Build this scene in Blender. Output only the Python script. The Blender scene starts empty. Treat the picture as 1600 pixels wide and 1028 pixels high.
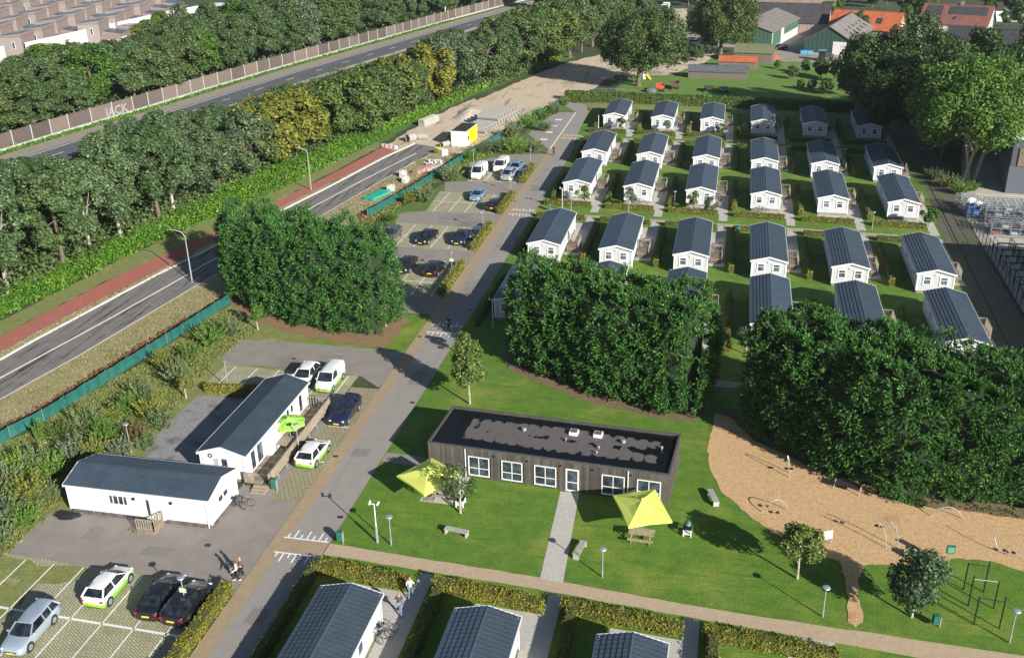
import bpy, bmesh, math, random
import numpy as np
from mathutils import Vector, Matrix
R = math.radians
PI = math.pi
S = bpy.context.scene
COL = S.collection

# ------------------------------------------------------------------ camera
CAM_H = 46.0
FPX, PITCH, ROLL, YAW = 1574.05, 0.42675447, -0.02092828, -0.22001685
cp, sp = math.cos(PITCH), math.sin(PITCH)
cy_, sy_ = math.cos(YAW), math.sin(YAW)
FW = np.array([sy_*cp, cy_*cp, -sp]); RT0 = np.array([cy_, -sy_, 0.0]); UP0 = np.cross(RT0, FW)
RT = math.cos(ROLL)*RT0 + math.sin(ROLL)*UP0
UP = -math.sin(ROLL)*RT0 + math.cos(ROLL)*UP0
cam_d = bpy.data.cameras.new('camera'); cam = bpy.data.objects.new('camera', cam_d); COL.objects.link(cam)
cam_d.sensor_width = 36.0; cam_d.sensor_fit = 'HORIZONTAL'; cam_d.lens = FPX/1600*36.0
cam_d.clip_start = 0.5; cam_d.clip_end = 6000
cam.matrix_world = Matrix(((RT[0], UP[0], -FW[0], 0), (RT[1], UP[1], -FW[1], 0), (RT[2], UP[2], -FW[2], CAM_H), (0, 0, 0, 1)))
S.camera = cam

# ------------------------------------------------------------------ world and sun
w = bpy.data.worlds.new('World'); S.world = w; w.use_nodes = True
nt = w.node_tree; nt.nodes.clear()
sky = nt.nodes.new('ShaderNodeTexSky'); sky.sky_type = 'NISHITA'; sky.sun_disc = False
SUN_EL = R(23.4); SUN_AZ = R(-40.3)      # direction to the sun in the XY plane
sdir = Vector((math.cos(SUN_AZ)*math.cos(SUN_EL), math.sin(SUN_AZ)*math.cos(SUN_EL), math.sin(SUN_EL)))
sky.sun_elevation = SUN_EL; sky.sun_rotation = math.atan2(sdir.x, sdir.y)
sky.air_density = 1.0; sky.dust_density = 0.6; sky.ozone_density = 1.6
bg = nt.nodes.new('ShaderNodeBackground'); bg.inputs['Strength'].default_value = 0.056
ow = nt.nodes.new('ShaderNodeOutputWorld')
nt.links.new(sky.outputs[0], bg.inputs[0]); nt.links.new(bg.outputs[0], ow.inputs[0])
sl = bpy.data.lights.new('sun', 'SUN'); sl.energy = 5.0; sl.angle = R(0.5); sl.color = (1.0, 0.955, 0.885)
so = bpy.data.objects.new('sun', sl); COL.objects.link(so); so.location = (60, -60, 90)
so.rotation_euler = sdir.to_track_quat('Z', 'Y').to_euler()
S.view_settings.view_transform = 'Standard'; S.view_settings.look = 'None'
S.view_settings.exposure = 0.68; S.view_settings.gamma = 1.0
S.render.engine = 'CYCLES'
try:
    S.view_settings.use_curve_mapping = False
    S.cycles.max_bounces = 5; S.cycles.diffuse_bounces = 2; S.cycles.transparent_max_bounces = 4
except Exception: pass

# ------------------------------------------------------------------ geometry of the view: pixel of the survey picture -> place on the ground
def at(x, y, h=0.0):
    d = FW*FPX + (x-800.0)*RT + (514.0-y)*UP
    t = (h-CAM_H)/d[2]
    return Vector((d[0]*t, d[1]*t, h))
def proj(P):
    d = np.array(P, float)-np.array([0, 0, CAM_H]); z = d@FW
    return 800+FPX*(d@RT)/z, 514-FPX*(d@UP)/z
rng = random.Random(7)
NR = np.random.default_rng(11)

# ------------------------------------------------------------------ materials
MATS = {}
def new_mat(name):
    m = bpy.data.materials.new(name); m.use_nodes = True
    m.node_tree.nodes.clear(); MATS[name] = m
    return m, m.node_tree.nodes, m.node_tree.links
def N(ns, t, **kw):
    n = ns.new(t)
    for k, v in kw.items():
        if hasattr(n, k): setattr(n, k, v)
        else: n.inputs[k].default_value = v
    return n
def c4(c): return (c[0], c[1], c[2], 1.0)
def mixc(ns, ls, fac, a, b, blend='MIX'):
    n = ns.new('ShaderNodeMix'); n.data_type = 'RGBA'; n.blend_type = blend
    def put(sock, v):
        if isinstance(v, (tuple, list)): sock.default_value = c4(v)
        elif isinstance(v, (int, float)): sock.default_value = v
        else: ls.new(v, sock)
    put(n.inputs[0], fac); put(n.inputs[6], a); put(n.inputs[7], b)
    return n.outputs[2]
def ramp(ns, ls, src, p0, p1, v0=0.0, v1=1.0):
    n = ns.new('ShaderNodeMapRange'); n.inputs[1].default_value = p0; n.inputs[2].default_value = p1
    n.inputs[3].default_value = v0; n.inputs[4].default_value = v1
    ls.new(src, n.inputs[0]); return n.outputs[0]
def coords(ns, ls, mode='world', scale=(1, 1, 1), rot=0.0):
    if mode == 'world': src = ns.new('ShaderNodeNewGeometry').outputs['Position']
    else: src = ns.new('ShaderNodeTexCoord').outputs['Object']
    mp = ns.new('ShaderNodeMapping'); mp.inputs['Scale'].default_value = scale; mp.inputs['Rotation'].default_value = (0, 0, rot)
    ls.new(src, mp.inputs[0]); return mp.outputs[0]
def noise(ns, ls, co, scale, detail=4, rough=0.6, out=0):
    n = ns.new('ShaderNodeTexNoise'); n.inputs['Scale'].default_value = scale
    n.inputs['Detail'].default_value = detail; n.inputs['Roughness'].default_value = rough
    ls.new(co, n.inputs['Vector']); return n.outputs[out]
def finish(m, ns, ls, col, rough=0.85, metal=0.0, bump=None, bstr=0.3, bdist=0.02, spec=None, coat=0.0):
    b = ns.new('ShaderNodeBsdfPrincipled'); o = ns.new('ShaderNodeOutputMaterial')
    if isinstance(col, (tuple, list)): b.inputs['Base Color'].default_value = c4(col)
    else: ls.new(col, b.inputs['Base Color'])
    if isinstance(rough, (int, float)): b.inputs['Roughness'].default_value = rough
    else: ls.new(rough, b.inputs['Roughness'])
    b.inputs['Metallic'].default_value = metal
    if spec is not None: b.inputs['Specular IOR Level'].default_value = spec
    if coat: b.inputs['Coat Weight'].default_value = coat; b.inputs['Coat Roughness'].default_value = 0.05
    if bump is not None:
        bp = ns.new('ShaderNodeBump'); bp.inputs['Strength'].default_value = bstr; bp.inputs['Distance'].default_value = bdist
        ls.new(bump, bp.inputs['Height']); ls.new(bp.outputs[0], b.inputs['Normal'])
    ls.new(b.outputs[0], o.inputs[0]); return m
def pm(name, c, rough=0.8, metal=0.0, var=0.18, scale=2.0, mode='object', bump=0.0, spec=None, coat=0.0, c2=None):
    """one base colour with soft wear in it"""
    m, ns, ls = new_mat(name)
    co = coords(ns, ls, mode)
    n1 = noise(ns, ls, co, scale, 5, 0.65)
    f = ramp(ns, ls, n1, 0.3, 0.7)
    d = c2 if c2 else tuple(x*(1-var*1.6) for x in c)
    u = tuple(min(1, x*(1+var)) for x in c)
    col = mixc(ns, ls, f, d, u)
    rr = ramp(ns, ls, n1, 0.3, 0.7, min(1, rough+0.08), max(0.02, rough-0.08))
    return finish(m, ns, ls, col, rr, metal, n1 if bump else None, bump, 0.02, spec, coat)
def leaf_mat(name, ca, cb, cc, trans=0.22, nscale=0.35, spread=0.5, rough=0.55):
    """ca, cb: the two leaf colours that drift through the crown; cc: the odd leaf"""
    m, ns, ls = new_mat(name)
    g = ns.new('ShaderNodeNewGeometry'); oi = ns.new('ShaderNodeObjectInfo')
    co = g.outputs['Position']
    n1 = noise(ns, ls, co, nscale, 3, 0.6)
    a1 = ns.new('ShaderNodeMath'); a1.operation = 'ADD'; ls.new(ramp(ns, ls, n1, 0.3, 0.7, -0.2, 0.8), a1.inputs[0])
    ls.new(ramp(ns, ls, oi.outputs['Random'], 0, 1, -0.25, 0.45), a1.inputs[1]); a1.use_clamp = True
    col = mixc(ns, ls, a1.outputs[0], ca, cb)
    isl = g.outputs['Random Per Island']
    col = mixc(ns, ls, ramp(ns, ls, isl, 0.86, 1.0, 0, 0.8), col, cc)
    hs = ns.new('ShaderNodeHueSaturation'); ls.new(col, hs.inputs['Color'])
    ls.new(ramp(ns, ls, isl, 0, 0.86, 1-spread*0.55, 1+spread), hs.inputs['Value'])
    b = ns.new('ShaderNodeBsdfPrincipled'); b.inputs['Roughness'].default_value = rough
    b.inputs['Specular IOR Level'].default_value = 0.35
    ls.new(hs.outputs[0], b.inputs['Base Color'])
    t = ns.new('ShaderNodeBsdfTranslucent'); ls.new(hs.outputs[0], t.inputs['Color'])
    mx = ns.new('ShaderNodeMixShader'); mx.inputs[0].default_value = trans
    o = ns.new('ShaderNodeOutputMaterial')
    ls.new(b.outputs[0], mx.inputs[1]); ls.new(t.outputs[0], mx.inputs[2]); ls.new(mx.outputs[0], o.inputs[0])
    return m

# ------------------------------------------------------------------ mesh builder
class MB:
    def __init__(s): s.v = []; s.f = []; s.mi = []; s.M = None; s.cur = 0
    def _add(s, vs, fs):
        b = len(s.v)
        if s.M is not None: vs = [s.M @ Vector(p) for p in vs]
        s.v.extend([tuple(p) for p in vs])
        for f in fs: s.f.append([b+i for i in f]); s.mi.append(s.cur)
        return s
    def box(s, x0, x1, y0, y1, z0, z1):
        vs = [(x, y, z) for z in (z0, z1) for y in (y0, y1) for x in (x0, x1)]
        return s._add(vs, [(0, 2, 3, 1), (4, 5, 7, 6), (0, 1, 5, 4), (2, 6, 7, 3), (0, 4, 6, 2), (1, 3, 7, 5)])
    def cbox(s, c, sx, sy, sz): return s.box(c[0]-sx/2, c[0]+sx/2, c[1]-sy/2, c[1]+sy/2, c[2]-sz/2, c[2]+sz/2)
    def prism(s, poly, z0, z1):
        n = len(poly); vs = [(p[0], p[1], z0) for p in poly]+[(p[0], p[1], z1) for p in poly]
        fs = [tuple(range(n-1, -1, -1)), tuple(range(n, 2*n))]+[(i, (i+1) % n, n+(i+1) % n, n+i) for i in range(n)]
        return s._add(vs, fs)
    def extr(s, prof, a0, a1, axis='y'):
        """profile of (u, z) pushed along axis"""
        n = len(prof)
        if axis == 'y': vs = [(u, a0, z) for u, z in prof]+[(u, a1, z) for u, z in prof]
        else: vs = [(a0, u, z) for u, z in prof]+[(a1, u, z) for u, z in prof]
        return s._add(vs, [tuple(range(n)), tuple(range(2*n-1, n-1, -1))]+[(i, n+i, n+(i+1) % n, (i+1) % n) for i in range(n)])
    def tube(s, p0, p1, r0, r1=None, n=8, cap=True):
        r1 = r0 if r1 is None else r1
        p0, p1 = Vector(p0), Vector(p1); d = (p1-p0).normalized()
        a = d.orthogonal().normalized(); b = d.cross(a)
        vs = [p0+(a*math.cos(2*PI*i/n)+b*math.sin(2*PI*i/n))*r0 for i in range(n)]+[p1+(a*math.cos(2*PI*i/n)+b*math.sin(2*PI*i/n))*r1 for i in range(n)]
        fs = [(i, (i+1) % n, n+(i+1) % n, n+i) for i in range(n)]
        if cap: fs += [tuple(range(n-1, -1, -1)), tuple(range(n, 2*n))]
        return s._add(vs, fs)
    def path(s, pts, r, n=7):
        for i in range(len(pts)-1):
            a = Vector(pts[i]); b = Vector(pts[i+1]); rr = r if isinstance(r, (int, float)) else r[i]; r2 = r if isinstance(r, (int, float)) else r[i+1]
            e = (b-a).normalized()*min(rr, r2)*0.4
            s.tube(a-e, b+e, rr, r2, n)
        return s
    def beam(s, p0, p1, wd, ht):
        p0, p1 = Vector(p0), Vector(p1); d = (p1-p0).normalized()
        up = Vector((0, 0, 1)) if abs(d.z) < 0.95 else Vector((0, 1, 0))
        a = d.cross(up).normalized()*wd/2; b = a.normalized().cross(d)*ht/2
        vs = [p0-a-b, p0+a-b, p0+a+b, p0-a+b, p1-a-b, p1+a-b, p1+a+b, p1-a+b]
        return s._add(vs, [(3, 2, 1, 0), (4, 5, 6, 7), (0, 1, 5, 4), (1, 2, 6, 5), (2, 3, 7, 6), (3, 0, 4, 7)])
    def quad(s, *p): return s._add(list(p), [tuple(range(len(p)))])
    def ring(s, c, axis, R0, r, n=20, m=6):
        c = Vector(c); ax = Vector(axis).normalized(); a = ax.orthogonal().normalized(); b = ax.cross(a)
        vs = []; fs = []
        for i in range(n):
            t = 2*PI*i/n; d = a*math.cos(t)+b*math.sin(t)
            for j in range(m):
                u = 2*PI*j/m; vs.append(c+d*(R0+r*math.cos(u))+ax*(r*math.sin(u)))
        for i in range(n):
            for j in range(m): fs.append((i*m+j, ((i+1) % n)*m+j, ((i+1) % n)*m+(j+1) % m, i*m+(j+1) % m))
        return s._add(vs, fs)
    def lathe(s, prof, n=12, c=(0, 0, 0)):
        vs = []; fs = []; k = len(prof)
        for i in range(n):
            t = 2*PI*i/n
            for r, z in prof: vs.append((c[0]+r*math.cos(t), c[1]+r*math.sin(t), c[2]+z))
        for i in range(n):
            for j in range(k-1): fs.append((i*k+j, ((i+1) % n)*k+j, ((i+1) % n)*k+j+1, i*k+j+1))
        return s._add(vs, fs)
    def ball(s, c, rx, ry=None, rz=None, n=8, m=6):
        ry = ry or rx; rz = rz or rx; vs = [(c[0], c[1], c[2]-rz)]; fs = []
        for j in range(1, m):
            t = -PI/2+PI*j/m
            for i in range(n):
                a = 2*PI*i/n; vs.append((c[0]+rx*math.cos(t)*math.cos(a), c[1]+ry*math.cos(t)*math.sin(a), c[2]+rz*math.sin(t)))
        vs.append((c[0], c[1], c[2]+rz)); L = len(vs)-1
        for i in range(n): fs.append((0, 1+(i+1) % n, 1+i)); fs.append((L, L-n+i, L-n+(i+1) % n))
        for j in range(m-2):
            for i in range(n): a = 1+j*n; fs.append((a+i, a+(i+1) % n, a+n+(i+1) % n, a+n+i))
        return s._add(vs, fs)
    def mesh(s, name, mats, smooth=False):
        me = bpy.data.meshes.new(name); me.from_pydata(s.v, [], s.f)
        for m in (mats if isinstance(mats, (list, tuple)) else [mats]): me.materials.append(m)
        if any(s.mi): me.polygons.foreach_set('material_index', s.mi)
        if smooth:
            me.polygons.foreach_set('use_smooth', [True]*len(me.polygons))
            try: me.set_sharp_from_angle(angle=R(smooth if smooth > 1 else 40))
            except Exception: pass
        me.update(); return me
    def build(s, name, mats, parent=None, smooth=False, loc=None, rz=0.0):
        return link(name, s.mesh(name, mats, smooth), parent, loc, rz)
def link(name, me, parent=None, loc=None, rz=0.0):
    o = bpy.data.objects.new(name, me); COL.objects.link(o)
    if parent is not None: o.parent = parent
    if loc is not None: o.location = loc
    if rz: o.rotation_euler = (0, 0, rz)
    return o
ORDN = ['first', 'second', 'third', 'fourth', 'fifth', 'sixth', 'seventh', 'eighth', 'ninth', 'tenth', 'eleventh', 'twelfth', 'thirteenth', 'fourteenth', 'fifteenth', 'sixteenth', 'seventeenth', 'eighteenth', 'nineteenth', 'twentieth']
def tag(o, label=None, cat=None, group=None, kind=None):
    if label: o['label'] = label
    if cat: o['category'] = cat
    if group: o['group'] = group
    if kind: o['kind'] = kind
    return o
def thing(name, label, cat, loc=(0, 0, 0), rz=0.0, group=None):
    o = bpy.data.objects.new(name, None); COL.objects.link(o); o.empty_display_size = 0.3
    o.location = loc; o.rotation_euler = (0, 0, rz); return tag(o, label, cat, group)
KIDS = {}
def copy_thing(root, loc, rz=0.0, label=None, group=None, scale=None, skip=()):
    if root.name not in KIDS:
        KIDS[root.name] = [o for o in COL.objects if o.parent == root]
        for k in KIDS[root.name]: KIDS[k.name] = [o for o in COL.objects if o.parent == k]
    r = root.copy(); COL.objects.link(r); r.location = loc; r.rotation_euler = (0, 0, rz)
    if label: r['label'] = label
    if group: r['group'] = group
    elif 'group' in r.keys() and group == '': del r['group']
    if scale is not None: r.scale = scale if isinstance(scale, (tuple, list)) else (scale,)*3
    for ch in KIDS[root.name]:
        if ch.name.split('.')[0] in skip: continue
        c = ch.copy(); COL.objects.link(c); c.parent = r
        for g in KIDS.get(ch.name, ()):
            d = g.copy(); COL.objects.link(d); d.parent = c
    return r
def poly_mesh(name, pts, z, mat, jag=0.0, step=1.5):
    """flat sheet; jag makes an organic outline"""
    P = [Vector((p[0], p[1], 0)) for p in pts]; out = []
    for i in range(len(P)):
        a, b = P[i], P[(i+1) % len(P)]; out.append(a)
        if jag:
            n = int((b-a).length/step); t = (b-a).normalized() if (b-a).length > 0 else Vector((1, 0, 0)); nn = Vector((-t.y, t.x, 0))
            for k in range(1, n+1): out.append(a+(b-a)*(k/(n+1))+nn*rng.uniform(-jag, jag))
    bm = bmesh.new(); vs = [bm.verts.new((p.x, p.y, z)) for p in out]
    f = bm.faces.new(vs); f.normal_update()
    if f.normal.z < 0: f.normal_flip()
    bmesh.ops.triangulate(bm, faces=[f]); me = bpy.data.meshes.new(name); bm.to_mesh(me); bm.free(); me.materials.append(mat)
    return me
def sheet(name, pts, z, mat, jag=0.0, step=1.5, kind='structure'):
    o = link(name, poly_mesh(name, pts, z, mat, jag, step)); o['kind'] = kind; return o
def px(*pts, h=0): return [at(x, y, h) for x, y in pts]
def quads_mesh(name, V, mat):
    """V: (n,4,3) array of quads"""
    n = V.shape[0]; me = bpy.data.meshes.new(name)
    me.vertices.add(n*4); me.vertices.foreach_set('co', V.reshape(-1).astype(np.float32))
    me.loops.add(n*4); me.loops.foreach_set('vertex_index', np.arange(n*4, dtype=np.int32))
    me.polygons.add(n); me.polygons.foreach_set('loop_start', np.arange(0, n*4, 4, dtype=np.int32))
    me.polygons.foreach_set('loop_total', np.full(n, 4, dtype=np.int32))
    if isinstance(mat, (list, tuple)):
        for m_ in mat: me.materials.append(m_)
    else: me.materials.append(mat)
    me.update(); me.validate(); return me
def leaves(P, D, size, jitter=0.6, aspect=1.6, droop=0.0, r=NR):
    """leaf quads at P facing roughly D"""
    n = len(P); d = D+r.normal(0, jitter, (n, 3)); d /= np.linalg.norm(d, axis=1)[:, None]+1e-9
    t = r.normal(0, 1, (n, 3)); t[:, 2] -= droop
    t -= (t*d).sum(1)[:, None]*d; t /= np.linalg.norm(t, axis=1)[:, None]+1e-9
    b = np.cross(d, t); s = (size*r.uniform(0.6, 1.35, n))[:, None]
    L = t*s*aspect*0.5; W = b*s*0.5
    V = np.empty((n, 4, 3)); V[:, 0] = P-L; V[:, 1] = P+W*0.9; V[:, 2] = P+L; V[:, 3] = P-W*0.9
    return V
def sprays(C, Dr, length, k, width, asp=2.6, fan=0.28, r=NR):
    """k leaves strung along each spray that starts at C and points along Dr"""
    n = len(C); t = np.tile(np.linspace(0.15, 1.0, k), n); Ci = np.repeat(C, k, 0); Di = np.repeat(Dr, k, 0); Li = np.repeat(length, k)
    side = r.normal(0, 1, (n*k, 3)); side -= (side*Di).sum(1)[:, None]*Di; side /= np.linalg.norm(side, axis=1)[:, None]+1e-9
    off = fan*Li*(1.05-t)
    P = Ci+Di*(t*Li)[:, None]+side*(off*r.uniform(0, 1, n*k))[:, None]
    T = Di+side*0.75+r.normal(0, 0.18, P.shape); T /= np.linalg.norm(T, axis=1)[:, None]
    B = np.cross(T, side+r.normal(0, 0.9, P.shape)); B /= np.linalg.norm(B, axis=1)[:, None]+1e-9
    s = (width*r.uniform(0.65, 1.3, n*k))[:, None]; L = T*s*asp*0.5; W = B*s*0.5
    V = np.empty((n*k, 4, 3)); V[:, 0] = P-L; V[:, 1] = P+W; V[:, 2] = P+L; V[:, 3] = P-W
    return V
def in_poly(pts, poly):
    x, y = pts[:, 0], pts[:, 1]; c = np.zeros(len(pts), bool); n = len(poly)
    for i in range(n):
        x0, y0 = poly[i][0], poly[i][1]; x1, y1 = poly[(i+1) % n][0], poly[(i+1) % n][1]
        if y0 == y1: continue
        k = ((y0 > y) != (y1 > y)) & (x < (x1-x0)*(y-y0)/(y1-y0)+x0); c ^= k
    return c
def scatter(poly, n):
    A = np.array([[p[0], p[1]] for p in poly]); lo, hi = A.min(0), A.max(0); out = np.empty((0, 2))
    while len(out) < n:
        q = NR.uniform(lo, hi, (n*2, 2)); out = np.vstack([out, q[in_poly(q, A)]])
    return out[:n]
# ------------------------------------------------------------------ ground materials
def ground_mat(name, ca, cb, cc=None, s1=0.25, s2=2.5, s3=14.0, bump=0.4, rough=0.92, f2=0.5, cc_at=(0.58, 0.7), streak=None):
    m, ns, ls = new_mat(name); co = coords(ns, ls, 'world')
    n1 = noise(ns, ls, co, s1, 4, 0.6); n2 = noise(ns, ls, co, s2, 5, 0.7); n3 = noise(ns, ls, co, s3, 3, 0.7)
    col = mixc(ns, ls, ramp(ns, ls, n2, 0.3, 0.7), ca, cb)
    if cc: col = mixc(ns, ls, ramp(ns, ls, n1, cc_at[0], cc_at[1]), col, cc)
    if streak:
        c2 = coords(ns, ls, 'world', streak[0], streak[1]); n4 = noise(ns, ls, c2, 1.0, 4, 0.6)
        col = mixc(ns, ls, ramp(ns, ls, n4, streak[3], streak[3]+0.12), col, streak[2])
    col = mixc(ns, ls, f2, col, ramp(ns, ls, n3, 0.25, 0.75, 0.15, 0.95), 'OVERLAY')
    return finish(m, ns, ls, col, rough, 0, n3, bump, 0.03)
G_LAWN = ground_mat('lawn', (0.060, 0.138, 0.009), (0.120, 0.215, 0.016), (0.205, 0.245, 0.035), s1=0.16, s2=0.9, s3=7, f2=0.55, bump=1.0, cc_at=(0.5, 0.72), streak=((0.25, 2.2, 1), 0.5, (0.060, 0.155, 0.010), 0.55))
G_LAWN2 = ground_mat('lawn_worn', (0.062, 0.130, 0.018), (0.105, 0.165, 0.030), (0.16, 0.15, 0.06), s1=0.35, s2=1.5, s3=8, f2=0.45, bump=0.9)
G_ROUGH = ground_mat('rough_grass', (0.135, 0.165, 0.04), (0.225, 0.235, 0.075), (0.33, 0.29, 0.14), s1=0.3, s2=1.2, s3=6, f2=0.55, bump=1.2)
G_DRY = ground_mat('dry_verge', (0.27, 0.22, 0.12), (0.36, 0.3, 0.175), (0.155, 0.175, 0.055), s1=0.28, s2=1.6, s3=7, f2=0.6, bump=1.2, cc_at=(0.5, 0.68))
G_FOREST = ground_mat('forest_floor', (0.030, 0.045, 0.016), (0.060, 0.085, 0.028), (0.09, 0.13, 0.035), s1=0.05, s2=0.5, s3=4, f2=0.5, bump=1.0)
G_PASTURE = ground_mat('pasture', (0.085, 0.170, 0.022), (0.130, 0.230, 0.035), (0.16, 0.22, 0.05), s1=0.08, s2=0.6, s3=5, f2=0.4, bump=0.9)
G_DIRT = ground_mat('sand_dirt', (0.46, 0.365, 0.255), (0.60, 0.49, 0.36), (0.29, 0.235, 0.145), s1=0.12, s2=0.8, s3=6, f2=0.5, bump=1.0, cc_at=(0.56, 0.7), streak=((0.7, 0.07, 1), 0.25, (0.25, 0.20, 0.13), 0.58))
G_SAND = ground_mat('sand_path', (0.40, 0.300, 0.195), (0.48, 0.370, 0.250), None, s2=2.2, s3=16, f2=0.35, bump=0.6)
G_PATH2 = ground_mat('pale_path', (0.34, 0.30, 0.20), (0.42, 0.37, 0.26), (0.24, 0.26, 0.12), s1=0.5, s2=1.5, s3=12, f2=0.3, bump=0.4)
G_CHIP = ground_mat('wood_chips', (0.47, 0.295, 0.145), (0.60, 0.395, 0.205), (0.41, 0.245, 0.115), s1=0.25, s2=2.5, s3=9.0, f2=0.5, bump=1.3)
G_MULCH = ground_mat('bark_mulch', (0.19, 0.115, 0.060), (0.28, 0.175, 0.095), (0.15, 0.15, 0.05), s1=0.4, s2=2.5, s3=7, f2=0.6, bump=1.4)
G_SOIL = ground_mat('bare_soil', (0.13, 0.095, 0.055), (0.20, 0.145, 0.085), (0.085, 0.10, 0.03), s1=0.35, s2=1.4, s3=6, f2=0.6, bump=1.2)
G_ASPH = ground_mat('old_asphalt', (0.265, 0.240, 0.216), (0.305, 0.278, 0.252), (0.245, 0.222, 0.200), s1=0.12, s2=1.0, s3=22, f2=0.25, bump=0.35, rough=0.88, streak=((2.0, 0.05, 1), 0, (0.252, 0.228, 0.205), 0.55))
G_ASPH2 = ground_mat('car_park_asphalt', (0.225, 0.198, 0.172), (0.285, 0.254, 0.224), (0.20, 0.178, 0.155), s1=0.10, s2=0.7, s3=22, f2=0.25, bump=0.35, rough=0.88)
G_TAN = ground_mat('tan_paving', (0.3, 0.228, 0.14), (0.365, 0.282, 0.178), None, s2=1.5, s3=16, f2=0.3, bump=0.3)
G_RED = ground_mat('red_asphalt', (0.33, 0.105, 0.078), (0.4, 0.14, 0.105), (0.35, 0.17, 0.13), s1=0.3, s2=2.0, s3=16, f2=0.3, bump=0.4)
G_MWAY = ground_mat('motorway_asphalt', (0.085, 0.088, 0.100), (0.115, 0.118, 0.130), None, s2=0.9, s3=9, f2=0.25, bump=0.2, streak=((0.05, 1.6, 1), 1.32, (0.072, 0.074, 0.084), 0.55))
G_VERGE = ground_mat('gravel_verge', (0.25, 0.215, 0.175), (0.32, 0.28, 0.23), (0.19, 0.18, 0.12), s1=0.2, s2=1.2, s3=8, f2=0.4, bump=0.8)
G_GRAVEL = ground_mat('dark_gravel', (0.205, 0.198, 0.195), (0.285, 0.275, 0.27), (0.115, 0.113, 0.115), s1=0.45, s2=2.5, s3=16, f2=0.5, bump=0.9, cc_at=(0.52, 0.66))
G_CONC = ground_mat('yard_concrete', (0.40, 0.37, 0.31), (0.50, 0.465, 0.40), (0.34, 0.31, 0.26), s1=0.12, s2=0.8, s3=10, f2=0.2, bump=0.2)
G_TRACK = ground_mat('service_track', (0.090, 0.082, 0.060), (0.135, 0.122, 0.090), (0.095, 0.110, 0.040), s1=0.2, s2=1.1, s3=12, f2=0.45, bump=0.7, cc_at=(0.5, 0.66))
G_TERR = ground_mat('farm_yard', (0.25, 0.22, 0.18), (0.34, 0.30, 0.25), (0.2, 0.18, 0.13), s1=0.12, s2=0.8, s3=9, f2=0.3, bump=0.4)
# new road: dark worn lanes with tyre rubber in them
def road_mat():
    m, ns, ls = new_mat('site_road_asphalt'); co = coords(ns, ls, 'world')
    n1 = noise(ns, ls, co, 0.9, 5, 0.7); n3 = noise(ns, ls, co, 20, 3, 0.6)
    col = mixc(ns, ls, ramp(ns, ls, n1, 0.3, 0.7), (0.165, 0.152, 0.143), (0.215, 0.200, 0.188))
    c2 = coords(ns, ls, 'world', (1.7, 0.085, 1), R(-14)); n4 = noise(ns, ls, c2, 1.0, 6, 0.75)
    col = mixc(ns, ls, ramp(ns, ls, n4, 0.53, 0.60), col, (0.030, 0.030, 0.032))
    col = mixc(ns, ls, 0.25, col, ramp(ns, ls, n3, 0.25, 0.75, 0.15, 0.95), 'OVERLAY')
    return finish(m, ns, ls, col, 0.85, 0, n3, 0.3, 0.02)
G_ROAD = road_mat()
def paver_mat(name, stone, stone2, grass, bw, bh, mortar, rot=0.0, patch=0.5, mode='world'):
    m, ns, ls = new_mat(name); co = coords(ns, ls, mode, (1, 1, 1), rot)
    b = ns.new('ShaderNodeTexBrick'); b.inputs['Scale'].default_value = 1.0
    b.inputs['Brick Width'].default_value = bw; b.inputs['Row Height'].default_value = bh; b.inputs['Mortar Size'].default_value = mortar
    b.inputs['Mortar Smooth'].default_value = 0.3; b.inputs['Color1'].default_value = c4(stone); b.inputs['Color2'].default_value = c4(stone2)
    b.inputs['Mortar'].default_value = c4(grass); ls.new(co, b.inputs['Vector'])
    n1 = noise(ns, ls, coords(ns, ls, 'world'), 0.55, 5, 0.7); n3 = noise(ns, ls, coords(ns, ls, 'world'), 12, 3, 0.6)
    col = b.outputs['Color']
    if patch: col = mixc(ns, ls, ramp(ns, ls, n1, 0.52, 0.66, 0, patch), col, grass)
    col = mixc(ns, ls, 0.35, col, ramp(ns, ls, n3, 0.25, 0.75, 0.15, 0.95), 'OVERLAY')
    iv = ns.new('ShaderNodeMath'); iv.operation = 'SUBTRACT'; iv.inputs[0].default_value = 1.0; ls.new(b.outputs['Fac'], iv.inputs[1])
    return finish(m, ns, ls, col, 0.9, 0, iv.outputs[0], 0.6, 0.03)
G_PAVER = paver_mat('grass_pavers', (0.47, 0.42, 0.32), (0.40, 0.355, 0.27), (0.20, 0.215, 0.08), 0.50, 0.17, 0.040, R(32), 0.75)
G_PAVER2 = paver_mat('lane_pavers', (0.39, 0.335, 0.25), (0.33, 0.285, 0.21), (0.185, 0.175, 0.075), 0.60, 0.22, 0.06, R(96), 0.35)
G_TILE = paver_mat('concrete_tiles', (0.46, 0.43, 0.385), (0.50, 0.47, 0.42), (0.37, 0.345, 0.305), 0.40, 0.20, 0.012, 0.06, 0)
G_TILE2 = paver_mat('grey_tiles', (0.25, 0.23, 0.215), (0.29, 0.27, 0.25), (0.18, 0.165, 0.15), 0.3, 0.3, 0.015, 0, 0)
M_PAINT = pm('road_paint', (0.80, 0.79, 0.75), 0.7, var=0.1, scale=5, mode='world')
M_KERB = pm('kerb_concrete', (0.66, 0.62, 0.55), 0.85, var=0.12, scale=2, mode='world')

# ------------------------------------------------------------------ ground sheets
sheet('ground', [(-2500, -600), (2500, -600), (2500, 4500), (-2500, 4500)], 0.0, G_FOREST)
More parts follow.
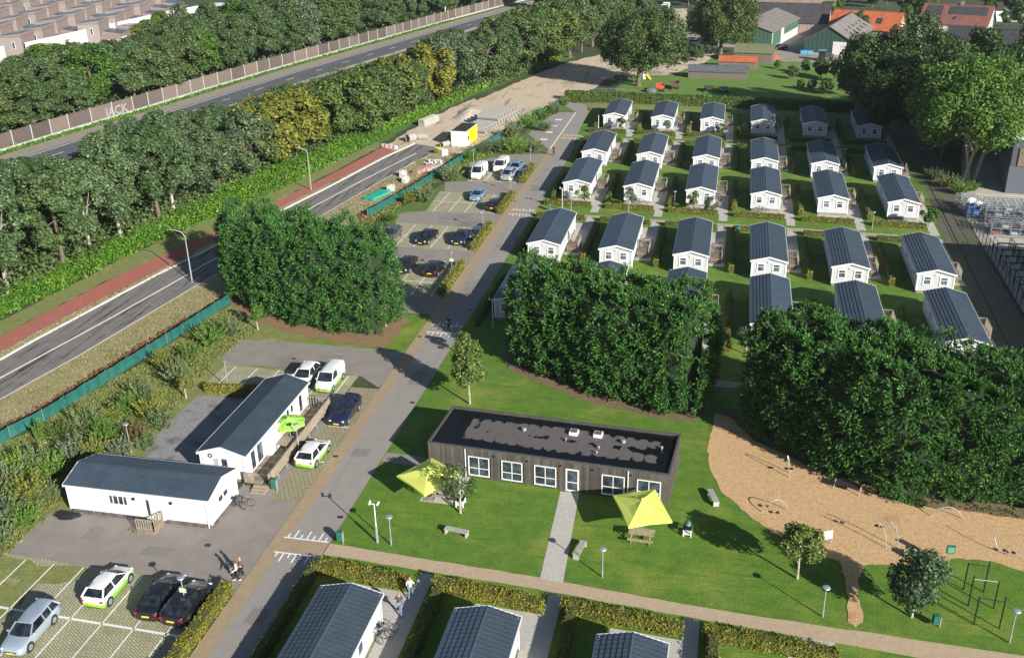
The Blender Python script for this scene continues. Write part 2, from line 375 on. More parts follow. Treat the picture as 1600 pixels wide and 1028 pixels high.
# holiday park lawn
sheet('park_lawn', [(-27.6, 20), (27.8, 20), (27.8, 216.5), (-29.5, 218.5), (-29.2, 180), (-27.6, 160)], 0.008, G_LAWN)
sheet('park_lawn_east', [(27.8, 20), (60, 20), (60, 92), (29.5, 92), (31.2, 216), (27.8, 216)], 0.008, G_LAWN2)
sheet('playing_lawn', [(-27.5, 57.9), (-11.0, 57.0), (8.6, 55.9), (8.2, 66), (1.0, 80), (-22, 92.5), (-27.5, 92)], 0.016, G_LAWN)
# car park side
sheet('west_lawn', px((-60, 1100), (-60, 690), (17, 686), (70, 659), (168, 597), (263, 538), (361, 475), (420, 480), (640, 495), (640, 549), (400, 600), (300, 640), (250, 720), (120, 830), (60, 870), (120, 1100)), 0.010, G_ROUGH, 0.4)
sheet('car_park_lawn', [(-32, 98), (-33, 106.2), (-41, 106.2), (-42, 120), (-47, 130.5), (-49, 134), (-44.8, 153), (-46, 156), (-44, 172), (-38.5, 187), (-40, 208), (-36, 214), (-31, 214), (-31.6, 98)], 0.010, G_LAWN2)
sheet('lane_side_lawn', [(-44, 91.4), (-31.8, 91.2), (-31.8, 100.6), (-37.4, 101), (-42, 95.5)], 0.018, G_LAWN)
# -- lane
sheet('lane', [(-31.9, 20), (-27.45, 20), (-27.45, 172), (-28.6, 190), (-29.2, 208.3), (-31.9, 207.4)], 0.030, G_ASPH)
sheet('lane_strip', [(-31.95, 20), (-30.75, 20), (-30.75, 188), (-31.95, 188)], 0.036, G_TAN)
sheet('lane_end', px((902, 176), (921, 176), (915, 165), (890, 160), (882, 166)), 0.028, G_ASPH, 0.2)
sheet('crossing_paving', [(-31.9, 56.6), (-27.5, 56.6), (-27.5, 58.1), (-31.9, 58.1)], 0.042, G_TAN)
sheet('crossing_paving_north', [(-31.9, 138.7), (-27.5, 138.7), (-27.5, 140.3), (-31.9, 140.3)], 0.042, G_TAN)
sheet('crossing_paving_far', [(-31.9, 185.4), (-27.9, 185.4), (-27.9, 187.0), (-31.9, 187.0)], 0.042, G_TAN)
def comb(y, sgn, x0, x1):
    m = MB(); z0, z1 = 0.046, 0.050
    m.box(x0, x1, min(y, y+sgn*0.14), max(y, y+sgn*0.14), z0, z1)
    k = 0; x = x0+0.25
    while x < x1-0.1:
        L = 0.95 if k % 2 else 0.45
        a = (y+sgn*0.145); b = a+sgn*L; m.box(x, x+0.13, min(a, b), max(a, b), z0, z1); x += 0.5; k += 1
    o = m.build('crossing_marking', M_PAINT); o['kind'] = 'structure'
for yy in (57.3, 97.3, 139.5, 186.2):
    comb(yy+0.85, 1, -31.2, -27.6); comb(yy-0.85, -1, -31.2, -27.6)
# -- car park asphalt round the offices
sheet('office_asphalt', px((15, 862), (40, 835), (82, 798), (125, 800), (250, 780), (372, 772), (430, 779), (467, 785), (420, 852), (366, 926), (300, 914), (224, 898), (140, 888), (55, 876)), 0.014, G_ASPH2, 0.05)
sheet('office_yard', [(-37.6, 62.9), (-34.4, 62.9), (-34.4, 79), (-35.2, 81.5), (-37.6, 81.5)], 0.020, G_TILE2)
sheet('gravel_yard', px((228, 700), (262, 658), (312, 618), (390, 624), (380, 720), (300, 735), (228, 722)), 0.016, G_GRAVEL, 0.1)
sheet('lane_parking', [(-34.5, 62.9), (-31.93, 62.8), (-31.93, 82.6), (-34.8, 82.5)], 0.022, G_PAVER2)
sheet('access_road', px((348, 557), (362, 540), (378, 530), (450, 534), (635, 550), (632, 560), (592, 606), (565, 588), (480, 578), (400, 571), (350, 571)), 0.020, G_ASPH2, 0.03)
sheet('yard_parking', [(-49.5, 84.9), (-34.9, 84.9), (-34.9, 80.2), (-37.6, 80.2), (-49.5, 80.6)], 0.018, G_PAVER)
sheet('front_parking', [(-60, 52.2), (-51.5, 52.5), (-43.8, 52.15), (-38, 52.0), (-33.0, 51.9), (-33.0, 20), (-60, 20)], 0.020, G_PAVER, 0.05)
sheet('parking_grass', px((-10, 862), (22, 872), (60, 885), (140, 888), (120, 905), (60, 912), (20, 960), (-10, 975)), 0.026, G_ROUGH, 0.35)
sheet('wet_patch', px((82, 800), (95, 796), (122, 799), (128, 806), (112, 812), (92, 812), (83, 806)), 0.022, pm('wet_asphalt', (0.035, 0.032, 0.030), 0.35, var=0.2, mode='world'), 0.08, 0.6)
# -- lots up the lane: asphalt aisles and paver bays
sheet('aisle_south', [(-43.5, 106.1), (-31.9, 106.2), (-31.9, 101.0), (-36, 101.0), (-43.5, 103)], 0.014, G_ASPH2)
sheet('aisle_middle', [(-46, 122.8), (-31.9, 122.5), (-31.9, 116.2), (-42, 116.2), (-46, 117)], 0.014, G_ASPH2)
sheet('aisle_north', [(-48.0, 134.6), (-46.3, 132.2), (-31.9, 131.5), (-31.9, 138.3), (-43.8, 138.0), (-46.5, 137)], 0.014, G_ASPH2, 0.04)
sheet('aisle_far', [(-45.0, 153.4), (-43.6, 148.2), (-31.9, 147.4), (-31.9, 154.8), (-41.6, 154.4)], 0.014, G_ASPH2, 0.04)
sheet('aisle_end', [(-44.0, 165.3), (-41.5, 168.8), (-37.5, 172.0), (-31.9, 173.4), (-31.9, 164.0)], 0.014, G_ASPH2, 0.1)
LOTS = [[(-44.2, 122.4), (-32.6, 122.2), (-32.6, 131.6), (-46.4, 132.3)], [(-42.5, 106.0), (-32.4, 106.1), (-32.4, 116.4), (-42.5, 116.3)],
        [(-43.6, 137.9), (-32.8, 138.1), (-32.8, 147.5), (-44.4, 148.3)], [(-41.4, 154.3), (-32.8, 154.8), (-32.8, 164.1), (-43.9, 165.5)]]
for p in LOTS: sheet('parking_bays', p, 0.020, G_PAVER)
def stripe(x0, y0, x1, y1, w=0.10, z=0.030):
    a = Vector((x0, y0, z)); b = Vector((x1, y1, z)); m = MB(); m.beam(a, b, w, 0.006); o = m.build('bay_line', M_PAINT); o['kind'] = 'structure'
for k in range(7):
    x = -49.1+2.42*k
    stripe(x, 42.0, x, 52.0-0.1*(k > 4))
stripe(-52.0, 47.06, -33.2, 46.62, 0.20); stripe(-51.5, 42, -51.5, 51.0)
for k in range(5): stripe(-43.3+2.42*k, 122.6, -43.3+2.42*k, 131.7)
stripe(-43.8, 127.1, -33.0, 126.9)
for k in range(4): stripe(-40.9+2.42*k, 106.3, -40.9+2.42*k, 116.2)
stripe(-42, 110.6, -33.0, 110.5)
for k in range(5): stripe(-42.6+2.42*k, 138.2, -42.6+2.42*k, 147.8)
stripe(-44, 143.0, -33.2, 142.8)
for k in range(4): stripe(-41.0+2.42*k, 154.6, -41.0+2.42*k, 164.3)
stripe(-42.5, 159.6, -33.2, 159.4)
for x in (-48.2, -45.8, -43.4, -38.3, -35.9): stripe(x, 80.4, x, 84.7)
for y in (68.9, 74.9): stripe(-34.2, y, -32.2, y)
# lot at the top of the lane
sheet('top_lot', [(-35.6, 206.6), (-31.9, 207.2), (-31.9, 176.4), (-37.9, 187.3), (-37.4, 198)], 0.020, G_ASPH)
stripe(-31.75, 176.6, -31.75, 207.0, 0.22, 0.042)
for y in (183.5, 189.2, 194.6, 200.0):
    o = MB().box(-34.8, -33.5, y-0.55, y+0.55, 0.026, 0.030).build('bay_marking', M_PAINT); o['kind'] = 'structure'
# -- paths
sheet('sand_footpath', [(-27.5, 58.15), (-12.2, 57.2), (-1.0, 56.15), (5.6, 55.8), (20.5, 55.2), (60, 53), (60, 51.4), (14, 53.75), (0, 54.85), (-12, 55.9), (-27.5, 56.75)], 0.030, G_SAND, 0.05, 1.0)
sheet('row_path_north', [(-28.0, 187.0), (23, 184.1), (23, 183.0), (-28.0, 185.9)], 0.024, G_PATH2, 0.06)
sheet('row_path_middle', [(-27.5, 140.2), (27.2, 137.5), (27.2, 136.4), (-27.5, 139.1)], 0.024, G_PATH2, 0.06)
sheet('row_path_south', [(-3, 90.4), (6, 90.0), (6, 88.6), (-3, 89.0)], 0.024, G_PATH2, 0.06)
sheet('door_path', [(-11.1, 56.95), (-9.4, 56.9), (-9.95, 68.2), (-11.5, 68.2)], 0.034, G_TILE)
sheet('side_path', [(-27.4, 71.4), (-22.9, 71.2), (-22.9, 69.8), (-27.4, 69.9)], 0.034, G_TILE2)
# -- playground
sheet('playground_chips', px((1118, 645), (1145, 655), (1180, 690), (1215, 705), (1290, 742), (1350, 755), (1385, 775), (1440, 790), (1600, 812), (1700, 830), (1700, 930), (1600, 893), (1560, 880), (1500, 872), (1440, 880), (1350, 884), (1340, 905), (1343, 940), (1348, 972), (1336, 980), (1324, 972), (1325, 940), (1322, 905), (1312, 878), (1262, 862), (1205, 832), (1165, 800), (1128, 770), (1110, 735), (1105, 700)), 0.040, G_CHIP, 0.11, 0.6)
sheet('playground_soil', px((1110, 640), (1160, 640), (1250, 690), (1400, 760), (1600, 790), (1700, 800), (1700, 850), (1600, 830), (1440, 800), (1385, 790), (1330, 765), (1215, 715), (1145, 668)), 0.032, G_SOIL, 0.25, 0.9)
sheet('mulch_left', px((352, 466), (380, 490), (440, 518), (520, 535), (600, 545), (622, 522), (640, 500), (600, 480), (400, 440)), 0.028, G_MULCH, 0.35, 0.9)
sheet('mulch_middle', px((785, 545), (798, 580), (930, 632), (1035, 655), (1085, 660), (1100, 650), (1080, 600), (850, 540)), 0.028, G_SOIL, 0.2, 0.9)
# -- dirt strips in the woods and the site road
sheet('cycle_bank', px((-200, 640), (0, 526), (87, 480), (175, 435), (245, 405), (326, 367), (440, 311), (598, 228), (590, 222), (430, 298), (300, 352), (160, 420), (0, 502), (-200, 600)), 0.014, G_ROUGH, 0.3)
sheet('verge_west', px((-200, 670), (0, 549), (105, 493), (210, 441), (326, 381), (453, 316), (616, 235), (650, 222), (645, 232), (602, 248), (507, 298), (463, 320), (326, 392), (245, 432), (52, 535), (0, 566), (-200, 690)), 0.012, G_DRY, 0.1)
sheet('cycle_path', px((-200, 640), (0, 526), (87.5, 480.6), (175, 435.5), (245, 403), (326, 366), (440, 311), (523, 270), (598, 230.5), (616.6, 235), (540, 274), (453, 316), (326, 381.5), (210, 441.4), (105, 493), (0, 549), (-200, 668)), 0.022, G_RED)
sheet('site_road', px((-200, 694), (0, 564), (52.5, 534), (245, 431), (326, 391), (463, 319), (507.5, 297), (602, 247), (650, 225), (690, 232), (648, 253), (565, 301), (522, 326), (294, 454), (126, 554), (0, 624), (-200, 760)), 0.026, G_ROAD)
sheet('verge_east', px((-200, 760), (0, 624), (126, 554), (294, 454), (522, 326), (565, 301), (648, 253), (678, 235), (720, 215), (760, 222), (717, 254), (688, 274), (636, 306), (580, 337), (361, 473), (263, 536), (168, 596), (70, 657), (17, 684), (-200, 830)), 0.012, G_DRY, 0.1)
sheet('dirt_road', px((616, 236), (648, 226), (700, 185), (740, 160), (800, 133), (850, 112), (880, 100), (940, 85), (1000, 62), (1030, 40), (1046, 14), (1075, 14), (1070, 50), (1120, 80), (1100, 100), (1040, 118), (960, 118), (918, 144), (885, 152), (850, 168), (800, 196), (770, 222), (720, 240), (690, 236), (650, 252), (620, 268)), 0.018, G_DIRT, 0.5, 2.0)
sheet('far_track', px((985, 100), (1080, 96), (1120, 80), (1120, 62), (1070, 50), (1000, 75)), 0.022, G_TERR, 0.3)
sheet('bank_grass', px((560, 245), (600, 222), (640, 198), (700, 168), (740, 150), (800, 126), (850, 106), (900, 90), (880, 78), (800, 100), (700, 140), (600, 190), (540, 225)), 0.010, G_LAWN2, 0.4)
sheet('dirt_shoulder', px((600, 232), (625, 214), (660, 193), (700, 172), (740, 154), (760, 165), (700, 200), (660, 230), (630, 240)), 0.015, G_DIRT, 0.4)
sheet('dirt_by_fence', px((700, 262), (740, 236), (800, 205), (850, 178), (860, 166), (800, 190), (740, 222), (690, 250)), 0.016, G_SOIL, 0.3)
# centre and edge lines of the site road, kerbs with gaps
MLINE = px((0, 591), (171.6, 498), (273, 441), (322, 412), (496, 320), (565, 283), (650, 240)); MLINE.insert(0, at(-180, 700))
m = MB()
for i in range(len(MLINE)-1): m.beam(MLINE[i]+Vector((0, 0, .034)), MLINE[i+1]+Vector((0, 0, .034)), 0.22, 0.006)
m.build('road_centre_line', M_PAINT)['kind'] = 'structure'
ELINE = px((0, 624), (126, 554), (294, 454), (522, 326), (565, 301), (648, 253)); ELINE.insert(0, at(-180, 745))
m = MB()
for i in range(len(ELINE)-1): m.beam(ELINE[i]+Vector((0, 0, .034)), ELINE[i+1]+Vector((0, 0, .034)), 0.14, 0.01)
m.build('road_edge_line', M_KERB)['kind'] = 'structure'
def polyline_pts(P, step):
    out = []; 
    for i in range(len(P)-1):
        n = max(1, int((P[i+1]-P[i]).length/step))
        for k in range(n): out.append(P[i].lerp(P[i+1], k/n))
    out.append(P[-1]); return out
KL = px((-180, 670), (0, 563), (52.5, 533), (245, 430), (326, 390), (463, 318), (507.5, 296), (602, 246), (648, 225))
kp = polyline_pts(KL, 3.0); kr = thing('road_kerb', 'white concrete kerb of long sections along the red cycle path side of the unfinished road', 'kerb', (0, 0, 0))
kme = None
for i in range(0, len(kp)-1):
    a, b = kp[i], kp[i+1]; d = (b-a); 
    MB().beam(a+d.normalized()*0.06+Vector((0, 0, .09)), b-d.normalized()*0.06+Vector((0, 0, .09)), 0.26, 0.16).build('kerbstone', M_KERB, kr)
# -- motorway behind the trees
SCR = [Vector((x, y, 0)) for x, y in ((-152, 50), (-142, 105), (-136.5, 140), (-132.8, 164.1), (-130.4, 178.2), (-126.8, 196), (-122.7, 220), (-117.9, 246.1), (-113.2, 267.7), (-105.3, 303.1), (-96.6, 342.6), (-85.8, 386.4), (-70, 440), (-45, 510))]
def offs(P, d):
    out = []
    for i, p in enumerate(P):
        t = (P[min(i+1, len(P)-1)]-P[max(i-1, 0)]).normalized(); out.append(p+Vector((t.y, -t.x, 0))*d)
    return out
def band(name, d0, d1, z, mat): return sheet(name, offs(SCR, d0)+offs(SCR, d1)[::-1], z, mat)
band('motorway_grass_edge', 0, 2.6, 0.012, G_LAWN2); band('motorway_shoulder', 2.6, 7.4, 0.012, G_VERGE)
band('motorway', 7.4, 16.2, 0.020, G_MWAY); band('motorway_gravel_edge', 16.2, 18.4, 0.012, G_PATH2)
band('motorway_line', 8.0, 8.25, 0.030, M_PAINT)
dl = polyline_pts(offs(SCR, 12.0), 3.0)
for i in range(0, len(dl)-1, 4):
    o = MB().beam(dl[i]+Vector((0, 0, .03)), dl[i+1]+Vector((0, 0, .03)), 0.2, 0.006).build('motorway_dash', M_PAINT); o['kind'] = 'structure'
# -- farm land, service road and yard
sheet('pasture', px((975, 152), (960, 140), (1000, 112), (1060, 104), (1090, 90), (1200, 85), (1320, 92), (1330, 172), (1100, 163)), 0.012, G_PASTURE, 0.4)
sheet('strip_behind_homes', [(-33, 212), (25, 208.5), (25, 213.5), (-33, 217)], 0.020, G_ROUGH, 0.3)
sheet('farm_yard', px((1190, 95), (1330, 100), (1340, 70), (1270, 20), (1215, 30), (1190, 60), (1160, 95)), 0.020, G_TERR)
sheet('service_track', [(28.4, 96), (32.6, 96), (33.2, 140), (33.2, 152), (35.5, 163), (35, 200), (29.5, 200), (30.5, 165), (29.0, 140)], 0.020, G_TRACK, 0.15)
sheet('concrete_yard', [(33.3, 60), (75, 60), (75, 190), (40.5, 190), (35.6, 163), (33.4, 150)], 0.020, G_CONC)
o = MB().beam((36, 158.8, .03), (60, 158.2, .03), 0.15, 0.006).build('yard_line', M_PAINT); o['kind'] = 'structure'
# repairs, drains and oil in the asphalt
M_PATCH = ground_mat('asphalt_patch', (0.195, 0.178, 0.160), (0.235, 0.215, 0.195), None, s2=2.0, s3=20, f2=0.3, bump=0.4)
for (x0, y0, x1, y1) in ((-30.4, 70.3, -28.9, 71.6), (-29.6, 84.0, -28.2, 87.1), (-30.2, 108.0, -28.8, 110.0), (-29.9, 124.3, -27.9, 125.2), (-30.3, 150.5, -28.9, 153.6), (-30.0, 48.6, -28.6, 50.2), (-41.0, 54.2, -38.9, 55.3), (-46.6, 55.2, -45.4, 56.8), (-40.2, 88.0, -38.0, 89.1), (-38.4, 119.0, -36.9, 120.3), (-40.8, 134.6, -39.0, 135.8)):
    sheet('asphalt_repair', [(x0, y0), (x1, y0+0.05), (x1-0.03, y1), (x0+0.04, y1)], 0.0335, M_PATCH)
M_DRAIN = pm('cast_iron', (0.055, 0.052, 0.050), 0.6, 0.4, var=0.2)
for (x, y) in ((-27.9, 61.5), (-27.9, 80.5), (-27.9, 103), (-27.9, 128), (-27.9, 152), (-31.6, 70), (-31.6, 95), (-31.6, 145), (-36.5, 56.2), (-43.0, 87.5)):
    m = MB(); m.box(x-0.22, x+0.22, y-0.16, y+0.16, 0.034, 0.040)
    for q in range(5): m.box(x-0.19, x+0.19, y-0.13+0.06*q, y-0.105+0.06*q, 0.040, 0.047)
    m.build('drain_cover', M_DRAIN)['kind'] = 'structure'
# ------------------------------------------------------------------ leaf materials
L_DARK = leaf_mat('leaf_dark', (0.050, 0.094, 0.030), (0.085, 0.138, 0.046), (0.13, 0.17, 0.07), spread=0.55)
L_POP = leaf_mat('leaf_poplar', (0.060, 0.110, 0.042), (0.100, 0.155, 0.062), (0.18, 0.23, 0.12), spread=0.6)
L_MID = leaf_mat('leaf_mid', (0.055, 0.092, 0.028), (0.092, 0.135, 0.040), (0.14, 0.16, 0.05), spread=0.55)
L_OLIVE = leaf_mat('leaf_olive', (0.066, 0.118, 0.028), (0.115, 0.162, 0.034), (0.20, 0.19, 0.04), spread=0.5)
L_YELL = leaf_mat('leaf_yellowing', (0.11, 0.145, 0.022), (0.20, 0.195, 0.028), (0.28, 0.20, 0.03), spread=0.5, nscale=0.6)
L_SILV = leaf_mat('leaf_silver', (0.090, 0.130, 0.068), (0.155, 0.195, 0.112), (0.27, 0.30, 0.20), spread=0.6)
L_BRIGHT = leaf_mat('leaf_bright', (0.050, 0.115, 0.016), (0.085, 0.165, 0.022), (0.13, 0.20, 0.04), spread=0.6, nscale=0.5)
L_CONIF = leaf_mat('leaf_conifer', (0.034, 0.108, 0.020), (0.068, 0.170, 0.030), (0.13, 0.24, 0.055), trans=0.12, spread=0.7, nscale=0.6)
L_HEDGE = leaf_mat('leaf_hedge_golden', (0.155, 0.180, 0.020), (0.27, 0.235, 0.030), (0.35, 0.23, 0.04), spread=0.4, nscale=1.3)
L_HEDGE2 = leaf_mat('leaf_hedge_green', (0.075, 0.110, 0.020), (0.14, 0.15, 0.03), (0.20, 0.13, 0.03), spread=0.55, nscale=1.0)
L_HEDGE3 = leaf_mat('leaf_hedge_laurel', (0.040, 0.095, 0.016), (0.07, 0.14, 0.025), (0.12, 0.18, 0.04), spread=0.55, nscale=0.8)
L_GRASSY = leaf_mat('leaf_rough_grass', (0.20, 0.205, 0.055), (0.13, 0.18, 0.035), (0.34, 0.30, 0.13), spread=0.4, nscale=0.4)
L_WEED = leaf_mat('leaf_weeds', (0.060, 0.165, 0.012), (0.115, 0.225, 0.018), (0.20, 0.24, 0.03), spread=0.6, nscale=0.25)
L_DRYG = leaf_mat('leaf_dry_grass', (0.32, 0.27, 0.14), (0.22, 0.23, 0.08), (0.42, 0.36, 0.22), spread=0.4, nscale=0.3)
L_RUST = leaf_mat('leaf_rust', (0.21, 0.085, 0.045), (0.26, 0.11, 0.06), (0.10, 0.14, 0.04), spread=0.5, nscale=0.5)
L_WILLOW = leaf_mat('leaf_willow', (0.062, 0.105, 0.046), (0.105, 0.148, 0.062), (0.21, 0.22, 0.08), spread=0.6, nscale=0.5)
L_BRONZE = leaf_mat('leaf_bronze', (0.13, 0.085, 0.035), (0.19, 0.12, 0.05), (0.10, 0.13, 0.03), spread=0.5)
M_BARK = pm('bark', (0.16, 0.125, 0.09), 0.9, var=0.3, scale=3, bump=0.5)
M_BARKP = pm('bark_pale', (0.46, 0.42, 0.34), 0.85, var=0.25, scale=3, c2=(0.20, 0.18, 0.14), bump=0.4)
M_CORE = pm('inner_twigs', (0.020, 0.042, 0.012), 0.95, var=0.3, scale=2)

def crown_mesh(name, mat, rx, rz, z0, nl=18, n=5000, size=0.36, lobe=0.36, seed=1, cone=0.0, droop=0.0, stretch=1.0, hollow=0.45):
    r = np.random.default_rng(seed); c = np.array([0, 0, z0+rz])
    u = r.normal(0, 1, (nl, 3)); u /= np.linalg.norm(u, axis=1)[:, None]; u *= r.uniform(0.45, 0.78, nl)[:, None]
    u[:, 2] = np.where(u[:, 2] < -0.6, u[:, 2]*0.6, u[:, 2])
    if cone:
        k = 1-cone*(u[:, 2]+1)/2; u[:, 0] *= k; u[:, 1] *= k
    u = np.vstack([u, [[0, 0, 0.55], [0, 0, 0.0]]]); nl += 2
    C = c+u*np.array([rx, rx, rz]); rr = lobe*rx*r.uniform(0.7, 1.25, nl)
    if cone: rr *= 1-0.5*cone*(u[:, 2]+1)/2
    i = r.choice(nl, n, p=rr**2/np.sum(rr**2)); d = r.normal(0, 1, (n, 3)); d[:, 2] += 0.25
    out = (C[i]-c)/np.array([rx, rx, rz]); d += out*1.1
    d /= np.linalg.norm(d, axis=1)[:, None]
    P = C[i]+d*(rr[i]*(0.42+0.72*r.uniform(0, 1, n)**0.7))[:, None]*np.array([1, 1, stretch])+r.normal(0, 0.05*rx, (n, 3))*(r.uniform(0, 1, n) < 0.25)[:, None]
    q = np.linalg.norm((P-c)/np.array([rx, rx, rz]), axis=1); k = q > hollow; P = P[k]; d = d[k]
    k = P[:, 2] > z0*0.75; P = P[k]; d = d[k]
    V = leaves(P, d+np.array([0, 0, 0.25]), size, 0.55, 1.5, droop, r)
    return quads_mesh(name, V, mat), C
def trunk_mesh(name, mat, h, r0, C, lean=0.0, nlimb=9, seed=1, fork=None):
    r = random.Random(seed); m = MB(); fork = fork or h*0.45
    top = (lean, 0, h); P = [(0, 0, -0.1), (lean*0.2, 0.05*h*0.1, h*0.25), (lean*0.5, 0, h*0.5), (lean*0.8, 0, h*0.75), top]
    R_ = [r0*1.25, r0*0.85, r0*0.68, r0*0.42, r0*0.12]
    for i in range(4): m.tube(P[i], P[i+1], R_[i], R_[i+1], 8, i == 0)
    for c in list(C)[:nlimb]:
        t = r.uniform(0.28, 0.7); a = Vector((lean*t, 0, h*t)); b = Vector(c); mid = a.lerp(b, 0.5)+Vector((0, 0, 0.1*h*r.uniform(0, 0.4)))
        m.path([a, mid, b], [r0*0.42, r0*0.25, r0*0.07], 6)
    return m.mesh(name, mat, True)
PROTO = {}
def proto(kind, mat, rx, rz, z0, trunk, r0, bark, nv=2, **kw):
    L = []
    for k in range(nv):
        cm, C = crown_mesh('crown', mat, rx, rz, z0, seed=len(PROTO)*10+k+1, **kw)
        tm = trunk_mesh('trunk', bark, trunk, r0, C, lean=0.3*(k-0.5), seed=k)
        L.append((cm, tm, z0+2*rz))
    PROTO[kind] = L
proto('broad', L_MID, 4.2, 6.2, 0.6, 11, 0.26, M_BARK, 3, nl=54, n=12500, size=0.30, lobe=0.24)
proto('dark', L_DARK, 4.1, 7.7, 0.4, 13.5, 0.24, M_BARK, 3, nl=60, n=14000, size=0.30, lobe=0.24)
proto('poplar', L_POP, 3.5, 7.5, 1.5, 15, 0.20, M_BARKP, 3, nl=60, n=14000, size=0.27, lobe=0.25, stretch=1.4)
proto('olive', L_OLIVE, 3.8, 4.3, 0.3, 7, 0.16, M_BARK, 3, nl=44, n=11000, size=0.26, lobe=0.25)
proto('yellow', L_YELL, 3.0, 3.6, 0.3, 6, 0.14, M_BARK, 2, nl=36, n=9000, size=0.24, lobe=0.26)
proto('silver', L_SILV, 3.8, 6.6, 0.6, 12, 0.24, M_BARKP, 2, nl=56, n=14000, size=0.26, lobe=0.24, stretch=1.35)
proto('willow', L_WILLOW, 3.5, 5.0, 0.3, 8, 0.2, M_BARK, 2, nl=46, n=11000, size=0.26, lobe=0.25, stretch=1.2)
proto('bronze', L_BRONZE, 3.0, 3.4, 0.3, 5, 0.14, M_BARK, 1, nl=30, n=8000, size=0.24, lobe=0.26)
proto('bright', L_BRIGHT, 3.8, 5.4, 1.0, 10, 0.22, M_BARK, 2, nl=50, n=12000, size=0.27, lobe=0.25)
FOREST_WORDS = {
 'broad': 'mid green round tree', 'dark': 'tall dark green tree', 'poplar': 'dark green pale trunked tree', 'olive': 'low olive green tree',
 'yellow': 'small yellow leaved tree', 'silver': 'silver grey leaved tree', 'willow': 'loose grey green tree', 'bronze': 'small bronze brown tree', 'bright': 'bright green round tree'}
def tree(kind, x, y, h, wide=1.0, label=None, group=None, cat='tree', name='tree', k=None):
    L = PROTO[kind]; cm, tm, H0 = L[rng.randrange(len(L)) if k is None else k]
    s = h/H0; t = thing(name, label or FOREST_WORDS[kind], cat, (x, y, 0), rng.uniform(0, 6.28), group)
    t.scale = (s*wide, s*wide, s)
    link('trunk', tm, t); link('crown', cm, t); return t

def interp(tab, x):
    if x <= tab[0][0]: return tab[0][1]
    for (a, b), (c, d) in zip(tab, tab[1:]):
        if x <= c: return b+(d-b)*(x-a)/(c-a)
    return tab[-1][1]
def cap_height(x, y, tab, hmax):
    """how tall a tree can stand here under the skyline the survey picture shows"""
    lo, hi = 0.5, hmax
    u, v = proj((x, y, hi))
    if v >= interp(tab, u): return hi
    for _ in range(18):
        m_ = (lo+hi)/2; u, v = proj((x, y, m_))
        if v >= interp(tab, u): lo = m_
        else: hi = m_
    return lo
# wood between the site road and the motorway
SKY1 = [(-300, 250), (0, 246), (60, 236), (100, 244), (120, 232), (150, 198), (200, 176), (250, 166), (300, 172), (335, 158), (370, 166), (395, 158), (425, 140), (470, 122), (500, 128), (540, 108), (600, 92), (650, 84), (672, 50), (705, 34), (735, 62), (770, 26), (800, 10), (830, 8), (900, -15), (960, -30)]
bankline = [(x, y) for x, y in ((-86, 60), (-84.5, 90), (-83, 105), (-81, 118), (-80, 132), (-77.5, 150), (-73.5, 168), (-68.5, 185), (-64.5, 202), (-60, 222), (-53.5, 238), (-47.5, 256), (-42, 272), (-38, 300), (-36, 330))]
def bank_x(y): return interp([(b, a) for a, b in bankline], y)
def screen_x(y): return interp([(p.y, p.x) for p in SCR], y)
GB = 'trees in the forest behind the noise screen'
GA = 'trees in the wood between the unfinished road and the motorway'
def zone1(y):
    return 0
spots = []
y = 62.0
while y < 400:
    step = 6.4 if y < 150 else (7.4 if y < 260 else 10.0)
    x = bank_x(y)-1.5; row = 0; far = screen_x(y)+19.5
    while x > far and row < (5 if y < 200 else 4):
        spots.append((x+rng.uniform(-1.2, 1.2), y+rng.uniform(-1.5, 1.5), row)); x -= rng.uniform(6.6, 8.2); row += 1
    y += step
def label_wood(items, zone_of, rows, group):
    """items: (u, kind, row, x, y, h, wide); each gets a label from its kind, its place from the left, its row and the landmark it stands by"""
    seen = {}
    for u, kind, row, x, y, h, wide in sorted(items, key=lambda q: q[0]):
        z = zone_of(u); rn = rows[min(row, len(rows)-1)]; key = (kind, z, rn); seen[key] = seen.get(key, 0)+1
        lab = '%s, %s %s, %s' % (FOREST_WORDS[kind], ORDN[min(19, seen[key]-1)]+' from left', rn, z)
        lab = lab if group != GB else lab.replace('at the left edge', 'at far left')
        tree(kind, x, y, h, wide, lab, group)
    print(group, len(items))
items = []
for x, y, row in spots:
    u, v = proj((x, y, 6))
    if u < -160 or v < -120: continue
    if u < 395: kind = rng.choices(['poplar', 'dark', 'broad'], [6, 3, 2])[0]; hm = 18.0
    elif u < 470: kind = rng.choices(['silver', 'broad', 'yellow', 'willow', 'bronze'], [1, 4, 4, 4, 1])[0]; hm = 13
    elif u < 690: kind = rng.choices(['olive', 'yellow', 'broad', 'dark', 'silver'], [7, 3, 5, 3, 1])[0]; hm = 14
    elif u < 780: kind = rng.choices(['silver', 'broad', 'willow'], [4, 3, 3])[0]; hm = 15
    else: kind = rng.choices(['broad', 'dark', 'olive', 'willow'], [4, 4, 2, 1])[0]; hm = 17
    if row == 0 and u < 300: kind = 'poplar' if rng.random() < 0.4 else 'dark'
    elif row == 0 and u < 400: kind = 'willow'; hm = 11
    h = cap_height(x, y, SKY1, hm*rng.uniform(0.88, 1.03))
    if h < 2.2: continue
    wide = 1.0 if kind in ('poplar', 'dark', 'silver') else 1.1
    wide = min(2.2, 1.18*wide*max(1.0, (12.0/h)**0.75))
    items.append((u, kind, row, x, y, h, wide))
label_wood(items, lambda u: 'at the left edge' if u < 110 else 'left of the bent lamp' if u < 240 else 'above the left conifers' if u < 400 else 'left of the path end' if u < 530 else 'beside the path end' if u < 640 else 'above the sand heap' if u < 780 else 'by the sandy road', ['of front row', 'of second row', 'of third row', 'near the motorway'], GA)
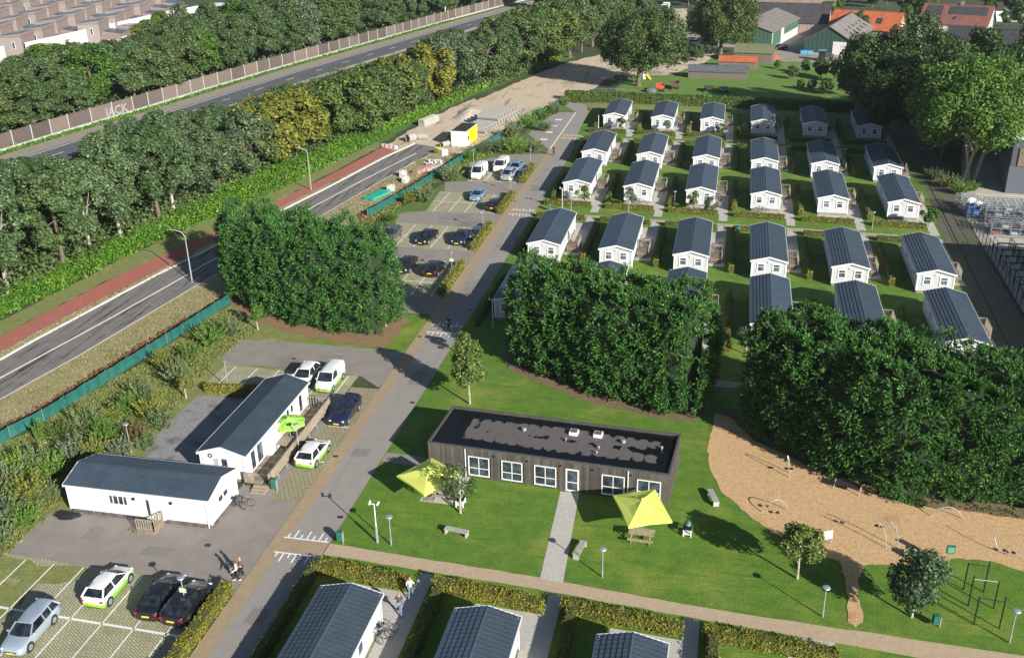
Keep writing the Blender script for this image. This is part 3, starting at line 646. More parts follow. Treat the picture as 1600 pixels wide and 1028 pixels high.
# forest behind the noise screen
SKY2 = [(-300, 90), (0, 86), (40, 72), (75, 62), (100, 56), (150, 66), (190, 50), (215, 42), (255, 34), (268, 6), (300, -10), (400, -40), (900, -60)]
items = []; y = 120.0
while y < 480:
    sx = screen_x(y); x = sx-4.5; row = 0
    while row < 4 and x > sx-44:
        u, v = proj((x, y, 9)); xx, yy = x+rng.uniform(-1.8, 1.8), y+rng.uniform(-2, 2)
        if -120 < u < 1000 and v > -60:
            kind = rng.choices(['dark', 'broad', 'bright', 'willow', 'silver'], [9, 6, 2, 3, 1])[0]
            h = cap_height(xx, yy, SKY2, 16.5*rng.uniform(0.8, 1.05))
            if u < 60 and row == 0: h = min(h, 12)
            if h > 4: items.append((u, kind, row, xx, yy, h, 1.4*max(1.0, min(1.5, 13.0/h))))
        x -= rng.uniform(8.0, 9.6); row += 1
    y += 8.2 if y < 300 else 10.5
label_wood(items, lambda u: 'at the left edge' if u < 90 else 'behind the sprayed letters' if u < 240 else 'below the cream walls' if u < 380 else 'left of the sign mast' if u < 520 else 'right of the sign mast' if u < 680 else 'past the white post', ['at the screen', 'of middle row', 'deep in forest'], GB)
# big single trees
def big_tree(name, mat, bark, x, y, h, rx, z0, label, n=38000, size=0.34, nl=90, lobe=0.17, r0=0.5, rz=None, seed=3, limbs=16, trunks=1, cat='tree', cone=0.0):
    rz = rz or (h-z0)/2
    cm, C = crown_mesh('crown', mat, rx, rz, z0, nl=nl, n=n, size=size, lobe=lobe, seed=seed, hollow=0.35, cone=cone)
    t = thing(name, label, cat, (x, y, 0)); link('crown', cm, t)
    for k in range(trunks):
        tm = trunk_mesh('trunk', bark, h*0.8, r0, C[k*limbs:(k+1)*limbs], lean=(0.4 if trunks == 1 else (-1)**k*3.4), nlimb=limbs, seed=seed+k)
        link('trunk', tm, t, (0.9*k-0.4, 0.5*k, 0))
    return t
L_OAK = leaf_mat('leaf_oak', (0.038, 0.075, 0.018), (0.070, 0.115, 0.026), (0.12, 0.15, 0.04), spread=0.6)
L_OAK2 = leaf_mat('leaf_oak_light', (0.055, 0.090, 0.022), (0.095, 0.130, 0.032), (0.15, 0.17, 0.05), spread=0.6)
big_tree('oak_tree', L_OAK, M_BARK, -21.3, 236.4, 18.6, 12.0, 1.6, 'large spreading oak at the left end of the pasture, beside the dirt road')
big_tree('oak_tree', L_OAK2, M_BARK, -3.8, 283.0, 20.0, 11.5, 0.8, 'large spreading oak left of the green barn, behind the red roofed shed', seed=5)
big_tree('ash_tree', L_BRIGHT, M_BARKP, 36.6, 165.0, 19.6, 12.6, 5.2, 'large bright green tree on forked pale trunks beside the service track', n=50000, seed=8, trunks=3, r0=0.27, size=0.32, limbs=16, nl=110, lobe=0.165)
L_DEEP = leaf_mat('leaf_deep', (0.034, 0.070, 0.016), (0.058, 0.105, 0.024), (0.09, 0.12, 0.03), spread=0.6)
for i, (x, y, h, rx, w_) in enumerate(((27.8, 192, 17.0, 8.0, 'nearest to the last home of the back row'), (36.5, 183, 19, 9.0, 'just behind the bright green forked tree'), (26.0, 208, 17.0, 8.5, 'at the right end of the laurel hedge'),
        (33.5, 206, 21, 8.5, 'in front of the orange roofed farmhouse'), (43.5, 204, 18.5, 8.5, 'in front of the red roofed house with dark panels'), (47, 188, 18, 8.0, 'at the back edge of the concrete yard'))):
    big_tree('lime_tree', L_DEEP, M_BARK, x, y, h, rx, 2.4, 'very dark broad tree, '+w_, n=20000, seed=20+i, lobe=0.22, nl=60, size=0.36)
big_tree('beech_tree', L_OAK, M_BARK, 59, 212, 18.5, 10.5, 2.5, 'broad grey green tree at the right edge, below the black roofed barn', n=30000, seed=31)
big_tree('beech_tree', L_OAK, M_BARK, 76, 205, 22, 10, 2.5, 'broad tree standing beyond the right edge of the grove', n=22000, seed=32)
# trees round the farm and at the top of the picture
GT = 'trees round the farmyards in the far distance'
FARL = ((700, -40, 15, 'dark', 1.3), (860, 45, 17, 'dark', 1.5), (880, 80, 17, 'dark', 1.4), (905, 70, 15, 'broad', 1.4), (850, 15, 17, 'dark', 1.5), (915, 25, 16, 'dark', 1.5), (945, 50, 15, 'dark', 1.4), (940, 5, 15, 'broad', 1.5), (980, 12, 15, 'broad', 1.5), (1010, 28, 13, 'dark', 1.3),
        (1075, 10, 13, 'dark', 1.4), (1100, 5, 16, 'dark', 1.5), (1140, -5, 15, 'dark', 1.4), (1165, 12, 15, 'broad', 1.5), (1195, 0, 10, 'dark', 1.3), (1292, 40, 8, 'bright', 1.3), (1305, 22, 9, 'bright', 1.3), (1322, 8, 8, 'bright', 1.4), (1362, 12, 8, 'broad', 1.4), (1385, 8, 10, 'dark', 1.3),
        (1414, 52, 9, 'dark', 1.2), (1422, 28, 14, 'dark', 1.4), (1435, 38, 14, 'dark', 1.3), (1447, 50, 10, 'bright', 1.2), (1425, 4, 12, 'dark', 1.4), (1460, 0, 12, 'dark', 1.5), (1490, -6, 12, 'broad', 1.4), (1556, 2, 12, 'dark', 1.5), (1580, 22, 13, 'broad', 1.5), (1600, 5, 13, 'dark', 1.5), (1596, 60, 15, 'dark', 1.4), (1545, 22, 6, 'bright', 1.3), (1570, 42, 5, 'bright', 1.3))
FARL = list(FARL)+[(1238, 124, 3.5, 'broad', 1.5), (1258, 116, 4.0, 'dark', 1.4), (1282, 122, 5.0, 'broad', 1.5), (1308, 128, 6.0, 'dark', 1.5), (1322, 150, 7.0, 'dark', 1.5), (1290, 148, 3.5, 'broad', 1.6), (1268, 142, 2.6, 'willow', 1.6), (1250, 140, 2.4, 'broad', 1.5), (1088, 96, 5.0, 'broad', 1.6), (1070, 102, 4.0, 'dark', 1.6), (1105, 88, 6.0, 'dark', 1.3), (1340, 62, 9.0, 'dark', 1.3), (1215, 108, 2.2, 'willow', 1.5)]
items = []
for (u, v, h, kind, wd) in FARL: p = at(u, v); items.append((u, kind, 0 if v > 20 else 1, p.x, p.y, h, wd*0.92))
for i in range(46):
    x = -60+i*4.4+rng.uniform(-2, 2); yy = rng.uniform(400, 470)
    if abs(x+18) < 6 or i % 2: continue
    u, v = proj((x, yy, 12))
    if -40 < u < 1660 and v > -60: items.append((u, rng.choice(['dark', 'broad']), 2, x, yy, rng.uniform(10, 15), 1.4))
label_wood(items, lambda u: 'left of the big oak' if u < 935 else 'between the big oaks' if u < 1075 else 'round the right oak' if u < 1190 else 'among the farm roofs' if u < 1400 else 'around the red house', ['in front', 'farther back', 'in the farthest belt'], GT)
# conifer blocks
def conifer_block(poly, H, label, seed, dens=2.7, ragged=0.75, lower=None):
    r = np.random.default_rng(seed); P = [Vector((p[0], p[1], 0)) for p in poly]; n = len(P)
    t = thing('conifer_hedge', label, 'conifer hedge', P[0]); base = P[0]
    cen = sum(P, Vector())/n; C = []; D = []
    A = np.array([[p.x, p.y] for p in P])
    def hh(x, y): return H+ragged*(0.6*math.sin(x*1.3+y*0.7+seed)+0.5*math.sin(x*0.55-y*1.1)+0.3*math.sin(x*2.9+y*2.1))+(lower(x, y) if lower else 0)
    for i in range(n):
        a, b = P[i], P[(i+1) % n]; L = (b-a).length; nn = Vector(((b-a).y, -(b-a).x, 0)).normalized()
        if (cen-a).dot(nn) > 0: nn = -nn
        k = int(L*H*dens*(1.0 if nn.y < 0.35 else 0.45))
        for _ in range(k):
            s = r.uniform(0, 1); q = a.lerp(b, s); Hq = hh(q.x, q.y); z = r.uniform(0.05, 1.0)*Hq; f = z/Hq
            o = 0.75*math.sin(PI*min(1, f*0.9+0.08))**0.6-1.5*max(0, f-0.82)/0.18*0.8 + 0.35*math.sin(s*L*1.7+z*0.9)*math.sin(z*1.1+s*L*0.6)
            C.append((q.x+nn.x*o, q.y+nn.y*o, z)); D.append((nn.x, nn.y, 0.35+0.6*max(0, f-0.8)/0.2))
    area = abs(sum(P[i].x*P[(i+1) % n].y-P[(i+1) % n].x*P[i].y for i in range(n)))/2
    for q in scatter(poly, int(area*dens*1.1)):
        C.append((q[0], q[1], hh(q[0], q[1])-0.2+r.uniform(-0.3, 0.3))); D.append((0, 0, 1))
    C = np.array(C); D = np.array(D); M = len(C); ns_ = 8 if seed == 3 else 10; kl = 9 if seed == 3 else 12
    D /= np.linalg.norm(D, axis=1)[:, None]
    Ci = np.repeat(C, ns_, 0); Di = np.repeat(D, ns_, 0)
    d = Di*0.9+r.normal(0, 0.55, Ci.shape)+np.array([0, 0, 0.12]); d /= np.linalg.norm(d, axis=1)[:, None]
    L_ = np.repeat(r.uniform(0.55, 1.05, M), ns_)*r.uniform(0.7, 1.1, M*ns_)
    V = sprays(Ci-Di*0.25, d, L_, kl, 0.092, 2.6, 0.30, r); V[:, :, 2] = np.maximum(V[:, :, 2], 0.03); V = V-np.array([base.x, base.y, 0])
    o = link('foliage', quads_mesh('foliage', V, L_CONIF), t)
    # dense inside, sheared walls of older twigs
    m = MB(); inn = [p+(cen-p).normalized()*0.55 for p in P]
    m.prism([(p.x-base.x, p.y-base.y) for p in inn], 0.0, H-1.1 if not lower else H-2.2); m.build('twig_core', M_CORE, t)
    for i in range(0, n):
        a, b = inn[i], inn[(i+1) % n]
        for s in np.arange(0.1, 1, 2.5/max(2.5, (b-a).length)):
            q = a.lerp(b, float(s))-base; q = q+(cen-base-q)*0.06; MB().tube((q.x, q.y, 0), (q.x, q.y, H*0.7), 0.16, 0.08, 6).build('trunk', M_BARK, t)
    return t
HL = conifer_block([(-56.2, 101.0), (-50.5, 97.6), (-44.5, 95.2), (-39.7, 94.3), (-36.3, 94.5), (-35.2, 98.6), (-38.5, 102.6), (-47.5, 106.2), (-57.5, 109.2), (-59.0, 106)], 9.9, 'tall conifer hedge by the unfinished road, with bare dead branches at its right end', 3)
HM = conifer_block([(-19.6, 90.2), (-16.6, 88.6), (-9.6, 84.6), (-4.7, 82.9), (-2.0, 82.3), (-1.0, 84.2), (-0.7, 88.6), (-6, 89.9), (-13, 92.4), (-17.8, 93.8), (-19.8, 92.6)], 10.5, 'dense tall conifer hedge behind the dark timber pavilion, between the lawn and the homes', 5)
HR = conifer_block([(3.2, 81.4), (5.1, 79.0), (10.1, 74.9), (14.3, 72.0), (19.6, 72.2), (25, 72.4), (29.5, 72.0), (29.5, 77.5), (22.5, 78.2), (18.4, 80.6), (14, 82.2), (5, 84.6)], 10.7, 'dense tall conifer hedge along the back of the wood chip playground', 9)
# bare dead patch
m = MB(); r = random.Random(4)
for k in range(3): m.path([(0.3*k, 0, 0), (0.25*k-.1, -0.1, 2.2), (0.2*k+.1, 0, 4.3+0.8*k)], [0.10, 0.07, 0.02], 6)
for k in range(34):
    z = r.uniform(0.8, 4.6); a = r.uniform(-2.6, 0.3); L = r.uniform(0.5, 1.25); m.path([(0.2, 0, z), (0.2+L*0.55*math.cos(a), L*0.55*math.sin(a), z+0.2), (0.2+L*math.cos(a), L*math.sin(a), z+0.75)], [0.035, 0.02, 0.006], 5)
o = m.build('dead_branches', pm('dead_wood', (0.50, 0.40, 0.30), 0.8, var=0.25), HL, loc=(at(596, 506)-Vector((-56.2, 101.0, 0)))+Vector((0.1, -0.5, 0)))
o['label'] = 'bare pale dead branches'

# ---------------- low vegetation that nobody could count
def tufts(name, poly, n, h, size, mat, per=7, upright=True, label=None):
    P = scatter(poly, n); k = per; c = np.repeat(P, k, 0); m_ = len(c)
    rr = np.repeat(NR.uniform(0.5, 1.3, n), k)
    off = NR.normal(0, size*0.9, (m_, 2)); z = NR.uniform(0.15, 1.0, m_)*h*rr
    Q = np.column_stack([c+off, z]); d = np.column_stack([off/size, NR.uniform(0.1, 1.0, m_)])
    V = leaves(Q, d, size, 0.5, 2.0 if upright else 1.4, 0, NR)
    o = link(name, quads_mesh(name, V, mat)); o['kind'] = 'stuff'; return o
bank = [(x+0.3, y) for x, y in bankline[:-2]]
cyc_out = [(v.x, v.y) for v in px((700, 168), (640, 192), (598, 216), (523, 255), (440, 296), (326, 345), (245, 380), (175, 414), (87, 458), (0, 500), (-150, 560))]
tufts('weeds', [(bank[0][0]-3, bank[0][1])]+[(x-2.5, y) for x, y in bank[1:9]]+cyc_out, 10500, 0.75, 0.20, L_WEED, 7)
tufts('weeds_far', px((598, 214), (640, 190), (700, 166), (740, 146), (800, 122), (850, 104), (880, 92), (860, 84), (800, 108), (740, 128), (680, 150), (600, 185)), 2600, 0.9, 0.3, L_WEED, 7)
tufts('verge_grass', px((0, 628), (126, 558), (294, 458), (320, 452), (361, 470), (263, 533), (168, 592), (70, 652), (0, 695)), 4500, 0.15, 0.07, L_DRYG, 5)
tufts('verge_grass_far', px((525, 326), (565, 303), (648, 256), (678, 238), (715, 222), (760, 214), (717, 252), (636, 303), (580, 334)), 1500, 0.2, 0.10, L_DRYG, 6)
tufts('verge_strip', px((0, 551), (105, 495), (210, 443), (300, 398), (310, 402), (245, 431), (52, 534), (0, 562)), 800, 0.15, 0.09, L_DRYG, 5)
fl = px((0, 683), (70, 648), (168, 586), (263, 527), (300, 503)); fl2 = px((296, 497), (255, 521), (160, 580), (62, 640), (0, 672))
tufts('rust_brush', [(p.x, p.y) for p in fl]+[(p.x, p.y) for p in fl2], 900, 0.35, 0.15, L_RUST, 6)
tufts('rust_brush_far', px((560, 338), (600, 318), (640, 290), (690, 262), (696, 266), (640, 297), (600, 324), (564, 344)), 500, 0.4, 0.16, L_RUST, 6)
tufts('fence_side_grass', px((0, 700), (70, 662), (168, 601), (263, 543), (350, 486), (400, 520), (340, 560), (300, 612), (230, 690), (120, 770), (90, 800), (20, 860), (-40, 900), (-60, 740)), 3300, 0.22, 0.11, L_GRASSY, 6)
tufts('fence_side_grass_far', [(-41, 172), (-43.5, 166), (-45.5, 156), (-48.5, 136), (-52, 120), (-54.5, 120), (-51.5, 136), (-48.5, 150), (-45.5, 166), (-42, 183), (-39, 188)], 1500, 0.3, 0.14, L_GRASSY, 6)
tufts('motorway_grass', [(p.x, p.y) for p in offs(SCR, 0.4)[2:11]]+[(p.x, p.y) for p in offs(SCR, 2.3)[2:11]][::-1], 1800, 0.25, 0.25, L_WEED, 4)
tufts('playground_weeds', px((1368, 762), (1400, 765), (1450, 785), (1440, 795), (1400, 783), (1375, 775)), 500, 0.18, 0.09, L_HEDGE3, 6)
tufts('playground_weeds_dark', px((1200, 680), (1260, 700), (1320, 735), (1400, 765), (1590, 800), (1590, 812), (1420, 780), (1300, 740), (1200, 695)), 380, 0.12, 0.08, L_HEDGE2, 5)
def understory(name, pts, n, mat):
    P = scatter([(p[0], p[1]) for p in pts], n); k = 44; c = np.repeat(P, k, 0); hh_ = np.repeat(NR.uniform(1.4, 4.4, n), k); rr = np.repeat(NR.uniform(1.0, 2.0, n), k)
    d = NR.normal(0, 1, (len(c), 3)); d[:, 2] = np.abs(d[:, 2]); d /= np.linalg.norm(d, axis=1)[:, None]
    Q = np.column_stack([c[:, 0]+d[:, 0]*rr, c[:, 1]+d[:, 1]*rr, 0.1+d[:, 2]*hh_*NR.uniform(0.6, 1.0, len(c))])
    o = link(name, quads_mesh(name, leaves(Q, d+np.array([0, 0, .2]), 0.36, 0.6, 1.6), mat)); o['kind'] = 'stuff'
understory('wood_undergrowth', [(x-0.5, y) for x, y in bankline[:12]]+[(x-9, y) for x, y in bankline[:12]][::-1], 900, L_MID)
understory('wood_undergrowth_deep', [(x-8, y) for x, y in bankline[:12]]+[(screen_x(y)+20, y) for x, y in bankline[:12]][::-1], 700, L_DARK)
understory('forest_undergrowth', [(p.x, p.y) for p in offs(SCR, -1.2)[2:12]]+[(p.x, p.y) for p in offs(SCR, -12)[2:12]][::-1], 700, L_DARK)
# ------------------------------------------------------------------ building materials
def roof_mat(name, c, c2, rough=0.42):
    m, ns, ls = new_mat(name); co = coords(ns, ls, 'object'); n1 = noise(ns, ls, co, 0.8, 4, 0.6); n2 = noise(ns, ls, co, 9, 3, 0.6)
    oi = ns.new('ShaderNodeObjectInfo')
    col = mixc(ns, ls, ramp(ns, ls, n1, 0.3, 0.7), c, c2); col = mixc(ns, ls, 0.25, col, ramp(ns, ls, n2, 0.3, 0.7, 0.2, 0.9), 'OVERLAY')
    hs = ns.new('ShaderNodeHueSaturation'); ls.new(col, hs.inputs['Color']); ls.new(ramp(ns, ls, oi.outputs['Random'], 0, 1, 0.88, 1.12), hs.inputs['Value'])
    return finish(m, ns, ls, hs.outputs[0], rough, 0.0, n2, 0.08, 0.01, 0.5)
M_ROOF = roof_mat('slate_blue_roof', (0.044, 0.063, 0.086), (0.058, 0.081, 0.108), 0.5)
M_ROOFG = roof_mat('grey_blue_roof', (0.034, 0.052, 0.072), (0.047, 0.070, 0.092), 0.5)
M_WALL = pm('cladding_grey', (0.535, 0.540, 0.55), 0.6, var=0.06, scale=0.7, spec=0.3)
M_WHITE = pm('white_boards', (0.78, 0.78, 0.77), 0.5, var=0.05, scale=1.2, spec=0.3)
M_CREAM = pm('white_cladding', (0.70, 0.70, 0.685), 0.55, var=0.05, scale=0.8, spec=0.3)
M_SKIRT = pm('skirting', (0.26, 0.24, 0.22), 0.85, var=0.2, scale=1.5)
def glass_mat(name, c, c2, rough=0.06):
    m, ns, ls = new_mat(name); co = coords(ns, ls, 'world'); n1 = noise(ns, ls, co, 1.6, 2, 0.5)
    return finish(m, ns, ls, mixc(ns, ls, ramp(ns, ls, n1, 0.4, 0.62), c, c2), rough, 0.0, None, spec=0.9)
M_GLASS = glass_mat('window_glass', (0.020, 0.028, 0.040), (0.075, 0.095, 0.125))
M_HGLASS = glass_mat('home_window_glass', (0.055, 0.070, 0.095), (0.16, 0.19, 0.23), 0.08)  # pane colour lightened to a blue-grey that stands in for reflected sky
M_CURT = pm('net_curtain', (0.45, 0.47, 0.50), 0.35, var=0.15, scale=4, spec=0.8)
M_WOOD = pm('weathered_timber', (0.24, 0.195, 0.145), 0.85, var=0.25, scale=3, bump=0.3)
M_WOOD2 = pm('pale_timber', (0.34, 0.285, 0.21), 0.8, var=0.2, scale=3, bump=0.3)
M_GALV = pm('galvanised', (0.50, 0.53, 0.55), 0.45, 0.5, var=0.12, scale=5)
M_BLACK = pm('black_metal', (0.022, 0.023, 0.026), 0.45, 0.2, var=0.2, scale=5)
M_BRICK = paver_mat('house_brick', (0.30, 0.175, 0.135), (0.36, 0.22, 0.17), (0.36, 0.32, 0.28), 0.22, 0.07, 0.012, 0, 0, 'object')

def tile_slope(m, x0, z0, x1, z1, y0, y1, courses=6, pitch=0.40, step=0.045, rib=0.022):
    """a slope of pressed tiles from eave (x0,z0) to ridge (x1,z1); every course laps the one below, ribs run down the slope"""
    n = max(2, int(round((y1-y0)/pitch))); dy = (y1-y0)/n
    L = math.hypot(x1-x0, z1-z0); ux, uz = (x1-x0)/L, (z1-z0)/L; nx, nz = -uz, ux
    if nz < 0: nx, nz = -nx, -nz
    ys = []; hs = []
    for k in range(n):
        a = y0+k*dy; ys += [a, a+dy*0.10, a+dy*0.2]; hs += [0, rib, 0.0]
    ys.append(y1); hs.append(0)
    for c in range(courses):
        s0, s1 = L*c/courses, L*(c+1)/courses; b = len(m.v); W = len(ys); rows = ((s0, -0.0), (s0, step), (s1, 0.004))
        for s, h in rows:
            for yy, hh in zip(ys, hs):
                H = h+(hh if h > 0 or s == s1 else 0); m.v.append((x0+ux*s+nx*H, yy, z0+uz*s+nz*H))
        for r_ in range(2):
            for i in range(W-1):
                f = [b+r_*W+i, b+r_*W+i+1, b+(r_+1)*W+i+1, b+(r_+1)*W+i]
                if (x1-x0) > 0: f = f[::-1]
                m.f.append(f); m.mi.append(0)
def cladding(m, p0, p1, z0, z1, nrm, board=0.18, gable=None):
    """lapped boards on a wall from p0 to p1"""
    n = int(round((z1-z0)/board)); bh = (z1-z0)/n
    for k in range(n):
        a, b = z0+k*bh, z0+(k+1)*bh; o = 0.016
        m.quad((p0[0]+nrm[0]*o, p0[1]+nrm[1]*o, a), (p1[0]+nrm[0]*o, p1[1]+nrm[1]*o, a), (p1[0], p1[1], b), (p0[0], p0[1], b))
        m.quad((p0[0]+nrm[0]*o, p0[1]+nrm[1]*o, a), (p0[0], p0[1], a), (p1[0], p1[1], a), (p1[0]+nrm[0]*o, p1[1]+nrm[1]*o, a))
def wframe(axis, c, w_, h_, depth=0.05, bar=0.085, surround=0.13, mull=()):
    """frame mesh for a window facing -y ('y') or +x / -x ; c is the centre on the wall face"""
    m = MB(); x, z = w_/2, h_/2
    def B(u0, u1, z0, z1, d0, d1):
        if axis == 'y-': m.box(c[0]+u0, c[0]+u1, c[1]-d1, c[1]-d0, c[2]+z0, c[2]+z1)
        elif axis == 'y+': m.box(c[0]+u0, c[0]+u1, c[1]+d0, c[1]+d1, c[2]+z0, c[2]+z1)
        elif axis == 'x+': m.box(c[0]+d0, c[0]+d1, c[1]+u0, c[1]+u1, c[2]+z0, c[2]+z1)
        else: m.box(c[0]-d1, c[0]-d0, c[1]+u0, c[1]+u1, c[2]+z0, c[2]+z1)
    s = surround
    B(-x-s, x+s, z, z+s, 0, depth); B(-x-s, x+s, -z-s, -z, 0, depth+0.02); B(-x-s, -x, -z, z, 0, depth); B(x, x+s, -z, z, 0, depth)
    for q in mull:
        if q[0] == 'v': B(q[1]-0.03, q[1]+0.03, -z, z, 0, depth-0.008)
        else: B(-x, x, q[1]-0.03, q[1]+0.03, 0, depth-0.012)
    p = MB(); M2 = m; m = p; B(-x, x, -z, z, 0.0, 0.012)
    return M2, p
def window(parent, axis, c, w_, h_, fm=None, pmn=None, **kw):
    f, p = wframe(axis, c, w_, h_, **kw); fo = f.build('window', fm or M_WHITE, parent); p.build('pane', pmn or M_GLASS, fo); return fo

def make_home(L=13.6, rows='front'):
    t = thing('mobile_home', 'x', 'mobile home', (0, 0, 0))
    hw, ze, zr, o = 2.0, 2.50, 3.07, 0.24
    m = MB(); y0, y1 = o, L-o
    zt = ze+(2.23-hw)*(zr-ze)/2.23
    cladding(m, (-hw, y0), (hw, y0), 0.34, zt, (0, -1)); cladding(m, (hw, y1), (-hw, y1), 0.34, zt, (0, 1))
    cladding(m, (hw, y0), (hw, y1), 0.34, zt, (1, 0)); cladding(m, (-hw, y1), (-hw, y0), 0.34, zt, (-1, 0))
    for yy in (y0, y1): m.quad((-hw, yy, zt), (hw, yy, zt), (0, yy, zr-0.03))
    m.build('wall', M_WALL, t)
    m = MB(); m.box(-hw+0.03, hw-0.03, y0+0.03, y1-0.03, 0.0, 0.345); m.build('skirting', M_SKIRT, t)
    for sx in (-1, 1):
        for yy in (y0, y1): MB().box(sx*hw-0.07, sx*hw+0.07, yy-0.05, yy+0.05, 0.34, zt+0.02).build('corner_board', M_WHITE, t)
    m = MB(); tile_slope(m, -2.20, ze+0.01, -0.05, zr, 0.03, L-0.03); m.quad((-2.2, 0.03, ze-0.02), (0, 0.03, zr-0.05), (0, L-0.03, zr-0.05), (-2.2, L-0.03, ze-0.02)); m.build('roof_slope', M_ROOF, t)
    m = MB(); tile_slope(m, 2.20, ze+0.01, 0.05, zr, 0.03, L-0.03); m.quad((2.2, 0.03, ze-0.02), (2.2, L-0.03, ze-0.02), (0, L-0.03, zr-0.05), (0, 0.03, zr-0.05)); m.build('roof_slope', M_ROOF, t)
    m = MB(); m.extr([(-0.13, zr-0.005), (0, zr+0.055), (0.13, zr-0.005), (0, zr+0.0)], 0.02, L-0.02); m.build('ridge_cap', M_ROOF, t)
    for yy in (0.0, L-0.05):
        m = MB()
        for sx in (-1, 1):
            m.extr([(0, zr+0.05), (sx*2.25, ze+0.045), (sx*2.25, ze-0.16), (0, zr-0.16)], yy, yy+0.05)
        m.build('verge_board', M_WHITE, t)
    for sx in (-1, 1):
        m = MB(); m.box(min(sx*2.19, sx*2.27), max(sx*2.19, sx*2.27), 0.06, L-0.06, ze-0.09, ze+0.02); m.build('gutter', M_WHITE, t)
    for cx in (-0.92, 0.92): window(t, 'y-', (cx, y0-0.02, 1.62), 0.70, 0.86, surround=0.15, pmn=M_HGLASS, mull=(('h', 0.12),))
    for cy in (2.6, 9.0): window(t, 'x-', (-hw-0.02, cy, 1.65), 0.6, 0.75)
    for cy in (2.2, 4.3, 9.4): window(t, 'x+', (hw+0.02, cy, 1.65), 0.8, 0.9)
    m = MB(); m.box(hw+0.02, hw+0.06, 6.4, 7.9, 0.5, 2.35); d = m.build('door', M_WHITE, t); MB().box(hw+0.06, hw+0.075, 6.55, 7.1, 0.7, 2.2).box(hw+0.06, hw+0.075, 7.2, 7.75, 0.7, 2.2).build('pane', M_GLASS, d)
    MB().box(-0.12, 0.12, y0-0.13, y0-0.02, 2.30, 2.40).build('wall_lamp', M_WHITE, t)
    for yy in (0.35, L-0.35): MB().tube((2.08, yy, 0.1), (2.08, yy, 2.45), 0.035, n=6).build('downpipe', M_WHITE, t)
    return t
def make_deck(parent=None):
    t = thing('timber_deck', 'x', 'timber deck', (0, 0, 0))
    # spans x 0..1.7, y 0..2.7, floor 0.45 ; steps at y<0
    for k in range(9):
        MB().box(0.02, 1.70, 0.3*k+0.01, 0.3*k+0.285, 0.42, 0.46).build('plank', M_WOOD, t)
    m = MB(); m.box(0.05, 1.66, 0.05, 2.65, 0.05, 0.415); m.build('deck_frame', M_WOOD, t)
    for x, y in ((1.64, 0.06), (1.64, 1.35), (1.64, 2.64), (0.08, 2.64)): MB().box(x-0.045, x+0.045, y-0.045, y+0.045, 0, 1.42).build('post', M_WOOD2, t)
    for a, b in (((1.64, 0.0), (1.64, 2.69)), ((0.04, 2.64), (1.69, 2.64))):
        m = MB(); m.beam((a[0], a[1], 1.43), (b[0], b[1], 1.43), 0.10, 0.04); m.beam((a[0], a[1], 0.62), (b[0], b[1], 0.62), 0.05, 0.06)
        n = 12 if a[0] == b[0] else 7
        for k in range(1, n):
            q = (a[0]+(b[0]-a[0])*k/n, a[1]+(b[1]-a[1])*k/n); m.box(q[0]-0.02, q[0]+0.02, q[1]-0.016, q[1]+0.016, 0.62, 1.41)
        m.build('railing', M_WOOD2, t)
    for k in range(2): MB().box(0.15, 1.35, -0.32*(k+1), -0.32*k-0.02, 0.24-0.14*k, 0.30-0.14*k).build('step', M_WOOD, t)
    return t
# hedges: leaf skin over a twig core, unit length 1 m scaled up is avoided by making lengths to order
M_HCORE = pm('hedge_core', (0.085, 0.095, 0.018), 0.95, var=0.4, scale=6)
HC = {}
def hedge_mesh(L, w_, h, mat, seed=0, dens=75, size=0.11):
    key = (round(L, 1), w_, h, mat.name)
    if key in HC: return HC[key]
    r = np.random.default_rng(seed+int(L*10)); area = [(L*h, 0), (L*h, 1), (L*w_, 2), (w_*h, 3), (w_*h, 4)]; P = []; D = []
    for a, k in area:
        n = int(a*dens)+2; u = r.uniform(0, 1, n); v = r.uniform(0, 1, n)
        wob = 0.05*np.sin(u*L*2.1+k)+0.04*np.sin(u*L*5.3)
        if k < 2: s = 1 if k else -1; P.append(np.column_stack([u*L, s*(w_/2+wob), v*h])); D.append(np.tile((0, s, 0.25), (n, 1)))
        elif k == 2: P.append(np.column_stack([u*L, (v-0.5)*w_, h+wob*1.2])); D.append(np.tile((0, 0, 1.0), (n, 1)))
        else: s = 1 if k == 3 else -1; P.append(np.column_stack([np.full(n, L if k == 3 else 0.0), (u-0.5)*w_, v*h])); D.append(np.tile((s, 0, 0.25), (n, 1)))
    P = np.vstack(P)+r.normal(0, 0.045, (sum(len(p) for p in P), 3)); D = np.vstack(D).astype(float)
    P[:, 2] = np.maximum(P[:, 2], 0.03)
    V = leaves(P, D, size, 0.75, 1.5, 0, r); lm = quads_mesh('foliage', V, mat)
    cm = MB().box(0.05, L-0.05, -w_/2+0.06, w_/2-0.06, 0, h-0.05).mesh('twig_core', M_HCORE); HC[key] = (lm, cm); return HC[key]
def hedge(p0, p1, w_, h, mat, label, group=None, dens=75, size=0.11, name='hedge', cat='hedge'):
    a = Vector((p0[0], p0[1], 0)); b = Vector((p1[0], p1[1], 0)); L = (b-a).length
    lm, cm = hedge_mesh(L, w_, h, mat, 0, dens, size)
    t = thing(name, label, cat, a, math.atan2(b.y-a.y, b.x-a.x), group); link('foliage', lm, t); link('twig_core', cm, t); return t

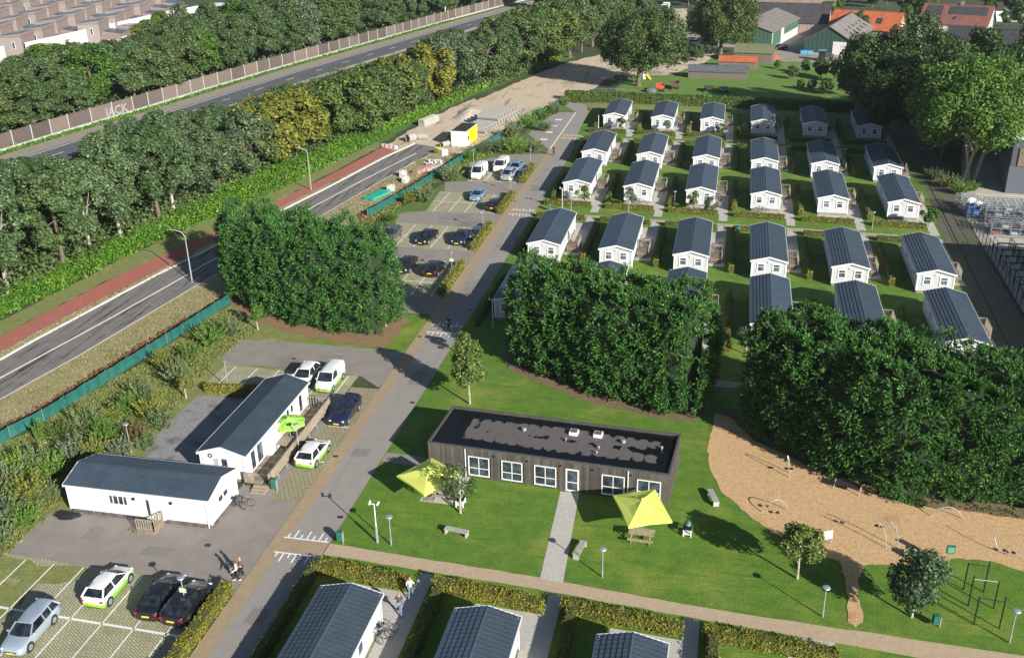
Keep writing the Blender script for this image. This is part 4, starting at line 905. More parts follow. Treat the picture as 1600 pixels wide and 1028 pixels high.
# ------------------------------------------------------------------ the rows of homes
XC = [-22.27, -12.93, -3.62, 5.75, 15.14, 24.62]
YF = [192.46, 164.66, 145.89, 118.07, 99.12]
ROWT = [0, -0.04, -0.10, -0.12, -0.17]
SH = -0.064
ORD = ['first', 'second', 'third', 'fourth', 'fifth', 'last']
ROWN = ['back row', 'second row from back', 'third row from back', 'fourth row from back', 'row behind the conifers']
home0 = make_home(); deck0 = make_deck(); first = True
TREAT = {0: 'path', }
for r_ in range(5):
    for c in range(6):
        x = XC[c]+ROWT[r_]; y = YF[r_]+SH*x
        where = ('%s from lane, %s' % (ORD[c], ROWN[r_])) if c < 5 else 'farthest from lane, %s' % ROWN[r_]
        light = 'shaded mobile home with dark blue roof, ' if (r_ == 0 and c >= 4) or (r_ == 1 and c == 5) else 'light grey mobile home with slate roof, '
        lab = light+where
        if first: home0.location = (x, y, 0); home0['label'] = lab; home0['group'] = 'mobile homes in rows'; h_ = home0; 
        else: h_ = copy_thing(home0, (x, y, 0), 0, lab, 'mobile homes in rows')
        back = r_ in (1, 3)
        dy = 3.6 if back else 5.6
        dl = 'timber deck of the home '+where
        if len(dl.split()) > 16: dl = 'timber deck at the door of the home '+where
        if len(dl.split()) > 16: dl = 'deck of the home '+where
        if first: deck0.location = (x+2.1, y+dy+1.2, 0); deck0['label'] = dl; deck0['group'] = 'timber decks beside the homes'
        else: copy_thing(deck0, (x+2.1, y+dy+1.2, 0), 0, dl, 'timber decks beside the homes')
        first = False
        # paving beside and in front of (or behind) each home
        if back: P = [(x+2.05, y+3.4), (x+4.1, y+3.3), (x+4.1, y+20.2), (x+2.9, y+20.3), (x+2.9, y+16.5), (x-1.9, y+16.8), (x-1.9, y+13.4), (x+2.05, y+13.2)]
        elif r_ == 4: P = [(x+2.05, y+9.6), (x+4.1, y+9.5), (x+4.1, y-3), (x+2.9, y-3), (x+2.05, y)]
        else: P = [(x+2.05, y+9.6), (x+4.1, y+9.5), (x+4.1, y-6.2), (x+2.9, y-6.1), (x+2.9, y-2.9), (x-2.0, y-2.6), (x-2.0, y+0.2), (x+2.05, y+0.2)]
        sheet('home_paving', P, 0.022, G_TILE)
        # hedge between the plots
        hy0, hy1 = (y+1.9, y+14.6) if back else (y-0.8, y+11.9)
        if r_ == 4: hy0 = y-2.0
        if c == 0:
            hedge((x-3.6, hy0), (x-3.6, hy1), 0.5, 0.95, L_HEDGE2, 'narrow hedge along the lane beside first home, '+ROWN[r_], 'hedges between the plots', 40, 0.13)
        if c < 5:
            hedge((x+4.95, hy0), (x+4.95, hy1), 0.55, 1.0, L_HEDGE2, 'narrow hedge between %s and %s home, %s' % (ORD[c], ORD[c+1], ROWN[r_]), 'hedges between the plots', 40, 0.13)
            if not back or r_ == 3: 
                e = hy0 if not back else hy0
                o = hedge((x+4.95, e-0.75), (x+4.95, e-0.05), 0.6, 1.15, L_HEDGE, 'golden bush ending the hedge after %s home, %s' % (ORD[c], ROWN[r_]), 'golden bushes ending the plot hedges', 60, 0.12, 'golden_bush', 'bush')
        # front hedge along the path
        if r_ in (0, 2):
            hedge((x-4.4, y-3.35+0.28), (x+2.7, y-3.35-0.18), 0.8, 0.75, L_HEDGE2 if r_ == 0 else L_HEDGE, 'low golden green hedge before the %s home, %s' % (ORD[c], ROWN[r_]), 'hedges along the row paths', 45, 0.13)
        if r_ in (1, 3):
            hedge((x-4.4, y+18.2+0.28), (x+2.7, y+18.2-0.18), 0.7, 0.7, L_HEDGE2, 'low hedge behind the %s home, %s' % (ORD[c], ROWN[r_]), 'hedges along the row paths', 45, 0.13)
# bottom row of three homes
for c, (x, yb, nm) in enumerate(((-22.6, 50.45, 'beside the lane'), (-13.15, 49.95, 'middle one'), (-3.75, 49.25, 'right end'))):
    h_ = copy_thing(home0, (x, yb-13.6, 0), 0, 'tile roofed mobile home at the bottom edge, '+nm, 'mobile homes in rows')
    copy_thing(deck0, (x+2.1, yb-9.2, 0), 0, 'timber deck of the home at the bottom edge, '+nm, 'timber decks beside the homes')
    sheet('home_paving', [(x+2.05, 30), (x+4.0, 30), (x+4.0, yb+5.55-0.06*c), (x+2.95, yb+5.6-0.06*c), (x+2.95, yb+3.3), (x-1.8, yb+3.6), (x-1.8, yb-0.2), (x+2.05, yb-0.2)], 0.022, G_TILE)
    hedge((x+4.95, yb-14), (x+4.95, yb+3.2), 0.7, 1.0, L_HEDGE2, 'dark clipped hedge right of the bottom row home, '+nm.split(',')[0], 'hedges between the plots', 70, 0.11)
for (a, b, lab) in (((-27.0, 55.0), (-20.0, 54.35), 'golden clipped hedge below the sandy path, nearest the lane'), ((-18.3, 54.6), (-10.3, 53.75), 'golden clipped hedge below the sandy path, second from the lane'),
                    ((-9.0, 53.9), (-0.8, 53.2), 'golden clipped hedge below the sandy path, third from the lane'), ((0.5, 53.1), (9.0, 52.5), 'golden clipped hedge below the sandy path, farthest from the lane')):
    hedge(a, b, 0.85, 0.85, L_HEDGE, lab, 'golden hedges under the sandy path', 150, 0.10)
sheet('home_paving', [(5.9, 30), (8.9, 30), (8.9, 54.3), (7.7, 54.4), (5.9, 54)], 0.022, G_TILE)
hedge((-27.2, 40), (-27.2, 55.0), 0.6, 0.95, L_HEDGE2, 'dark green clipped hedge along the lane beside the bottom left home', None, 80, 0.11)
# golden hedges at the lane end of the car park bays
for i, (y0, y1, lab) in enumerate(((40, 51.6, 'golden hedge between the lane and the front car park, bottom left'), (106.6, 116.6, 'golden hedge at the lane end of the first car park bays past the conifers'), (122.4, 132.4, 'golden hedge at the lane end of the second car park bays'),
                                  (138.2, 147.7, 'golden hedge at the lane end of the third car park bays'), (154.4, 164.0, 'golden hedge at the lane end of the farthest car park bays'))):
    hedge((-32.45, y0), (-32.45, y1), 0.8, 0.95, L_HEDGE, lab, 'golden hedges beside the car park bays', 110 if i == 0 else 60, 0.10 if i == 0 else 0.13)
hedge((-48.6, 79.2), (-43.5, 79.6), 0.9, 0.8, L_HEDGE, 'golden hedge between the gravel yard and the small paved parking', None, 110, 0.11)
hedge((-35.9, 219.5), (24, 214.6), 2.2, 1.9, L_HEDGE3, 'long thick laurel hedge between the back row of homes and the pasture', None, 26, 0.26)
# garden chairs and tables on the paving
def make_chair():
    t = thing('garden_chair', 'x', 'garden chair'); MB().box(-0.25, 0.25, -0.25, 0.25, 0.40, 0.44).build('seat', M_TRIMD, t); MB().box(-0.25, 0.25, 0.22, 0.26, 0.44, 0.95).build('backrest', M_TRIMD, t)
    for sx in (-1, 1):
        for sy in (-1, 1): MB().box(sx*0.22-.02, sx*0.22+.02, sy*0.22-.02, sy*0.22+.02, 0, 0.4).build('leg', M_TRIMD, t)
    return t
M_TRIMD = pm('dark_wicker', (0.07, 0.055, 0.05), 0.7, var=0.3, scale=8)
ch0 = make_chair(); tb0 = thing('garden_table', 'x', 'garden table'); MB().box(-0.5, 0.5, -0.4, 0.4, 0.68, 0.72).build('table_top', M_WOOD2, tb0)
for sx in (-1, 1):
    for sy in (-1, 1): MB().box(sx*0.44-.03, sx*0.44+.03, sy*0.34-.03, sy*0.34+.03, 0, 0.68).build('leg', M_WOOD2, tb0)
k = 0
for (r_, c) in ((0, 1), (0, 3), (1, 0), (1, 1), (1, 2), (2, 0), (2, 2), (2, 4), (3, 1), (3, 2), (3, 4), (1, 4)):
    x = XC[c]+ROWT[r_]; y = YF[r_]+SH*x+(9.0 if r_ in (1, 3) else 3.9); w_ = 'home %s from lane, %s' % (ORD[c], ROWN[r_])
    for j, (dx, dy, rz, nm) in enumerate(((2.75, 0.0, 20, 'nearer'), (3.35, 1.1, 200, 'farther'))):
        l_ = 'dark garden chair, %s one beside %s' % (nm, w_)
        if k == 0 and j == 0: ch0.location = (x+dx, y+dy, 0.03); ch0['label'] = l_; ch0['group'] = 'garden chairs by the homes'
        else: copy_thing(ch0, (x+dx, y+dy, 0.03), R(rz), l_, 'garden chairs by the homes')
    l_ = 'small wooden garden table beside '+w_
    if k == 0: tb0.location = (x+3.1, y+0.55, 0.03); tb0['label'] = l_; tb0['group'] = 'garden tables by the homes'
    else: copy_thing(tb0, (x+3.1, y+0.55, 0.03), 0, l_, 'garden tables by the homes')
    k += 1
# ------------------------------------------------------------------ white offices with blue roofs
def gable_building(name, label, x0, x1, y0, y1, axis, ze, zr, over=0.22, wall=None, roof=None, ribs=0.4, courses=6, skirt=0.3, rib=0.02, plinth=None):
    """ridge along axis"""
    t = thing(name, label, 'building', ((x0+x1)/2, (y0+y1)/2, 0)); wall = wall or M_CREAM; roof = roof or M_ROOFG
    hx, hy = (x1-x0)/2, (y1-y0)/2
    if axis == 'y': W, Lh = hx, hy
    else: W, Lh = hy, hx
    def P(u, v): return (u, v) if axis == 'y' else (v, -u)   # u across, v along
    s = (zr-ze)/(W+over); zt = ze+over*s
    m = MB()
    q = [P(-W, -Lh), P(W, -Lh), P(W, Lh), P(-W, Lh)]
    for i in range(4):
        a, b = q[i], q[(i+1) % 4]; n = Vector((b[1]-a[1], -(b[0]-a[0]), 0)).normalized(); cladding(m, a, b, skirt, zt, n, 0.2)
    for v in (-Lh, Lh):
        a, b, c = P(-W, v), P(W, v), P(0, v); m.quad((a[0], a[1], zt), (b[0], b[1], zt), (c[0], c[1], zr-0.03))
    m.build('wall', wall, t)
    m = MB(); m.prism([(p[0]*0.99, p[1]*0.99) for p in q], 0, skirt+0.01); m.build('plinth', plinth or M_SKIRT, t)
    M = None if axis == 'y' else Matrix.Rotation(-PI/2, 4, 'Z')
    for sx in (-1, 1):
        m = MB(); tile_slope(m, sx*(W+over), ze, sx*0.04, zr, -Lh-over+0.03, Lh+over-0.03, courses, ribs, 0.035, rib)
        if M is not None: m.v = [tuple(M @ Vector(p)) for p in m.v]
        m.build('roof_slope', roof, t)
    m = MB(); m.M = M; m.extr([(-0.15, zr-0.005), (0, zr+0.06), (0.15, zr-0.005), (0, zr)], -Lh-over+0.02, Lh+over-0.02); m.build('ridge_cap', roof, t)
    for v in (-Lh-over, Lh+over-0.05):
        m = MB(); m.M = M
        for sx in (-1, 1): m.extr([(0, zr+0.055), (sx*(W+over+.03), ze+0.045), (sx*(W+over+.03), ze-0.18), (0, zr-0.18)], v, v+0.05)
        m.build('verge_board', M_WHITE, t)
    for sx in (-1, 1):
        m = MB(); m.M = M; m.box(min(sx*(W+over), sx*(W+over+.1)), max(sx*(W+over), sx*(W+over+.1)), -Lh-over+.06, Lh+over-.06, ze-0.10, ze+0.01); m.build('gutter', M_WHITE, t)
    for p in q: MB().box(p[0]-0.08, p[0]+0.08, p[1]-0.08, p[1]+0.08, skirt, zt-0.02).build('corner_board', M_WHITE, t)
    return t
o1 = gable_building('site_office', 'long white cladded office with ribbed blue roof, nearest the front car park', -49.3, -37.1, 58.2, 62.5, 'x', 2.72, 3.42, 0.2, ribs=0.30, courses=3, rib=0.035, plinth=pm('stone_plinth', (0.13, 0.12, 0.115), 0.9, var=0.4, scale=2), skirt=0.42)
cx, cy = -43.2, 60.35
f = window(o1, 'y-', (-45.0-cx+.1, 58.2-cy-0.02, 1.75), 1.5, 0.75, surround=0.17, mull=(('v', 0.0), ('v', -0.45), ('v', 0.45)))
m = MB(); m.box(-42.6-cx, -41.0-cx, 58.2-cy-0.08, 58.2-cy-0.02, 0.32, 2.35); d = m.build('door', M_WHITE, o1); MB().box(-42.45-cx, -42.2-cx, 58.2-cy-0.095, 58.2-cy-0.08, 0.7, 2.1).build('pane', M_GLASS, d)
for x in (-43.5, -40.3): MB().box(x-cx-0.09, x-cx+0.09, 58.2-cy-0.16, 58.2-cy-0.02, 1.95, 2.15).build('wall_lamp', M_BLACK, o1)
for y in (59.9, 60.7): window(o1, 'x+', (-37.1-cx+0.02, y-cy, 1.75), 0.42, 0.25, surround=0.04, fm=M_BLACK)
MB().tube((-37.35-cx, 58.13-cy, 0.1), (-37.35-cx, 58.13-cy, 2.6), 0.04).build('downpipe', M_WHITE, o1)
MB().box(-47.35-cx, -47.31-cx, 58.15-cy, 58.19-cy, 0.32, 2.6).build('panel_joint', M_WALL, o1)
# railed stairs of the first office
t = thing('entrance_stairs', 'weathered wooden railed landing with steps at the door of the front white office', 'stairs', (-41.9, 57.3, 0))
m = MB()
MB().box(-0.75, 0.75, -0.7, 0.8, 0.0, 0.34).build('landing', M_WOOD, t)
for k in range(2): MB().box(-1.25-0.3*k, -0.78-0.3*k, -0.6, 0.7, 0.0, 0.22-0.1*k).build('step', M_WOOD, t)
for a, b in (((-0.7, -0.66), (0.72, -0.66)), ((0.72, -0.66), (0.72, 0.75))):
    m = MB(); m.beam((a[0], a[1], 1.3), (b[0], b[1], 1.3), 0.09, 0.05); m.beam((a[0], a[1], 0.5), (b[0], b[1], 0.5), 0.05, 0.05)
    for k in range(8):
        q = (a[0]+(b[0]-a[0])*k/7, a[1]+(b[1]-a[1])*k/7); m.box(q[0]-0.03, q[0]+0.03, q[1]-0.02, q[1]+0.02, 0.34, 1.28)
    m.build('railing', M_WOOD2, t)
o2 = gable_building('reception_office', 'white office with blue tiled roof and long timber veranda beside the lane parking', -41.25, -37.35, 64.75, 77.9, 'y', 2.62, 3.30, 0.22, ribs=0.42, courses=7)
cx, cy = -39.3, 71.325
window(o2, 'y-', (-39.15-cx, 64.75-cy-0.02, 1.75), 0.55, 0.8, surround=0.12); window(o2, 'y-', (-39.95-cx, 64.75-cy-0.02, 1.75), 0.5, 0.8, surround=0.12, pmn=M_CURT)
for y, w_, h_, zc in ((66.2, 0.75, 1.9, 1.5), (67.5, 1.05, 1.9, 1.5), (73.4, 0.5, 0.7, 1.85), (74.3, 0.5, 0.7, 1.85), (76.2, 0.7, 1.9, 1.5)):
    window(o2, 'x+', (-37.35-cx+0.02, y-cy, zc), w_, h_, surround=0.10)
# bay of the office
m = MB(); bx0, bx1 = -37.33-cx, -36.75-cx
cladding(m, (bx1, 68.6-cy), (bx1, 70.6-cy), 0.34, 2.5, (1, 0)); m.box(bx0, bx1, 68.6-cy, 70.6-cy, 0.34, 2.5); m.build('bay_wall', M_CREAM, o2)
MB().tube((-41.0-cx, 64.66-cy, 0.1), (-41.0-cx, 64.66-cy, 2.5), 0.04).build('downpipe', M_WHITE, o2)
MB().ring((-40.35-cx, 64.70-cy, 2.35), (0, 1, 0), 0.16, 0.05, 14, 6).build('wall_badge', M_ROOFG, o2)
# veranda: planks are seen lying over dark joists, railing all along the outside
v = thing('veranda', 'long weathered timber veranda with slatted railing along the reception office', 'veranda', (-36.95, 64.3, 0))
LV = 13.4
for k in range(38): MB().box(-0.35, 1.15, 0.35*k, 0.35*k+0.30, 0.36, 0.40).build('plank', M_WOOD if k % 3 else M_WOOD2, v)
MB().box(-0.3, 1.7, 0.05, LV-0.1, 0.02, 0.34).build('deck_frame', pm('dark_joists', (0.06, 0.05, 0.045), 0.9), v)
for k in range(60):   # narrow open slats of the ramp
    y = 0.5+k*0.21; MB().box(1.18, 1.78, y, y+0.09, 0.36, 0.42).build('slat', M_WOOD2 if k % 2 else M_WOOD, v)
m = MB(); m.beam((1.85, 0, 1.35), (1.85, LV, 1.35), 0.10, 0.05); m.beam((1.85, 0, 0.5), (1.85, LV, 0.5), 0.05, 0.06); m.build('handrail', M_WOOD2, v)
for k in range(84):
    y = 0.16*k+0.02; MB().box(1.83, 1.86, y, y+0.11, 0.35, 1.30).build('slat', M_WOOD2, v)
for k in range(9): MB().box(1.80, 1.90, k*LV/8-0.05, k*LV/8+0.05, 0, 1.42).build('post', M_WOOD2, v)
for a, b in (((-0.35, 0), (0.45, 0)), ((-0.3, LV), (1.85, LV))):
    m = MB(); m.beam((a[0], a[1], 1.3), (b[0], b[1], 1.3), 0.09, 0.05)
    for k in range(9): q = a[0]+(b[0]-a[0])*k/8; m.box(q-0.03, q+0.03, a[1]-0.02, a[1]+0.02, 0.35, 1.28)
    m.build('railing', M_WOOD2, v)
for k in range(3): MB().box(0.5, 1.8, -0.32*(k+1), -0.32*k-0.03, 0.0, 0.32-0.10*k).build('step', M_WOOD2, v)

# ------------------------------------------------------------------ the dark timber pavilion
PV = thing('pavilion', 'long flat roofed pavilion of dark weathered vertical boards with white windows', 'building', (-22.85, 69.25, 0), math.atan2(67.85-69.25, -2.8+22.85))
LP = 20.1; DP = 6.35; HP = 2.82
def board_mat(name, c, c2):
    m, ns, ls = new_mat(name); co = coords(ns, ls, 'object', (3.0, 3.0, 0.6)); n1 = noise(ns, ls, co, 1.5, 5, 0.7)
    oi = ns.new('ShaderNodeObjectInfo'); col = mixc(ns, ls, ramp(ns, ls, n1, 0.3, 0.7), c, c2)
    hs = ns.new('ShaderNodeHueSaturation'); ls.new(col, hs.inputs['Color']); ls.new(ramp(ns, ls, oi.outputs['Random'], 0, 1, 0.65, 1.3), hs.inputs['Value'])
    return finish(m, ns, ls, hs.outputs[0], 0.85, 0, n1, 0.4, 0.02)
M_BOARD = board_mat('dark_boards', (0.060, 0.052, 0.045), (0.125, 0.110, 0.095))
MB().box(0.04, LP-0.04, 0.04, DP-0.04, 0.0, HP-0.32).build('wall', M_BLACK, PV)
bw = 0.2; bme = {}
def boards(p0, p1, nrm, holes=()):
    L = math.hypot(p1[0]-p0[0], p1[1]-p0[1]); n = int(L/bw); u = ((p1[0]-p0[0])/L, (p1[1]-p0[1])/L)
    for k in range(n):
        a = k*L/n; c = a+L/n/2; segs = [(0.04, HP-0.03)]
        for h0, h1, z0, z1 in holes:
            if h0 < c < h1: segs = [(0.04, z0), (z1, HP-0.03)]
        for z0, z1 in segs:
            if z1-z0 < 0.05: continue
            key = (round(z0, 2), round(z1, 2), k % 2, nrm)
            if key not in bme:
                m = MB(); d = 0.035 if k % 2 else 0.05; bb = L/n*0.93
                if nrm[1]: m.box(-bb/2, bb/2, 0, d*nrm[1], z0, z1) if nrm[1] > 0 else m.box(-bb/2, bb/2, -d, 0, z0, z1)
                else: m.box(0, d, -bb/2, bb/2, z0, z1) if nrm[0] > 0 else m.box(-d, 0, -bb/2, bb/2, z0, z1)
                bme[key] = m.mesh('board', M_BOARD)
            link('board', bme[key], PV, (p0[0]+u[0]*c, p0[1]+u[1]*c, 0))
WIN = [(3.46, 5.34), (6.33, 8.17), (9.12, 11.02), (14.70, 16.62), (17.55, 19.50)]
DOOR = (11.78, 12.88)
boards((0, 0), (LP, 0), (0, -1), [(a, b, 0.22, 2.08) for a, b in WIN]+[(DOOR[0], DOOR[1], 0.0, 2.12)])
boards((LP, 0), (LP, DP), (1, 0)); boards((0, 0), (0, DP), (-1, 0))
boards((0, DP), (LP, DP), (0, 1))
for a, b in WIN:
    f = window(PV, 'y-', ((a+b)/2, -0.02, 1.15), b-a-0.22, 1.66, surround=0.085, mull=(('v', 0.0), ('h', -0.18)))
f = window(PV, 'y-', ((DOOR[0]+DOOR[1])/2, -0.03, 1.10), 0.86, 1.84, surround=0.12, mull=(('h', -0.2),)); f.name = 'door'
for x in (5.75, 8.6, 11.4, 14.0, 17.1): MB().box(x-0.06, x+0.06, -0.16, -0.05, 2.30, 2.42).build('wall_lamp', M_BLACK, PV)
for x in (3.25, 16.85): MB().tube((x, -0.09, 0.1), (x, -0.09, HP-0.1), 0.04).build('downpipe', M_WHITE, PV)
# roof: bitumen sheets inside a low parapet, wet black with grey patches that have dried
def bitumen():
    m, ns, ls = new_mat('bitumen_roof'); tc = ns.new('ShaderNodeTexCoord').outputs['Object']
    sx = ns.new('ShaderNodeSeparateXYZ'); ls.new(tc, sx.inputs[0])
    # distance from the roof's long middle line, wide where it dried
    def mth(op, a, b=None):
        n = ns.new('ShaderNodeMath'); n.operation = op
        for i, q in enumerate((a, b)):
            if q is None: continue
            if isinstance(q, (int, float)): n.inputs[i].default_value = q
            else: ls.new(q, n.inputs[i])
        return n.outputs[0]
    dx = mth('ABSOLUTE', mth('DIVIDE', mth('SUBTRACT', sx.outputs[0], 10.6), 8.3)); dy = mth('ABSOLUTE', mth('DIVIDE', mth('SUBTRACT', sx.outputs[1], 3.35), 2.05))
    e = mth('SUBTRACT', 1.0, mth('MAXIMUM', mth('POWER', dx, 3.0), mth('ADD', mth('POWER', dy, 1.6), mth('MULTIPLY', dx, 0.25))))
    mp = ns.new('ShaderNodeMapping'); mp.inputs['Scale'].default_value = (1.1, 0.62, 1); ls.new(tc, mp.inputs[0])
    n1 = noise(ns, ls, mp.outputs[0], 1.6, 8, 0.72); n2 = noise(ns, ls, tc, 6.0, 4, 0.7)
    # scallops: sheets one metre wide dry from their middles
    wv = mth('ABSOLUTE', mth('SINE', mth('MULTIPLY', sx.outputs[0], 3.0)))
    s = mth('ADD', mth('ADD', mth('MULTIPLY', e, 0.75), mth('MULTIPLY', mth('SUBTRACT', n1, 0.46), 1.5)), mth('MULTIPLY', mth('SUBTRACT', wv, 0.6), 0.22))
    n3 = noise(ns, ls, mp.outputs[0], 0.7, 3, 0.5); hole = mth('MULTIPLY', ramp(ns, ls, dy, 0.0, 0.35, 1.0, 0.0), ramp(ns, ls, n3, 0.44, 0.52, 0, 0.9))
    s = mth('SUBTRACT', s, hole)
    s = mth('MULTIPLY', s, mth('GREATER_THAN', e, 0.02))
    fac = ramp(ns, ls, s, 0.09, 0.11)
    c = mixc(ns, ls, fac, mixc(ns, ls, n2, (0.005, 0.005, 0.007), (0.010, 0.010, 0.012)), mixc(ns, ls, n2, (0.105, 0.094, 0.090), (0.150, 0.134, 0.128)))
    rr = ramp(ns, ls, fac, 0, 1, 0.16, 0.9)
    return finish(m, ns, ls, c, rr, 0, n2, 0.06, 0.005, 0.22)
M_BIT = bitumen()
for k in range(20):
    m = MB(); x0 = 0.13+k*(LP-0.26)/20; x1 = x0+(LP-0.26)/20
    m.box(x0+0.012, x1, 0.13, DP-0.13, HP-0.30, HP-0.16+0.004*(k % 2)); m.build('roof_sheet', M_BIT, PV)
for a in ((-0.06, LP+0.06, -0.07, 0.13), (-0.06, LP+0.06, DP-0.13, DP+0.07), (-0.06, 0.13, 0.13, DP-0.13), (LP-0.13, LP+0.06, 0.13, DP-0.13)):
    MB().box(*a, HP-0.10 if a[2] > 0 and a[3] < DP else HP-0.10, HP+0.04).build('parapet', pm('parapet', (0.085, 0.082, 0.080), 0.7, var=0.2) if 'parapet' not in MATS else MATS['parapet'], PV)
for x, y in ((11.4, 4.6), (13.45, 4.75)):
    m = MB(); m.box(x-0.36, x+0.36, y-0.36, y+0.36, HP-0.16, HP+0.12); s_ = m.build('skylight', M_WHITE, PV)
    MB().box(x-0.27, x+0.27, y-0.27, y+0.27, HP+0.12, HP+0.15).build('pane', M_BIT, s_)
for x, y, r_ in ((7.2, 4.0, 0.22), (15.7, 4.1, 0.22), (13.9, 2.7, 0.12), (13.9, 1.9, 0.10), (18.9, 3.9, 0.13), (11.0, 3.3, 0.10)):
    MB().lathe([(0.001, 0.30), (r_*0.9, 0.28), (r_, 0.18), (r_*0.5, 0.14), (r_*0.45, 0.0)], 12, (x, y, HP-0.16)).build('roof_vent', M_GALV, PV, True)
MB().lathe([(0.0, 0.16), (0.16, 0.12), (0.2, 0)], 10, (-0.25, 5.0, 1.5)).build('wall_vent', M_GALV, PV)
# ------------------------------------------------------------------ cars
def paint(name, c, rough=0.25, metal=0.0): return pm(name, c, rough, metal, var=0.04, scale=1, spec=0.5, coat=0.6)
P_WHITE = paint('paint_white', (0.78, 0.78, 0.77)); P_SILVER = paint('paint_silver_blue', (0.42, 0.50, 0.58), 0.3, 0.35); P_BLACK = paint('paint_black', (0.012, 0.013, 0.018)); P_NAVY = paint('paint_navy', (0.014, 0.020, 0.050))
P_BLUE = paint('paint_light_blue', (0.22, 0.36, 0.55), 0.3, 0.3); P_GREY = paint('paint_grey', (0.12, 0.135, 0.15), 0.3, 0.4); P_RED = paint('paint_red', (0.45, 0.05, 0.03)); P_YEL = paint('paint_yellow', (0.80, 0.62, 0.02))
def livery():
    m, ns, ls = new_mat('white_green_livery'); tc = ns.new('ShaderNodeTexCoord').outputs['Object']
    sx = ns.new('ShaderNodeSeparateXYZ'); ls.new(tc, sx.inputs[0])
    v = ns.new('ShaderNodeTexVoronoi'); v.inputs['Scale'].default_value = 5.0; ls.new(tc, v.inputs['Vector'])
    a = ns.new('ShaderNodeMath'); a.operation = 'MULTIPLY_ADD'; ls.new(v.outputs['Color'], a.inputs[0]); a.inputs[1].default_value = 0.30; ls.new(sx.outputs[2], a.inputs[2])
    f = ramp(ns, ls, a.outputs[0], 0.78, 0.80, 1, 0)
    col = mixc(ns, ls, f, (0.80, 0.80, 0.78), (0.24, 0.62, 0.035))
    return finish(m, ns, ls, col, 0.25, 0, None, coat=0.6)
P_LIV = livery()
M_CGLASS = glass_mat('car_glass', (0.008, 0.010, 0.014), (0.025, 0.033, 0.045), 0.05)
M_TYRE = pm('tyre', (0.022, 0.022, 0.022), 0.85, var=0.2); M_RIM = pm('alloy_rim', (0.45, 0.46, 0.48), 0.35, 0.6, var=0.1)
M_TRIM = pm('black_trim', (0.03, 0.03, 0.032), 0.6, var=0.15)
M_LAMP = pm('lamp_glass', (0.75, 0.77, 0.80), 0.12, var=0.05, spec=0.9); M_TAIL = pm('tail_lamp', (0.40, 0.015, 0.012), 0.2, var=0.1, spec=0.8)
M_PLATE = pm('number_plate', (0.85, 0.62, 0.05), 0.5, var=0.05)
SPEC = {  # length, half width, heights, cabin stations
 'hatch': dict(L=4.15, w=0.89, hood=0.82, belt=0.95, roof=1.44, xw0=0.95, xw1=1.80, xr1=3.45, xr0=4.00, tail=1.00, r=0.33, wb=(0.80, 3.38)),
 'wagon': dict(L=4.70, w=0.89, hood=0.88, belt=0.97, roof=1.47, xw0=1.20, xw1=1.92, xr1=4.25, xr0=4.60, tail=1.0, r=0.33, wb=(0.90, 3.62)),
 'sedan': dict(L=4.60, w=0.90, hood=0.84, belt=0.95, roof=1.42, xw0=1.15, xw1=2.02, xr1=3.25, xr0=4.15, tail=1.05, r=0.33, wb=(0.88, 3.58)),
 'van': dict(L=4.6, w=0.93, hood=1.05, belt=1.15, roof=1.88, xw0=0.85, xw1=1.55, xr1=4.50, xr0=4.58, tail=1.15, r=0.34, wb=(0.85, 3.75)),
 'bigvan': dict(L=5.2, w=0.97, hood=1.15, belt=1.25, roof=2.15, xw0=0.75, xw1=1.5, xr1=5.1, xr0=5.18, tail=1.25, r=0.35, wb=(0.95, 4.1)),
}
